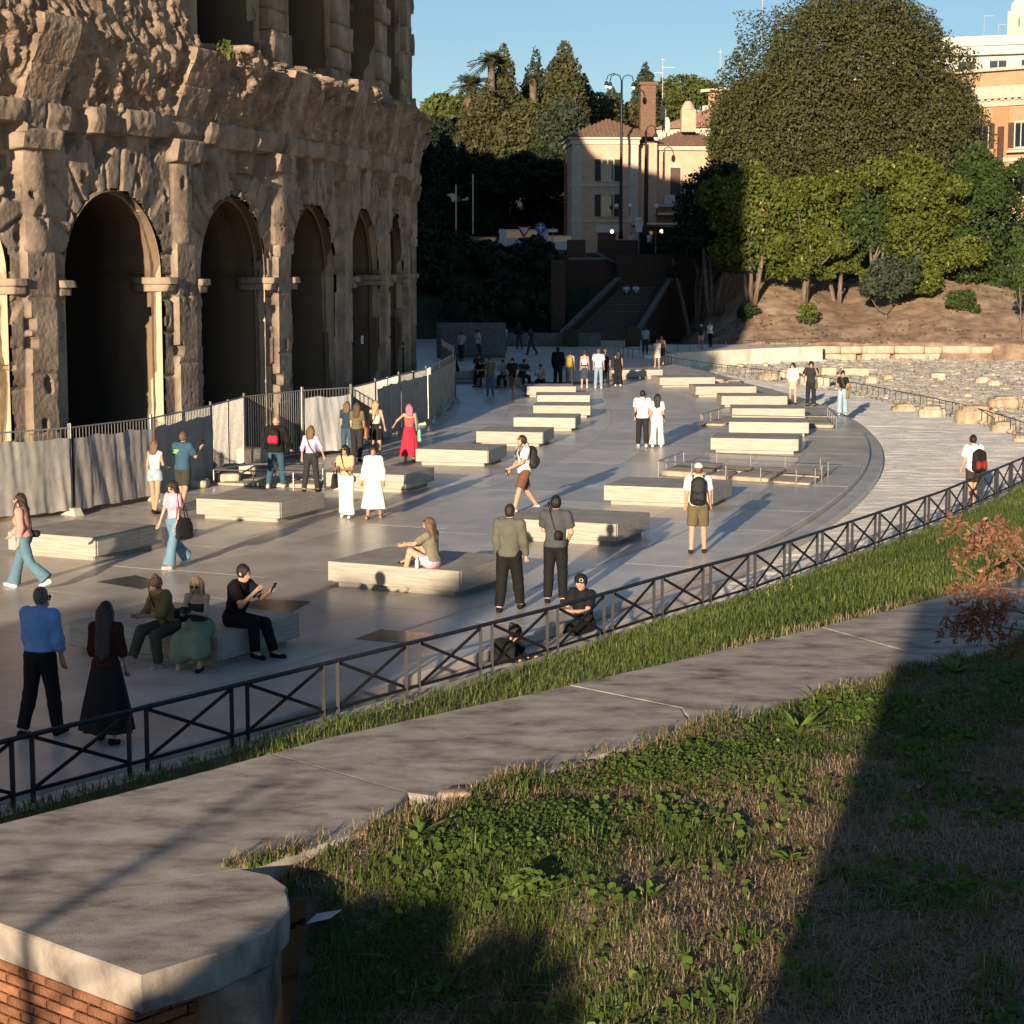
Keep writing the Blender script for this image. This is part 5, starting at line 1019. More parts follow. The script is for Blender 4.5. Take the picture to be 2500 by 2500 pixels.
# ================================================================== UNSEEN, BEHIND THE CAMERA (put there to cast the long evening shadows)
pr2=thing('shadow_pier','unseen brick pier added behind the viewpoint to cast the broad shadow','pier',(-1.46,-3.2,2.0)); b=MB(); b.box((0,0,1.9),(1.28,1.1,4.2),bev=.02); b.build('shaft',BRICK,pr2); b=MB(); b.box((0,0,4.03),(1.36,1.2,.10),bev=.02); b.build('cap',PARA,pr2)  # pier is out of view, added and sized to throw the shadow strip
def bush(x0,x1,y,ztop,label,seed,fm=F_MID,n=40,cr=.5,dens=45,size=.14):  # unseen bushes, added to lay shade on turf and plaza
    r2=np.random.default_rng(seed); zb=float(near_z(np.array([(x0+x1)/2]),np.array([y]))[0]) if x0>-24 else 0; h=ztop-zb; w_=(x1-x0); cl=[]
    for i in range(n): x=r2.uniform(-.5,.5)*(w_-cr); cl.append((x,r2.normal(0,.4),r2.uniform(.15,1)*(h-cr*.7),cr,cr,cr*.75))
    tree('shadow_bush',label,((x0+x1)/2,y,zb),h,.08,cl,size,dens,fm,BARK,'bush','unseen shadow bushes behind the viewpoint',seed=seed,bare=.5,limbs=0,core=[(0,0,h*.40,w_*.40,.4,h*.40)])
bush(-5.7,-3.5,-3.0,4.05,'low unseen bush added behind the viewpoint beside the pier to shade the turf',201)
bush(-14.6,-11.0,-8,7.25,'tall unseen bush added behind the viewpoint nearer to the pier to shade the plaza',202,n=110,cr=.7,dens=30,size=.18)
bush(-18.5,-14.2,-8.5,7.1,'tall unseen bush added behind the viewpoint farther left to shade the plaza',203,n=110,cr=.7,dens=30,size=.18)
bush(-1.0,1.9,-3.4,4.95,'middling unseen bush added right behind the viewpoint to shade the turf',204,n=60)
sp_=thing('sapling','thin bare sapling behind the viewpoint','tree',(-7.25,-5,2.8)); b=MB(); b.tube([(0,0,-.2),(.05,0,.8),(.02,.0,1.6),(.1,0,2.3)],[.09,.08,.06,.03],7); b.build('trunk',BARK,sp_)
for q in (((0.03,0,1.0),(.5,.1,1.4),(.9,.1,1.55)),((0.02,0,1.3),(-.4,0,1.7),(-.7,.1,2.0)),((.05,0,1.8),(.35,0,2.1),(.5,0,2.3))):
    b=MB(); b.tube(q,[.035,.025,.012],6); b.build('branch',BARK,sp_)
s2=thing('young_tree','leaning young tree with a few leaf clumps behind the viewpoint','tree',(-5.5,-4.5,2.7)); b=MB(); b.tube([(0,0,-.2),(.1,0,.5),(.25,0,1.1),(.6,0,1.6)],[.16,.14,.10,.05],7); b.build('trunk',BARK,s2)
r2=np.random.default_rng(9); PP=[];NN_=[]
for c in ((.2,0,.9),(.7,0,1.2),(.45,.1,1.45),(-.3,0,1.0)): p,d=blob(c,(.28,.28,.2),160,r2,.2); PP.append(p); NN_.append(d)
leaves('crown',np.concatenate(PP),np.concatenate(NN_),.09,F_MID,s2,5)
# ================================================================== PEOPLE
def surfnet(d,org,h):
    sh=np.array(d.shape); acc=np.zeros(tuple(sh-1)+(3,),np.float32); cnt=np.zeros(tuple(sh-1),np.int16); E_=[]
    for ax in range(3):
        s0=d[tuple(slice(0,-1) if a==ax else slice(None) for a in range(3))]; s1=d[tuple(slice(1,None) if a==ax else slice(None) for a in range(3))]
        c=np.argwhere((s0<0)!=(s1<0)); o=[a for a in range(3) if a!=ax]
        c=c[(c[:,o[0]]>0)&(c[:,o[1]]>0)&(c[:,o[0]]<sh[o[0]]-1)&(c[:,o[1]]<sh[o[1]]-1)]
        a=s0[tuple(c.T)]; b=s1[tuple(c.T)]; p=c.astype(np.float32); p[:,ax]+=a/(a-b); q=[]
        for du,dv in ((1,1),(0,1),(0,0),(1,0)):
            cc=c.copy(); cc[:,o[0]]-=du; cc[:,o[1]]-=dv; np.add.at(acc,tuple(cc.T),p); np.add.at(cnt,tuple(cc.T),1); q.append(cc)
        E_.append((q,(a<0)^(ax==1)))
    m=cnt>0; idx=np.full(cnt.shape,-1,np.int32); idx[m]=np.arange(m.sum()); V=acc[m]/cnt[m][:,None]*h+org; Fq=[]
    for q,flip in E_:
        f=np.stack([idx[tuple(c.T)] for c in q],1); f[~flip]=f[~flip][:,::-1]; Fq.append(f)
    return V,np.concatenate(Fq)
BIG=9.
def sdf(prims,h,cuts=()):
    """prims: ('c',a,b,ra,rb,k[,flat]) cone capsule | ('e',c,(rx,ry,rz),rot3,k) | ('-',c,r) subtract ellipsoid"""
    lo=np.full(3,9e9);hi=-lo
    for p in prims:
        if p[0]=='c': r=max(p[3],p[4]); q=np.array([p[1],p[2]]); lo=np.minimum(lo,q.min(0)-r);hi=np.maximum(hi,q.max(0)+r)
        elif p[0]=='e': r=max(p[2]); lo=np.minimum(lo,np.array(p[1])-r);hi=np.maximum(hi,np.array(p[1])+r)
    lo=lo-3*h; n=np.ceil((hi+3*h-lo)/h).astype(int)+1; D=np.full(n,BIG,np.float32); ax=[(lo[i]+h*np.arange(n[i])).astype(np.float32) for i in range(3)]
    for p in prims:
        if p[0]=='c': r=max(p[3],p[4]); q=np.array([p[1],p[2]]); a0,a1=q.min(0)-r,q.max(0)+r; k=p[5]
        else: r=max(p[2]); a0,a1=np.array(p[1])-r,np.array(p[1])+r; k=p[4] if p[0]=='e' else .02
        mg=k+2.5*h; i0=np.maximum(((a0-mg-lo)/h).astype(int),0); i1=np.minimum(((a1+mg-lo)/h).astype(int)+2,n); sl=tuple(slice(i0[i],i1[i]) for i in range(3))
        X=ax[0][sl[0]][:,None,None];Y=ax[1][sl[1]][None,:,None];Z=ax[2][sl[2]][None,None,:]
        if p[0]=='c':
            a=np.array(p[1],float);b=np.array(p[2],float);ba=b-a;L2=max(ba@ba,1e-9); px_,py_,pz_=X-a[0],Y-a[1],Z-a[2]; tr=(px_*ba[0]+py_*ba[1]+pz_*ba[2])/L2; t=np.clip(tr,0,1)
            d=np.sqrt((px_-ba[0]*t)**2+(py_-ba[1]*t)**2+(pz_-ba[2]*t)**2)-(p[3]+(p[4]-p[3])*t)
            if len(p)>6: L=math.sqrt(L2); d=np.maximum(d,(tr-1)*L)
        else:
            rx,ry,rz=p[2]; c=p[1]; x,y,z=X-c[0],Y-c[1],Z-c[2]
            if p[0]=='e' and p[3] is not None:
                M=np.array(p[3]); x,y,z=[M[0][i]*x+M[1][i]*y+M[2][i]*z for i in range(3)]
            k0=np.sqrt((x/rx)**2+(y/ry)**2+(z/rz)**2); k1=np.sqrt((x/rx**2)**2+(y/ry**2)**2+(z/rz**2)**2)+1e-6; d=k0*(k0-1)/k1
        S_=D[sl]
        if p[0]=='-': D[sl]=np.maximum(S_,-d)
        elif k>0: hh=np.clip(.5+.5*(S_-d)/k,0,1); D[sl]=np.where(S_>1.5,d,S_*(1-hh)+d*hh-k*hh*(1-hh))
        else: D[sl]=np.minimum(S_,d)
    for pt,nv in cuts:
        pt=np.array(pt);nv=np.array(nv,float);nv/=np.linalg.norm(nv); D=np.maximum(D,((ax[0]-pt[0])*nv[0])[:,None,None]+((ax[1]-pt[1])*nv[1])[None,:,None]+((ax[2]-pt[2])*nv[2])[None,None,:]).astype(np.float32)
    return surfnet(D,lo,h)
SK={'l':(.56,.34,.24),'m':(.42,.24,.155),'t':(.50,.29,.19),'d':(.10,.055,.035)}
def skin(k): c=SK[k]; return mat('skin_'+k,c,rough=.55,spec=.35)
EYE=mat('eye_dark',(.02,.015,.012),rough=.3); LIP=mat('lip',(.36,.13,.10),rough=.5)
def cloth(c): 
    nm='cloth_%d_%d_%d'%tuple(int(x*999) for x in c); return mat(nm,tuple(x*.86 for x in c),tuple(min(1,x*1.08) for x in c),7,.85,.35,14,spec=.2,bd=.02)
HAIRM={k:mat('hair_'+k,tuple(x*.7 for x in c),tuple(x*1.4 for x in c),30,.5,.5,60,stretch=(1,1,.15),spec=.4) for k,c in {'black':(.012,.010,.009),'dark':(.028,.017,.011),'brown':(.075,.042,.022),'lbrown':(.14,.08,.04),'blonde':(.40,.27,.13),'grey':(.13,.105,.085),'pink':(.50,.14,.22),'red':(.13,.05,.022)}.items()}
SHADE=mat('sunglass_lens',(.008,.008,.009),rough=.15,spec=.6); PHONE=mat('phone_glass',(.015,.015,.018),rough=.15,spec=.6); LEATHER=mat('black_leather',(.012,.012,.013),(.025,.025,.026),12,.62,.3,30,spec=.25); TAN=mat('tan_leather',(.26,.11,.04),(.36,.17,.07),12,.5)
def dirv(fl,ab,side): return np.array([side*math.sin(R(ab)),math.sin(R(fl))*math.cos(R(ab)),-math.cos(R(fl))*math.cos(R(ab))])
NP=0
def person(label,loc,h,yaw,sk='l',hair=('short','dark'),top=('tee',(.7,.7,.7)),bot=('pants',(.03,.03,.035)),shoe=(.6,.6,.6),L=(3,4,0),Rr=(-3,6,0),aL=(6,7,14,0),aR=(6,7,14,0),lean=2,head=(0,0),seat=None,fem=False,shades=False,cap=None,fat=1.,group=None,res=None,crouch=0,legw=1.):
    """L,Rr: thigh flexion, knee flexion, foot pitch; arms: flexion, abduction, elbow, inward"""
    global NP; NP+=1
    s=h/1.75; dist=math.hypot(loc[0],loc[1]); hr=res or (.017 if dist<36 else .021 if dist<70 else .03)
    t=thing('person',label,'person',loc,R(yaw),group); J={}
    hw=.088*s; thl=.245*h; shl=.245*h; fz=.045*h
    for nm,side,q in (('L',-1,L),('R',1,Rr)):
        hip=np.array([side*hw,0,0.]); kn=hip+dirv(q[0],3+ (5 if seat is not None else 0),side)*thl; an=kn+dirv(q[0]-q[1],2,side)*shl; J[nm]=[hip,kn,an]
        fp=R(q[2]); J['f'+nm]=an+np.array([side*.02,math.cos(fp)*.15,-math.sin(fp)*.15-.03*math.cos(fp)])*s; J['h'+nm]=an+np.array([0,-.035,-.035+(.0)])*s
    if seat is None: base=-min(min(J['f'+n][2],J['h'+n][2]-.0) for n in 'LR')+.028*s
    else: base=.085*s
    hz=base
    for nm in 'LR':
        J[nm]=[p+[0,0,hz] for p in J[nm]]; J['f'+nm]=J['f'+nm]+[0,0,hz]; J['h'+nm]=J['h'+nm]+[0,0,hz]
    lv=np.array([0,math.sin(R(lean)),math.cos(R(lean))]); fw=np.array([0,math.cos(R(lean)),-math.sin(R(lean))]); RX=np.array([1.,0,0]); M=np.stack([RX,fw,lv])
    C=np.array([0,0,hz]); T=lambda x,y,z: C+RX*x*s+fw*y*s+lv*z*s
    shw=(.155 if fem else .18); sh={'L':T(-shw,0,.50),'R':T(shw,0,.50)}; nk=T(0,.0,.545); hy,hp=R(head[0]),R(head[1])
    HM=np.array(Matrix.Rotation(hy,3,'Z')@Matrix.Rotation(hp,3,'X')).T   # rows = head axes
    hc=nk+lv*.075*s+np.array([0,.012,.065])*s+HM[1]*.015*s; HP=lambda x,y,z: hc+(HM[0]*x+HM[1]*y+HM[2]*z)*s
    arm={}
    for nm,side,q in (('L',-1,aL),('R',1,aR)):
        u=dirv(q[0]+lean*.0,q[1],side); el=sh[nm]+u*.285*s; f=dirv(q[0]+q[2],q[1]*.4-q[3],side); wr=el+f*.255*s; arm[nm]=(sh[nm],el,wr,f,side)
    g=1.0 if not fem else .86
    def torso(x,wz=1.):
        return [('e',T(0,0,.36),((.158*g+x)*s*fat,(.105*g+x)*s*fat,(.20+x)*s),M,.03),('e',T(0,0,.18),((.135*g+x)*s*fat,(.10*g+x)*s*fat,(.17+x*.5)*s),M,.04),('c',sh['L']-lv*.012*s,nk-lv*.055*s,(.050*g+x*.8)*s,(.058*g+x*.5)*s,.05),('c',sh['R']-lv*.012*s,nk-lv*.055*s,(.050*g+x*.8)*s,(.058*g+x*.5)*s,.05)]+([('e',T(.055,.085,.33),((.055+x*.6)*s,(.055+x*.6)*s,(.06+x*.6)*s),M,.04),('e',T(-.055,.085,.33),((.055+x*.6)*s,(.055+x*.6)*s,(.06+x*.6)*s),M,.04)] if fem else [])
    pel=lambda x: [('e',T(0,-.01,.02),((.155+x)*s*fat*(1.04 if fem else 1),(.115+x)*s*fat,(.13+x)*s),M,.04)]
    def leg(x,a=0,b=2,xa=None,flat=False,flare=0):
        o=[]
        for nm in 'LR':
            hp_,kn,an=J[nm]; r=[.088*s*legw,.056*s*legw,.040*s*legw]
            if b<=1: e=hp_+(kn-hp_)*b; rr_=r[0]+(r[1]-r[0])*b; o.append(('c',hp_,e,r[0]+x*s,rr_+(xa or x)*s,.03,1))
            else:
                e=kn+(an-kn)*(b-1); o+= [('c',hp_,kn,r[0]+x*s,r[1]+x*1.15*s,.03),('c',kn,kn+(an-kn)*.3,r[1]+x*1.15*s,.056*s*legw+x*1.1*s+flare*.3*s,.03),('c',kn+(an-kn)*.3,e,.056*s*legw+x*1.1*s+flare*.3*s,r[2]+(xa or x)*s+flare*s,.02,1)]
        return o
    # ---- the body, one surface
    B=torso(0)+pel(0)+leg(0)+[('c',nk-lv*.04*s,hc-HM[2]*.05*s,.054*s*(g*.5+.5),.050*s*(g*.5+.5),.03),('e',hc,(.074*s,.092*s,.108*s),HM,.02),('c',HP(0,.045,-.075),HP(0,.07,-.085),.035*s,.028*s,.03),('c',HP(0,.085,.0),HP(0,.105,-.03),.010*s,.016*s,.015)]
    for nm in 'LR':
        a,e,w_,f,side=arm[nm]; B+=[('c',a,e,.047*s*g,.040*s*g,.03),('c',e,w_,.041*s*g,.026*s*g,.02),('c',w_,w_+f*.07*s,.026*s,.032*s,.02)]
        B.append(('e',HP(side*.077,-.01,-.01),(.013*s,.024*s,.034*s),HM,.008)); an=J[nm][2]; B.append(('c',an,J['f'+nm],.038*s,.030*s,.02)); B.append(('c',an,J['h'+nm],.036*s,.030*s,.02))
    V,Fq=sdf(B,hr); b=MB(); b.add(V.tolist(),Fq.tolist())
    for nm in 'LR':      # five fingers, thumb from the side of the palm
        a,e,w_,f,side=arm[nm]; ac=np.cross(f,[0,1.,.2]); ac/=np.linalg.norm(ac)+1e-9; cu=np.cross(f,ac)*(-1); p0=w_+f*.085*s
        for k,(ln,o) in enumerate(((.066,-.027),(.078,-.009),(.072,.009),(.056,.026))):
            q0=p0+ac*o*s; q1=q0+f*ln*.5*s+cu*.010*s; q2=q1+f*ln*.42*s*.8+cu*ln*.34*s; b.tube([tuple(q0-f*.02*s),tuple(q0),tuple(q1),tuple(q2)],[.0095*s,.0095*s,.0085*s,.0065*s],5)
        q0=w_+f*.035*s-ac*.024*s*side*-1; sd=np.array([0,1.,0]); b.tube([tuple(w_+f*.03*s+sd*.015*s),tuple(w_+f*.065*s+sd*.042*s),tuple(w_+f*.095*s+sd*.048*s)],[.012*s,.011*s,.008*s],5)
    mb=len(b.f); b.cm=1
    for sx in (-1,1): b.ell(HP(sx*.031,.082,.012),(.013*s,.008*s,.0075*s),6,4,Matrix(HM.T.tolist())); b.ell(HP(sx*.031,.084,.036),(.019*s,.008*s,.005*s),6,4,Matrix(HM.T.tolist()))
    b.cm=2; b.ell(HP(0,.098,-.058),(.021*s,.008*s,.007*s),6,4,Matrix(HM.T.tolist()))
    body=b.build('body',[skin(sk),EYE,LIP],t,True)
    def garment(nm,prims,m,cuts=(),hh=None): 
        V,Fq=sdf(prims,hh or hr,cuts)
        # cloth folds, pushed outwards along the surface normal
        fn=np.cross(V[Fq[:,2]]-V[Fq[:,0]],V[Fq[:,3]]-V[Fq[:,1]]); N_=np.zeros_like(V)
        for k in range(4): np.add.at(N_,Fq[:,k],fn)
        N_/=np.linalg.norm(N_,axis=1,keepdims=True)+1e-9
        fo=.004+.011*np.abs(fbm(V[:,0]*7+V[:,2]*5,V[:,1]*7-V[:,2]*4,V[:,2]*3,NP+9,2))+.006*fbm(V[:,0]*9,V[:,1]*9,V[:,2]*8,NP,3); V=V+N_*np.maximum(fo,.001)[:,None]
        return np_mesh(nm,V,[Fq],m,t,True)
    # ---- bottoms
    bt=bot[0]; bm=cloth(bot[1])
    if bt=='pants': garment('trousers',pel(.012)+leg(.017,b=1.93,xa=.026,flat=True),bm,[(T(0,0,.125),lv) if seat is None else (T(0,0,.15),(0,0,1))])
    elif bt=='jeans': garment('jeans',pel(.010)+leg(.010,b=1.93,xa=.022),bm,[(T(0,0,.14),lv)])
    elif bt=='wide': garment('wide_trousers',pel(.012)+leg(.020,b=1.95,xa=.05,flare=.03),bm,[(T(0,0,.15),lv)])
    elif bt=='shorts': garment('shorts',pel(.014)+leg(.020,b=bot[2] if len(bot)>2 else .8,xa=.04),bm,[(T(0,0,.13),lv)])
    elif bt=='lapskirt':
        q=[]
        for nm in 'LR': hp_,kn,an=J[nm]; q+=[('c',hp_,kn,.135*s,.125*s,.08),('c',kn-[0,.05,.02],kn+np.array([0,.03,-.20*s]),.12*s,.13*s,.08)]
        garment('skirt',pel(.03)+q+[('c',J['L'][1],J['R'][1],.11*s,.11*s,.08),('c',J['L'][1]-[.05,0,.16],J['R'][1]-[-.05,0,.16],.12*s,.12*s,.08)],bm,[(T(0,0,.13),lv)])
    elif bt in ('skirt','dress'):
        zt,zb,rb=bot[2],bot[3],bot[4]; n=40; m_=14; vs=[]; kx=(J['L'][1][1]+J['R'][1][1])/2; top_=C+lv*zt*s
        for i in range(m_+1):
            u=i/m_; rx=((.150*g+.012)+(rb-.150*g-.012)*u**.75)*s; cy=top_[1]+(kx*.75 if seat is not None else kx*.3)*u-(.02*u); z=top_[2]+(zb*h-top_[2])*u
            for j in range(n):
                a=2*PI*j/n; f=1+.10*u*math.sin(a*9+NP+2*u)+.05*u*math.sin(a*5+NP*2); vs.append((rx*math.cos(a)*f,cy+rx*.8*math.sin(a)*f,z))
        b=MB(); b.add(vs,[(i*n+j,i*n+(j+1)%n,(i+1)*n+(j+1)%n,(i+1)*n+j) for i in range(m_) for j in range(n)]); b.build('skirt',bm,t,True)
    # ---- tops
    tt=top[0]; tm=cloth(top[1]); x=top[2] if len(top)>2 else .016; hem=top[3] if len(top)>3 else .0
    P=torso(x)+pel(x+.004)
    for nm in 'LR':
        a,e,w_,f,side=arm[nm]
        if tt in ('tee','polo'): P.append(('c',a,a+(e-a)*.72,(.052+x)*s*g,(.050+x*1.3)*s*g,.03,1))
        elif tt=='long': P+=[('c',a,e,(.048+x)*s*g,(.041+x)*s*g,.03),('c',e,e+(w_-e)*.95,(.043+x)*s*g,(.030+x*.9)*s*g,.03,1)]
        elif tt=='half': P+=[('c',a,e,(.050+x)*s*g,(.046+x)*s*g,.03),('c',e,e+(w_-e)*.35,(.046+x)*s*g,(.046+x)*s*g,.03,1)]
    cuts=[(T(0,0,hem),-lv)]
    if tt=='strapless': P=torso(.012)[:2]+torso(.012)[3:]; cuts+=[(T(0,0,.40),lv)]
    elif tt=='tank': P=torso(.010)[:2]+torso(.010)[3:]+[('c',T(sx*.085,fy,.40),T(sx*.095,.0,.545),.020*s,.018*s,.01) for sx in (-1,1) for fy in (.09,-.09)]; cuts+=[]
    else: P.append(('c',nk-lv*.075*s,nk-lv*.012*s+fw*.008*s,.085*s*g,.066*s*(g*.5+.5),.04,1))
    garment('top' if tt!='long' else 'long_sleeved_top',P,tm,cuts)
    # ---- shoes
    for nm in 'LR':
        an=J[nm][2]; V,Fq=sdf([('c',J['h'+nm]+[0,0,.004],J['f'+nm]+[0,0,.0],.043*s,.038*s,.03),('c',an-[0,0,.01*s],J['h'+nm],.044*s,.042*s,.02)],hr,[]); np_mesh('shoe',V,[Fq],cloth(shoe),t,True)
    # ---- hair
    hk,hcol=hair; hm=HAIRM.get(hcol)
    if hk!='bald':
        e=.012 if hk!='curly' else .034; P=[('e',HP(0,-.010,.014),((.074+e)*s,(.092+e)*s,(.105+e)*s),HM,.0)]
        if hk in ('long','vlong','mid'):
            ln={'mid':.20,'long':.30,'vlong':.56}[hk]*s; dn=np.array([0,-.18,-1.]) if lean<20 else np.array([0,-.05,-1.])
            for sx in (-.055,0,.055): p0=HP(sx,-.055,.0); P.append(('c',p0,p0+dn*ln*(1 if sx==0 else .92)+np.array([0,-.02,0])*s,.058*s,.046*s,.03))
            for sx in (-1,1): p0=HP(sx*.075,.0,-.01); P.append(('c',p0,p0+np.array([sx*.01,-.04,-1.])*ln*.6,.026*s,.024*s,.03))
        if hk=='bun': P.append(('e',HP(0,-.075,.10),(.042*s,.042*s,.042*s),None,.015))
        if hk=='pony': P.append(('c',HP(0,-.10,.04),HP(0,-.16,-.16),.036*s,.024*s,.02))
        P+=[('-',HP(0,.115,-.045),(.075*s,.085*s,.105*s)),('-',HP(0,.03,-.115),(.09*s,.10*s,.06*s))] if hk in ('short','bun','pony','curly') else [('-',HP(0,.12,-.05),(.066*s,.09*s,.105*s))]
        V,Fq=sdf(P,min(hr,.02),[]); V=V+(.004*fbm(V[:,0]*40,V[:,1]*40,V[:,2]*12,3,2))[:,None]; np_mesh('hair',V,[Fq],hm,t,True)
    if shades:
        b=MB(); 
        for sx in (-1,1): b.ell(HP(sx*.034,.090,.010),(.028*s,.010*s,.021*s),8,5,Matrix(HM.T.tolist()))
        b.bar(tuple(HP(-.02,.097,.016)),tuple(HP(.02,.097,.016)),.006*s)
        for sx in (-1,1): b.bar(tuple(HP(sx*.062,.085,.014)),tuple(HP(sx*.083,-.01,.012)),.006*s)
        b.build('sunglasses',SHADE,t)
    if cap:
        V,Fq=sdf([('e',HP(0,-.006,.03),(.092*s,.110*s,.105*s),HM,0),('e',HP(0,.125,.045),(.072*s,.075*s,.010*s),HM,.01)],.012,[(HP(0,0,.035),-HM[2])]); np_mesh('cap',V,[Fq],cloth(cap),t,True)
    return dict(t=t,T=T,HP=HP,arm=arm,J=J,s=s,loc=loc,yaw=yaw,lv=lv,fw=fw,C=C,h=h)
def carry(p,name,label,cat): return thing(name,label,cat,p['loc'],R(p['yaw']))
def rbx(t,name,m,c,dims,M=None,bev=.03):
    b=MB(); b.box((0,0,0),dims,bev=bev); o=b.build(name,m,t,True); o.location=c
    if M is not None: o.rotation_euler=M
    return o
def backpack(p,label,m,w_=.30,hh=.44,d=.17,low=.10,m2=None,col2=None):
    t=carry(p,'backpack',label,'backpack'); s=p['s']; q=[('c',p['T'](sx*(w_/2-.075),-.125-d/2+yy,low+.03),p['T'](sx*(w_/2-.085),-.125-d/2+yy*.8,low+hh-.10),.075*s,.068*s,.07) for sx in (-1,1) for yy in (-d*.2,d*.15)]+[('c',p['T'](0,-.125-d/2,low+.03),p['T'](0,-.125-d/2,low+hh-.06),d*.55*s,d*.5*s,.06)]; V,Fq=sdf(q,.018,[]); V=V+(.006*fbm(V[:,0]*14,V[:,1]*14,V[:,2]*14,5,3))[:,None]; np_mesh('bag_body',V,[Fq],m,t,True)
    V,Fq=sdf([('c',p['T'](sx*w_*.24,-.13-d*.98,low+.06),p['T'](sx*w_*.24,-.125-d*.95,low+.17),.058*s,.052*s,.08) for sx in (-1,1)]+[('c',p['T'](-w_*.2,-.13-d,low+.11),p['T'](w_*.2,-.13-d,low+.11),.06*s,.06*s,.06)],.014,[]); np_mesh('front_pocket',V,[Fq],m2 or m,t,True)
    for sx in (-1,1): b=MB(); b.tube([tuple(p['T'](sx*.09,-.11,low+.36)),tuple(p['T'](sx*.10,-.05,.575)),tuple(p['T'](sx*.10,.06,.565)),tuple(p['T'](sx*.11,.15,.42)),tuple(p['T'](sx*.14,.10,.24)),tuple(p['T'](sx*.13,-.10,.16))],.022*s,6,flat=.5); b.build('strap',m,t,True)
    return t
def crossbag(p,label,m,side=1,bag=(.22,.09,.16),ang=-20,drop=.06,strapm=None,name='shoulder_bag'):
    """strap over the shoulder on SIDE, bag on the other hip"""
    t=carry(p,name,label,'bag'); s=p['s']; b=MB(); pts=[]
    for k in range(21):
        a=2*PI*k/20; x=.165*math.cos(a); pts.append(tuple(p['T'](x*(1 if x*side<0 else .72),.142*math.sin(a),.30+x*side*1.55*(1 if x*side<0 else 1.55))))
    b.tube(pts,.010*s,5,cap=False); b.build('strap',strapm or m,t,True); a=R(ang); c=p['T'](-side*.19*math.cos(a),.19*math.sin(-a)*1.0,drop-.03); rbx(t,'bag_body',m,c,(bag[0]*s*.5,bag[0]*s,bag[2]*s),(0,0,0),.025); return t
def hand(p,nm,o=.09): a,e,w_,f,side=p['arm'][nm]; return w_+f*o*p['s']
def phone(p,nm,label): 
    t=carry(p,'phone',label,'phone'); rbx(t,'phone_body',PHONE,hand(p,nm,.12)+np.array([0,.02,.03]),(.075,.012,.15),(R(-25),0,0),.006); rbx(t,'screen',PHONE,hand(p,nm,.12)+np.array([0,.0115,.026]),(.066,.003,.135),(R(-25),0,0),.001); return t
def tote(p,nm,label,m,w_=.36,hh=.38,drop=.30,out=.05,depth=.12):
    t=carry(p,'tote_bag',label,'bag'); s=p['s']; side=p['arm'][nm][4]; sh_=p['arm'][nm][0]; c=np.array([sh_[0]+side*(.10+out),sh_[1]-.02,sh_[2]-drop-hh/2-.10]); V,Fq=sdf([('c',c+[0,-w_*.35,-hh*.35],c+[0,w_*.35,-hh*.35],.06,.06,.03),('c',c+[0,-w_*.30,hh*.38],c+[0,w_*.30,hh*.38],.03,.03,.06),('e',tuple(c),(depth/2,w_/2,hh/2),None,.03)],.02,[]); np_mesh('bag_body',V,[Fq],m,t,True)
    for dy in (-.1,.1): b=MB(); b.tube([tuple(c+[0,dy,hh*.4]),tuple(np.array([sh_[0]+side*.03,sh_[1]+dy*.4,sh_[2]+.06])),tuple(c+[-side*.09,dy,hh*.35])],.010,5); b.build('handle',m,t,True)
    return t
def gp(x,y,z=0.): a=at(x,y,z); return (a[0],a[1],z)
WALK=dict(L=(22,6,-8),Rr=(-16,24,32)); WALK2=dict(L=(-16,24,32),Rr=(22,6,-8)); STEP=dict(L=(10,4,0),Rr=(-8,12,14)); STEP2=dict(L=(-8,12,14),Rr=(10,4,0))
WH=(.78,.76,.72); BK=(.012,.012,.013); NV=(.035,.075,.12); JE=(.13,.22,.30); DKJ=(.045,.10,.14)
# --- near the fence, half in the shade
p=person('man in light blue shirt and black trousers seen from behind near the fence',gp(104,1797),1.80,-22,'t',('short','grey'),('long',(.20,.36,.66),.026,.08),('pants',BK),BK,shades=True,head=(-28,-4),fat=1.12,aR=(4,8,14,4),aL=(8,5,12,0),**STEP2)
p=person('woman with very long dark hair in a long black skirt seen from behind',gp(264,1812),1.68,-8,'l',('vlong','dark'),('half',(.055,.014,.012),.014,.02),('skirt',(.018,.016,.015),.14,.085,.32),BK,fem=True,**STEP)
S1=lambda x,y: gp(x,y,.452)
p=person('seated woman in olive top with a hair bun looking at her hands',S1(416,1539),1.66,140,'m',('bun','brown'),('half',(.22,.17,.06)),('pants',(.07,.07,.055)),(.5,.47,.42),seat=.45,L=(78,84,10),Rr=(84,60,20),aL=(28,4,62,22),aR=(24,4,66,22),lean=22,head=(0,-38),fem=True)
crossbag(p,'black handbag on the lap of the seated woman in olive',LEATHER,1,(.34,.12,.20),70,.10)
p=person('seated blonde woman in a green flared dress holding a camera',S1(489,1546),1.62,166,'l',('long','blonde'),('strapless',(.03,.035,.03)),('lapskirt',(.22,.28,.18)),BK,seat=.45,L=(80,80,8),Rr=(70,62,10),aL=(26,6,80,26),aR=(26,6,80,26),lean=10,head=(6,-22),fem=True,shades=True)
c_=carry(p,'camera','black camera held in the lap of the seated blonde woman','camera'); hc_=(hand(p,'L')+hand(p,'R'))/2+np.array([0,.03,.03]); rbx(c_,'camera_body',LEATHER,hc_,(.14,.06,.09),bev=.012); b=MB(); b.tube([tuple(hc_+[0,.03,0]),tuple(hc_+[0,.10,0])],.033,10); b.build('lens',PHONE,c_)
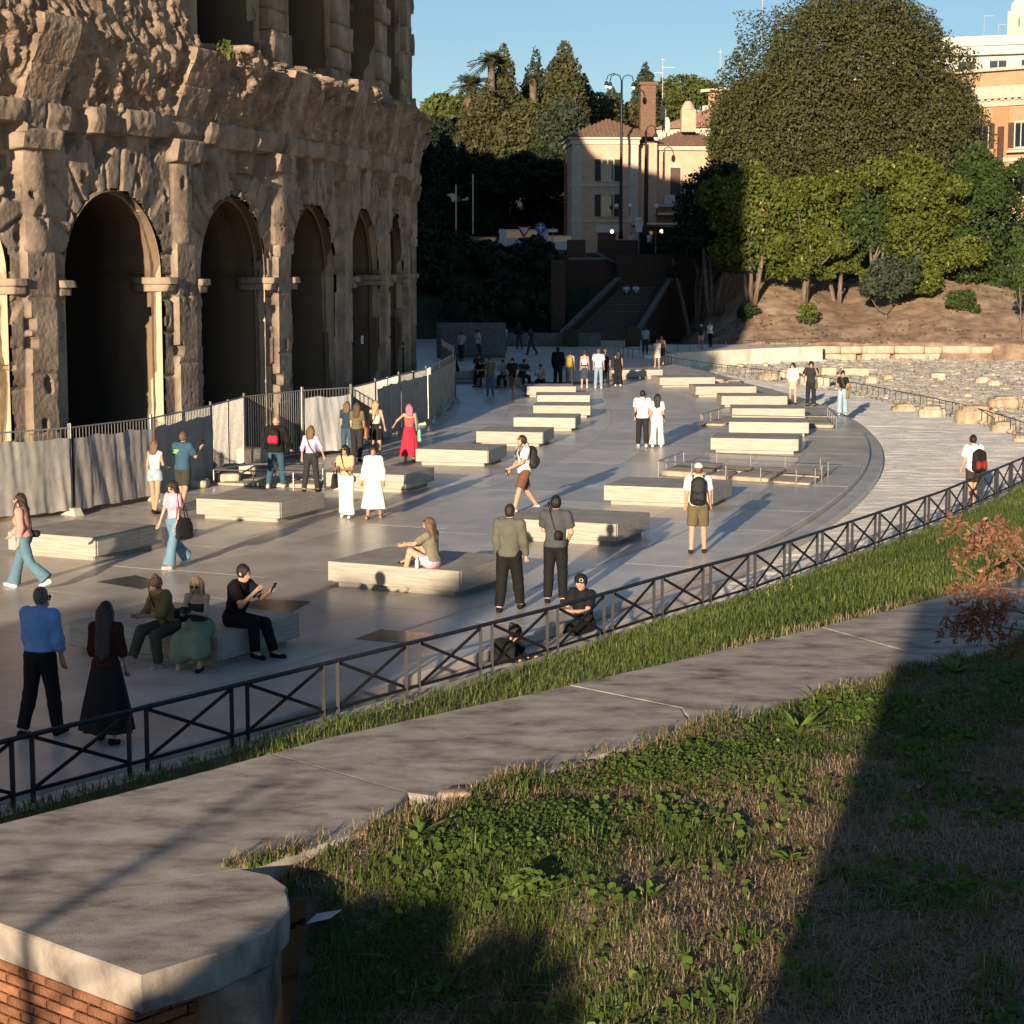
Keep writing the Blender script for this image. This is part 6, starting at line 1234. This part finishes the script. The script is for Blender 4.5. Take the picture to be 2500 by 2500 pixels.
p=person('seated young man dressed in black looking at a raised phone',S1(571,1526),1.78,-116,'t',('short','black'),('tee',(.010,.010,.011),.024),('pants',(.011,.011,.012)),BK,seat=.45,L=(84,66,8),Rr=(92,88,10),aL=(46,8,74,30),aR=(30,6,112,34),lean=14,head=(6,-18))
phone(p,'L','phone held up by the seated young man in black')
# --- walking on the plaza
p=person('woman in pink blouse and jeans walking left with black strap bag',gp(62,1437),1.72,84,'l',('long','dark'),('long',(.68,.30,.24),.030,.05),('wide',(.11,.20,.26)),WH,head=(20,2),shades=True,fem=True,aL=(-6,6,16,0),aR=(16,6,30,0),L=(-18,30,34),Rr=(20,4,-6)); crossbag(p,'small black belt bag on the woman in pink blouse',LEATHER,-1,(.22,.08,.12),40,.10)
p=person('woman in pink tee and wide jeans looking down, walking with a black tote',gp(428,1386),1.69,138,'l',('mid','dark'),('tee',(.70,.42,.52),.010,.07),('wide',(.15,.27,.37)),WH,head=(16,-34),shades=True,fem=True,aL=(2,8,18,0),aR=(10,12,12,0),L=(20,6,-6),Rr=(-14,28,32)); t_=tote(p,'L','black tote bag with white lettering on the woman in pink tee',cloth((.014,.014,.016)),.40,.40,.28,.03)
p=person('woman in white tank top and denim shorts seen from behind by the sheeting',gp(380,1253),1.68,-24,'t',('mid','lbrown'),('tank',WH,.012,.06),('shorts',(.34,.42,.48),.36),BK,fem=True,aL=(-2,9,8,0),aR=(14,4,60,10),**STEP)
p=person('man in blue tee with green print photographing the arches',gp(448,1246),1.82,-26,'t',('short','lbrown'),('tee',(.045,.105,.16),.030,-.02),('shorts',(.05,.05,.035),.85),(.12,.12,.12),aR=(32,10,98,6),aL=(14,4,70,26),head=(-14,4),L=(8,4,0),Rr=(-10,14,14)); phone(p,'R','phone held up by the man in blue tee')
lg=MB(); lg.box((0,0,0),(.12,.004,.05)); lg.box((-.03,0,-.05),(.10,.004,.025)); o=lg.build('shirt_print',cloth((.30,.48,.10)),p['t']); o.location=p['T'](-.06,-.148,.40)
p=person('bald man in black jacket and jeans walking towards the arches',gp(675,1192),1.84,-10,'t',('bald',None),('long',(.014,.013,.012),.036,-.04),('jeans',DKJ),(.6,.58,.5),aL=(10,14,24,0),aR=(14,16,24,0),fat=1.06,L=(-10,16,16),Rr=(14,6,-4)); backpack(p,'red and black backpack on the bald man',cloth((.018,.016,.018)),.26,.36,.12,.16,cloth((.52,.03,.06)))
p=person('woman in lilac top and dark trousers seen from behind',gp(760,1202),1.66,-14,'l',('mid','lbrown'),('half',(.56,.44,.60),.010,.09),('jeans',(.035,.035,.036)),BK,fem=True,aL=(-4,16,16,0),aR=(10,20,16,0),**STEP2); crossbag(p,'small dark bag at the hip of the woman in lilac',LEATHER,-1,(.18,.08,.12),0,.08)
p=person('woman in beige tee and white trousers facing us with black bags',gp(846,1264),1.64,166,'m',('long','black'),('tee',(.56,.40,.24),.014,.06),('wide',(.84,.80,.74)),WH,fem=True,shades=True,head=(-14,2),aL=(24,6,68,28),aR=(18,14,104,4),**STEP); tote(p,'R','black shoulder bag of the woman in beige tee',LEATHER,.32,.32,.26,.02); crossbag(p,'smaller black bag hanging before the woman in beige tee',LEATHER,1,(.22,.08,.15),60,.00)
p=person('woman all in white with long tunic facing us',gp(913,1266),1.64,176,'m',('curly','black'),('long',(.82,.79,.73),.022,-.14),('skirt',(.80,.77,.71),.08,.14,.28),SK['m'],fem=True,fat=1.08,head=(10,-10),aL=(4,14,10,0),aR=(4,14,14,0),**STEP2)
p=person('woman with long brown hair in olive top seen from behind',gp(872,1126),1.70,-12,'l',('long','brown'),('tee',(.16,.14,.075),.014,.03),('pants',(.03,.03,.03)),BK,fem=True,**STEP); tote(p,'R','brown leather bag on the long haired woman in olive top',TAN,.30,.34,.30,.04)
p=person('fair haired woman in dark blue half hidden behind the olive top',gp(848,1120),1.68,-12,'l',('mid','lbrown'),('tee',(.03,.055,.085),.016),('jeans',(.05,.09,.14)),BK,fem=True)
p=person('long haired blonde woman in a dark skirt seen from behind',gp(918,1120),1.70,-10,'l',('long','blonde'),('strapless',(.62,.58,.50)),('skirt',(.02,.02,.02),.13,.33,.22),BK,fem=True,aR=(8,12,16,0)); crossbag(p,'dark green shoulder bag on the blonde woman',cloth((.04,.05,.04)),1,(.26,.10,.20),-60,.10)
p=person('woman with pink hair in a long red skirt seen from behind',gp(1000,1130),1.68,6,'t',('mid','pink'),('strapless',(.55,.12,.10)),('skirt',(.55,.03,.055),.15,.12,.29),SK['t'],fem=True,aL=(18,46,30,0),aR=(4,10,22,0),**STEP2); tote(p,'R','turquoise bag hanging from the pink haired woman',cloth((.22,.55,.46)),.34,.36,.30,.03)
p=person('man in white tee and brown shorts looking up, phone in hand',gp(1279,1250),1.80,112,'t',('short','dark'),('tee',WH,.026,-.03),('shorts',(.16,.075,.04),.86),WH,shades=True,head=(6,16),aL=(20,6,44,16),aR=(8,10,34,10),L=(22,6,-8),Rr=(-14,22,28)); backpack(p,'black backpack on the man in brown shorts',LEATHER,.28,.42,.16,.12); crossbag(p,'grey chest bag on the man in brown shorts',cloth((.05,.052,.055)),-1,(.24,.08,.14),75,.32); phone(p,'R','phone carried low by the man in brown shorts')
# --- on the bench block
p=person('woman in khaki tee and pink shorts sitting on a bench block, knees up',gp(1056,1384,.452),1.66,64,'l',('long','lbrown'),('tee',(.21,.19,.13),.024,.02),('shorts',(.74,.46,.56),.55),BK,seat=.45,L=(118,104,12),Rr=(128,84,8),aL=(54,10,26,22),aR=(54,10,26,22),lean=4,head=(0,22),shades=True,fem=True)
bt=thing('water_bottle','small pale green bottle standing on the bench block by the seated woman','bottle',gp(1018,1388,.452)); b=MB(); b.lathe([(.032,0),(.034,.02),(.034,.13),(.02,.16),(.014,.165)],12); b.build('bottle_body',mat('bottle_plastic',(.45,.62,.55),rough=.2),bt,True); b=MB(); b.lathe([(.017,.166),(.017,.195)],10); b.build('bottle_cap',cloth((.7,.72,.7)),bt)
p=person('man in grey long sleeved top and black trousers seen from behind',gp(1243,1492),1.76,-16,'l',('short','dark'),('long',(.125,.12,.095),.026,-.02),('pants',BK),BK,head=(-10,2),aL=(2,7,16,4),aR=(6,9,12,0),L=(-6,6,4),Rr=(16,4,0),legw=1.12)
p=person('man in dark grey tee and black trousers standing with a crossbody strap',gp(1356,1472),1.80,-10,'l',('short','black'),('tee',(.075,.08,.083),.026,-.01),('pants',BK),BK,head=(-4,4),aL=(24,6,88,30),aR=(6,13,40,24),L=(2,4,0),Rr=(2,6,0)); crossbag(p,'thin black crossbody pouch of the man in dark grey tee',LEATHER,-1,(.20,.08,.14),70,.22)
p=person('man in black tee and black cap sitting on the plaza step behind the fence',(1.13,30.55,-.15),1.78,138,'t',('short','black'),('tee',BK,.022),('pants',BK),BK,seat=0,cap=(.012,.013,.015),L=(80,80,0),Rr=(74,70,0),aL=(30,8,66,30),aR=(26,8,70,30),lean=6,head=(26,-14))
b=MB(); b.tube([tuple(p['HP'](-.033+.028*math.cos(2*PI*k/16),.114-.012*abs(math.cos(2*PI*k/16)),.072+.028*math.sin(2*PI*k/16))) for k in range(17)],.006,5); b.build('cap_badge',cloth((.6,.62,.62)),p['t'])
p=person('dark haired person in black leaning low on the plaza step behind the fence',(-.28,28.15,-.42),1.76,-100,'t',('bun','black'),('tee',BK,.024),('pants',BK),BK,seat=0,L=(86,80,0),Rr=(80,76,0),aL=(40,10,50,26),aR=(40,10,50,26),lean=30,head=(10,-10))
p=person('man in white cap, white tee and khaki shorts seen from behind',gp(1703,1350),1.77,-4,'t',('short','lbrown'),('tee',WH,.022,0),('shorts',(.13,.105,.06),.92),(.02,.02,.022),cap=(.62,.68,.68),head=(0,2),aL=(4,8,12,0),aR=(4,8,22,0),L=(-4,6,4),Rr=(6,4,0)); backpack(p,'black backpack on the man in the white cap',LEATHER,.30,.46,.18,.08)
p=person('man in white tee and black trousers walking away beside a woman in white',gp(1568,1092),1.77,-6,'t',('short','black'),('tee',(.86,.84,.82),.030,-.03),('pants',(.022,.022,.024)),WH,**STEP); crossbag(p,'black crossbody pouch on the man in white tee',LEATHER,1,(.2,.09,.15),-10,.10)
p=person('dark haired woman in white walking away beside the man in white tee',gp(1604,1092),1.66,-8,'l',('long','black'),('tee',(.84,.82,.78),.022,.0),('wide',(.78,.73,.64)),WH,fem=True,**STEP2); crossbag(p,'thin dark strap bag on the walking woman in white',LEATHER,-1,(.16,.07,.12),-10,.10)
p=person('woman in white shirt and beige mini skirt turning on the gravel edge',gp(1935,987),1.70,164,'l',('pony','black'),('half',(.80,.77,.72),.022,.04),('skirt',(.58,.47,.34),.12,.36,.18),BK,fem=True,head=(-40,0),aL=(4,10,20,10),aR=(4,8,12,10),**STEP); crossbag(p,'little dark bag at the hip of the woman in white shirt',LEATHER,1,(.16,.07,.14),70,.04)
p=person('person in dark clothes with hands to the face carrying a green tote',gp(1979,992),1.80,172,'t',('curly','dark'),('tee',(.03,.032,.036),.026,-.02),('pants',(.02,.022,.028)),BK,aL=(50,12,106,24),aR=(10,24,70,10),head=(-8,-12)); tote(p,'L','large green tote of the person in dark clothes',cloth((.12,.14,.05)),.42,.36,.30,-.08)
p=person('woman in black top and light jeans walking towards us on the gravel edge',gp(2056,1013),1.68,176,'t',('bun','black'),('tee',(.014,.013,.014),.010,.09),('wide',(.30,.43,.52)),WH,fem=True,head=(0,-18),aL=(16,10,50,20),aR=(14,10,54,20),**STEP2)
o=crossbag(p,'khaki jacket hanging from the arm of the woman in light jeans',cloth((.20,.17,.10)),1,(.30,.12,.42),10,-.06,name='hanging_jacket'); o['category']='jacket'
p=person('bearded man in white tee with dark red backpack beyond the fence',gp(2374,1240,-.31),1.80,24,'t',('short','black'),('tee',(.82,.80,.77),.034,-.06),('shorts',(.05,.03,.02),.7),SK['t'],aL=(8,8,14,0),aR=(4,10,12,0),head=(24,0),**STEP2); backpack(p,'dark red and black backpack on the man beyond the fence',cloth((.018,.014,.014)),.36,.46,.18,.0,cloth((.22,.03,.018)))
# --- farther off
far=[('boy in white cap and dark vest standing on the raised path',(1711,852,0),1.66,-8,'t',('short','brown'),('tee',(.05,.05,.04)),('shorts',(.40,.36,.30),.7),(.3,.3,.3),dict(cap=(.72,.72,.7))),
('woman in white jacket and black trousers on the raised path',(1734,847,0),1.76,120,'l',('mid','lbrown'),('long',WH,.03),('pants',BK),BK,dict(fem=True,aL=(40,10,100,10))),
('person in short white dress walking at the end of the bench rows',(1604,897,0),1.56,170,'t',('mid','brown'),('tee',(.76,.70,.64)),('skirt',(.74,.68,.62),.12,.34,.2),WH,dict(fem=True)),
('person in dark clothes just behind the short white dress',(1614,893,0),1.70,-10,'t',('short','brown'),('tank',(.3,.16,.12)),('shorts',(.05,.05,.06),.8),BK,{}),
('man in pale blue tee standing in the shade by the end railing',(1575,864,0),1.74,-10,'t',('short','black'),('tee',(.25,.40,.52)),('pants',(.03,.03,.04)),BK,{}),
('tall person all in black at the shadow edge',(1362,944,0),1.86,-6,'d',('short','black'),('long',BK,.035,-.1),('pants',BK),BK,{}),
('person with a yellow backpack at the shadow edge',(1391,944,0),1.68,-8,'t',('bun','dark'),('tee',(.40,.38,.34)),('pants',(.03,.04,.05)),BK,dict(fem=True)),
('woman in strapless white top and dark midi skirt seen from behind',(1427,946,0),1.72,-4,'t',('bun','dark'),('strapless',(.85,.82,.76)),('skirt',(.04,.06,.085),.14,.24,.19),WH,dict(fem=True)),
('man in pale blue tee and light jeans in the lit group',(1461,948,0),1.82,-4,'t',('short','lbrown'),('tee',(.52,.56,.62),.03),('jeans',(.24,.34,.42)),WH,dict(L=(-6,10,8),Rr=(8,4,0))),
('man in dark clothes beside the pale blue tee',(1477,945,0),1.78,-2,'t',('short','lbrown'),('tee',(.025,.025,.03)),('pants',(.02,.02,.025)),BK,{}),
('woman in black jumpsuit with long dark hair in the lit group',(1509,942,0),1.66,-8,'m',('long','black'),('tank',BK),('wide',(.014,.014,.014)),WH,dict(fem=True)),
('person in khaki top and jeans walking towards us in the shade',(1197,966,0),1.68,178,'t',('short','brown'),('tee',(.20,.18,.12)),('jeans',(.10,.20,.30)),BK,dict(L=(10,4,0),Rr=(-8,12,14))),
('person in dark top and khaki shorts walking by the shaded bench',(1252,970,0),1.72,150,'t',('short','black'),('tee',(.03,.03,.03),.03),('shorts',(.20,.18,.13),1.0),(.4,.4,.4),dict(L=(14,4,0),Rr=(-14,20,20))),
('standing man in a pale shirt by the shaded block wall',(1126,881,0),1.74,-30,'m',('short','black'),('tee',(.42,.43,.44)),('pants',(.03,.03,.04)),BK,{}),
('man in pale tee leaning at the shaded block wall',(1168,876,0),1.82,-60,'t',('short','black'),('tee',(.46,.50,.56),.03),('jeans',(.05,.07,.11)),BK,dict(L=(16,4,0),Rr=(16,4,0),lean=-8)),
('person in dark red top in the shaded crowd',(1206,862,0),1.78,160,'t',('short','black'),('tee',(.16,.02,.025)),('pants',BK),BK,{}),
('person in pale blue top in the shaded crowd',(1231,858,0),1.72,170,'m',('mid','black'),('tee',(.34,.42,.52)),('pants',(.05,.06,.1)),BK,dict(fem=True)),
('man in dark jacket standing apart in the shade',(1268,852,0),1.82,20,'t',('short','black'),('long',BK,.034),('pants',(.04,.05,.08)),BK,{}),
('slim person in dark clothes walking in the shade',(1297,866,0),1.72,60,'t',('short','black'),('tee',(.03,.03,.035)),('pants',(.05,.045,.05)),BK,dict(L=(16,4,0),Rr=(-14,20,24))),
('dark dressed person near the fence end in the shade',(1083,872,0),1.70,140,'t',('mid','black'),('tee',(.04,.05,.05)),('pants',BK),BK,dict(fem=True)),
('dark dressed person with white print near the fence end',(1102,868,0),1.72,-150,'t',('short','black'),('tee',(.10,.10,.11)),('shorts',(.05,.05,.06)),BK,{}),
('man in white shirt outside the cafe above the stairs',(1541,618,6.5),1.78,170,'t',('short','grey'),('tee',(.55,.52,.45)),('pants',(.30,.28,.24)),BK,{}),
('person in white tee by the cafe sign above the stairs',(1583,604,6.5),1.76,-20,'t',('short','black'),('tee',(.62,.64,.66)),('pants',BK),BK,{})]
for l,(x,y,z),h,yw,sk,hr_,tp,bo,shc,kw in far:
    lo_=gp(x,y,z) if z<1 else (lambda q:(q[0],q[1],z))(atY(x,y,163.4)); p=person(l,lo_,h,yw,sk,hr_,tp,bo,shc,**kw)
    if 'yellow backpack' in l: backpack(p,'yellow backpack at the shadow edge',cloth((.42,.29,.05)),.30,.42,.16,.1)
    if 'boy in white' in l: backpack(p,'dark backpack on the boy in white cap',LEATHER,.26,.36,.14,.12)
    if 'walking by the shaded bench' in l: crossbag(p,'dark shoulder bag of the person in khaki shorts',LEATHER,1)
seated=[('seated person in black on the nearer shaded bench, left end',(-1.35,91.0,.452),150,BK,(.02,.02,.02),'black'),('seated person in grey top bending over on the nearer shaded bench',(-.35,90.6,.452),165,(.30,.30,.32),BK,'dark'),('seated person in dark top on the nearer shaded bench, right end',(.45,91.0,.452),-150,(.03,.03,.035),(.03,.03,.04),'black'),
('seated person in white and black beside the lit bench row',(1.35,91.6,.20),170,(.5,.5,.5),BK,'black'),('hunched person in black on the farther shaded bench',(-2.7,96.3,.452),130,BK,BK,'black'),('second dark seated person on the farther shaded bench',(-1.6,96.8,.452),175,(.06,.03,.04),BK,'dark')]
for l,lo_,yw,tp,bo,hr_ in seated: person(l,lo_,1.72,yw,'t',('short',hr_),('tee',tp,.024),('pants',bo),BK,seat=.45,L=(82,78,0),Rr=(86,84,0),aL=(40,8,50,20),aR=(40,8,50,20),lean=20,head=(0,-15))
for i,(dx,l) in enumerate(((0,'left person of the pair sitting at the top of the stairs'),(.75,'right person of the pair sitting at the top of the stairs'))):
    person(l,(9.0+dx,157.2,3.3),1.72,180,'t',('short','black'),('tee',(.50,.55,.72)),('pants',BK),BK,seat=.45,L=(80,84,0),Rr=(80,84,0),aL=(40,8,50,20),aR=(40,8,50,20),lean=24,head=(0,-20))
# ================================================================== STREET FURNITURE AND SMALL THINGS FAR BACK
LAMPG=mat('lamp_glass',(.75,.72,.66),rough=.3); POLEM=mat('black_post',(.006,.006,.008),(.012,.012,.014),5,.5); GLOW=mat('warm_lit_lamp',(1.,.62,.28),rough=.4,emis=2.2); GLOBE=mat('white_globe_lamp',(.75,.74,.72),rough=.3)
def lamp(px_,Y,ytop,ybot,label,arms):
    X=(px_-1250)/F*Y; zt=H+(650-ytop)*Y/F; zb=H+(650-ybot)*Y/F; t=thing('street_lamp',label,'street lamp',(X,Y,zb)); h=zt-zb; b=MB(); b.tube([(0,0,0),(0,0,.8),(0,0,h*.8),(0,0,h-.5)],[.20,.14,.10,.08],8); b.build('post',POLEM,t,True)
    for ax,dz in arms:
        b=MB(); b.tube([(0,0,h-.6),(ax*.15,0,h-.05+dz),(ax*.55,0,h+.1+dz),(ax*.9,0,h-.05+dz),(ax,0,h-.45+dz)],.045,6); b.build('arm',POLEM,t,True); b=MB(); b.lathe([(.06,.35),(.14,.22),(.19,.0)],10,(ax,0,h-.85+dz)); b.build('lamp_hood',POLEM,t,True); b=MB(); b.ell((ax,0,h-.93+dz),(.17,.17,.2),10,6); b.build('lamp_globe',LAMPG,t,True)
lamp(1513,165,195,585,'tall double armed street lamp in front of the yellow house chimney',((-1.25,0),(-.95,-.05),(.95,-.1)))
lamp(1572,163,311,600,'thick dark lamp post standing before the yellow house wing',((.8,-.2),))
for i,(px_,Y,y0,y1,l) in enumerate(((1115,175,455,570,'pale slender flag pole in the shade, left of two'),(1156,175,430,545,'pale slender flag pole in the shade, right of two'))):
    X=(px_-1250)/F*Y; zt=H+(650-y0)*Y/F; zb=H+(650-y1)*Y/F; b=MB(); b.tube([(0,0,-1),(0,0,zt-zb)],.07,7); tag(b.build('flag_pole',GALV,None,loc=(X,Y,zb)),l,'pole')
X,Y,Z=atY(1379,172,172); b=MB(); zt=H+(650-402)*Y/F; zb=6.4; X=(1379-1250)/F*Y; b.tube([(0,0,0),(0,0,zt-zb)],.13,8); tag(b.build('rusty_pole',mat('rust',(.22,.07,.03),(.34,.13,.06),5,.8),None,loc=(X,Y,zb)),'rust brown pole standing left of the yellow house','pole')
# antennas and dishes
ANT=mat('antenna_metal',(.35,.36,.37),rough=.5,metal=.4)
def antenna(px_,Y,y0,y1,label,bars):
    X=(px_-1250)/F*Y; z0=H+(650-y1)*Y/F; h=(y1-y0)*Y/F; t=thing('antenna',label,'antenna',(X,Y,z0)); b=MB(); b.tube([(0,0,-.5),(0,0,h)],.035,5); b.build('mast',ANT,t)
    for x0,x1,u in bars: b=MB(); b.bar((x0,0,h*u),(x1,0,h*u),.05); b.build('aerial_bar',ANT,t)
antenna(1611,176,155,290,'tall thin antenna above the yellow house chimney pot',((-.05,1.0,.83),(-.7,.05,.74),(-.15,.15,.97)))
antenna(1748,212,135,200,'thin antenna left of the oak top',((-.25,.25,.9),)); antenna(1847,212,15,110,'faint tall mast at the left shoulder of the oak',((-.2,.2,.95),)); antenna(2377,238,56,110,'white roof antenna on the flats',((0,1.2,.98),)); antenna(2412,238,75,112,'bent grey antenna right of the white roof antenna',((0,.9,.95),))
for i,(px_,py_,Y,r_,l) in enumerate(((1619,275,174,.62,'upper of two satellite dishes beside the chimney pot'),(1628,305,174,.7,'lower of two satellite dishes beside the chimney pot'),(2491,20,186,.9,'round white satellite dish at the top right corner'))):
    X,Y,Z=atY(px_,py_,Y); b=MB(); M=Matrix.Rotation(R(70),3,'X'); vs=[];n=16
    t=thing('satellite_dish',l,'satellite dish',(X,Y,Z)); b.ell((0,0,0),(r_*(.45 if i<2 else 1),.10,r_),14,8); b.build('dish',WHT,t,True); b=MB(); b.tube([(0,.1,0),(0,.3,-.4),(0,.3,-1.6)],.05,6); b.build('bracket',IRON,t)
# road signs and vehicles in the shaded street
SGW=mat('sign_white',(.62,.62,.62),rough=.5); SGR=mat('sign_red',(.42,.03,.03),rough=.5); SGB=mat('sign_blue',(.02,.09,.36),rough=.5)
def signpost(px_,py_,Y,label): X,Y,Z=atY(px_,py_,Y); t=thing('road_sign',label,'road sign',(X,Y,6.5)); b=MB(); b.tube([(0,.04,0),(0,.04,Z-6.5+.3)],.035,6); b.build('post',GALV,t); return t,Z-6.5
t,z=signpost(1280,562,164,'give way triangle sign over a blue sign in the shaded street'); 
for s_,m,y in ((.58,SGR,0),(.36,SGW,-.012)): b=MB(); b.add([(-s_,y,z+s_*.55),(s_,y,z+s_*.55),(0,y,z-s_*1.0),(-s_,y+.01,z+s_*.55),(s_,y+.01,z+s_*.55),(0,y+.01,z-s_*1.0)],[(0,2,1),(3,4,5),(0,1,4,3),(1,2,5,4),(2,0,3,5)]); b.build('sign_plate',m,t)
b=MB(); b.box((0,0,z-1.3),(.62,.02,.9)); b.build('lower_plate',SGB,t)
t,z=signpost(1320,556,166,'round blue sign with a white cross arrow in the shaded street'); b=MB(); b.lathe([(.45,-.01),(.45,.01)],20); o=b.build('sign_plate',SGB,t,loc=(0,0,z),rot=(PI/2,0,0)); b=MB(); b.box((0,-.014,z),(.09,.006,.6)); b.box((0,-.016,z),(.5,.004,.09)); b.build('arrow',SGW,t)
t,z=signpost(1350,563,165,'white street name plate on a post beside the yellow house'); b=MB(); b.box((0,0,z),(.75,.03,.26)); b.build('name_plate',SGW,t)
t,z=signpost(1560,548,162,'white notice board with an arrow before the cafe'); b=MB(); b.box((0,0,z),(.55,.04,1.2)); b.build('board',SGW,t); b=MB(); b.bar((-.1,-.025,z-.35),(-.1,-.025,z+.2),.07,.02); b.bar((-.1,-.025,z+.2),(.1,-.025,z+.38),.07,.02); b.bar((.1,-.025,z+.0),(.1,-.025,z+.38),.05,.02); b.build('arrow',POLEM,t)
t,z=signpost(1315,583,165.5,'traffic light showing green in the shaded street'); b=MB(); b.box((0,0,z),(.3,.25,.9),bev=.03); b.build('housing',POLEM,t)
b=MB(); b.ell((0,-.14,z-.02),(.1,.05,.1),8,5); b.build('green_lamp',mat('green_signal',(.1,1.,.55),emis=3.),t)
WHP=mat('white_van_paint',(.45,.47,.50),(.5,.52,.55),4,.3); TYR=mat('tyre',(.012,.012,.012),rough=.9); DKP=mat('dark_car_paint',(.02,.024,.03),(.03,.034,.04),4,.25)
def vehicle(px_,Y,L,h,m,label,van):
    X=(px_-1250)/F*Y; t=thing('parked_van' if van else 'parked_car',label,'van' if van else 'car',(X,Y,6.57)); b=MB(); hb=h*.52; P=[(-L/2,.3),(L/2,.3),(L/2,hb),(L*.42,hb+.05),(L*.30 if not van else L*.40,h),(-L*.36 if not van else -L*.49,h),(-L*.47,hb+.1),(-L/2,hb)]
    n=len(P); b.add([(x,y,z) for y in (-.85,.85) for x,z in P],[tuple(range(n)),tuple(range(2*n-1,n-1,-1))]+[(i,n+i,n+(i+1)%n,(i+1)%n) for i in range(n)]); b.build('body',m,t)
    b=MB(); b.box((L*-.05,-.855,(hb+h)/2+.05),(L*.6,.02,(h-hb)*.62)); b.build('side_window',GLASS,t)
    for sx in (-.3,.3): b=MB(); b.lathe([(.32,-.1),(.32,.1)],14); b.build('wheel',TYR,t,loc=(sx*L,-.8,.32),rot=(PI/2,0,0))
vehicle(1283,167.5,4.6,2.0,WHP,'white van parked behind the road signs in the shade',True); vehicle(1372,169,4.4,1.5,WHP,'pale car parked against the yellow house in the shade',False); vehicle(1180,171,4.3,1.45,DKP,'dark car parked under the shaded trees',False)
# cafe lamps: three white globes and two lit warm lamps
for i,(px_,py_,l) in enumerate(((1505,503,'white globe lamp left of the tall lamp post'),(1538,503,'white globe lamp right of the tall lamp post'),(1603,503,'white globe lamp under the balcony awning'))):
    X,Y,Z=atY(px_,py_,166.3); t=thing('globe_lamp',l,'lamp',(X,Y,Z),0,'globe lamps of the cafe terrace'); b=MB(); b.ell((0,0,0),(.2,.2,.2),12,8); b.build('globe',GLOBE,t,True); b=MB(); b.tube([(0,0,-.18),(0,0,-.75)],.03,6); b.build('stem',POLEM,t)
for px_,py_,l in ((1494,565,'lit warm wall lamp left of the cafe doorway'),(1615,565,'lit warm wall lamp right of the cafe doorway')):
    X,Y,Z=atY(px_,py_,166.0); t=thing('wall_lamp',l,'lamp',(X,Y,Z)); b=MB(); b.ell((0,0,0),(.15,.15,.17),10,6); b.build('bulb',GLOW,t,True); b=MB(); b.tube([(0,0,.12),(0,.5,.3),(0,1.2,.3)],.03,6); b.build('bracket',POLEM,t)
# shaded block wall and bollards at the plaza end
for i,(px_,py_,wd,hh,l) in enumerate(((1150,873,4.2,2.1,'grey block wall standing in the shaded far end of the plaza'),(1335,845,7.5,.9,'low kerb wall at the foot of the shaded bank'),(1395,846,1.0,1.2,'dark pedestal left of the stairs foot'),(1545,846,1.0,1.3,'dark pedestal right of the stairs foot'))):
    x,y,_=at(px_,py_,0); t=rough('block_wall',bxc(x-wd/2,x+wd/2,y,y+.7,0,hh),TREAD if i<2 else BRK,None,8,.02,2,.01,seed=i); tag(t,l,'wall')
# survey markers on the stone
for s_,z_,l in ((-25.6/DEG,3.15,0),(-9.0/DEG,3.1,1)):
    b=MB(); c=wpt(s_,z_,.05 if l else -.2); a=math.atan2(c[1],c[0]); b.box((0,0,0),(.02,.30,.26)); o=b.build('survey_plate',SGW,amph,loc=c,rot=(0,0,a)); 
    b=MB(); b.box((.013,-.05,.04),(.004,.08,.07)); b.box((.013,.05,-.04),(.004,.08,.07)); b.build('plate_mark',POLEM,o)
# green tuft on the springer
p,d=blob((0,0,0),(.28,.2,.35),120,np.random.default_rng(4),.1); o=leaves('weed_tuft',p,d,.07,F_LIME,amph,4); o.location=wpt(pier[3]+.65,10.9,1.0)
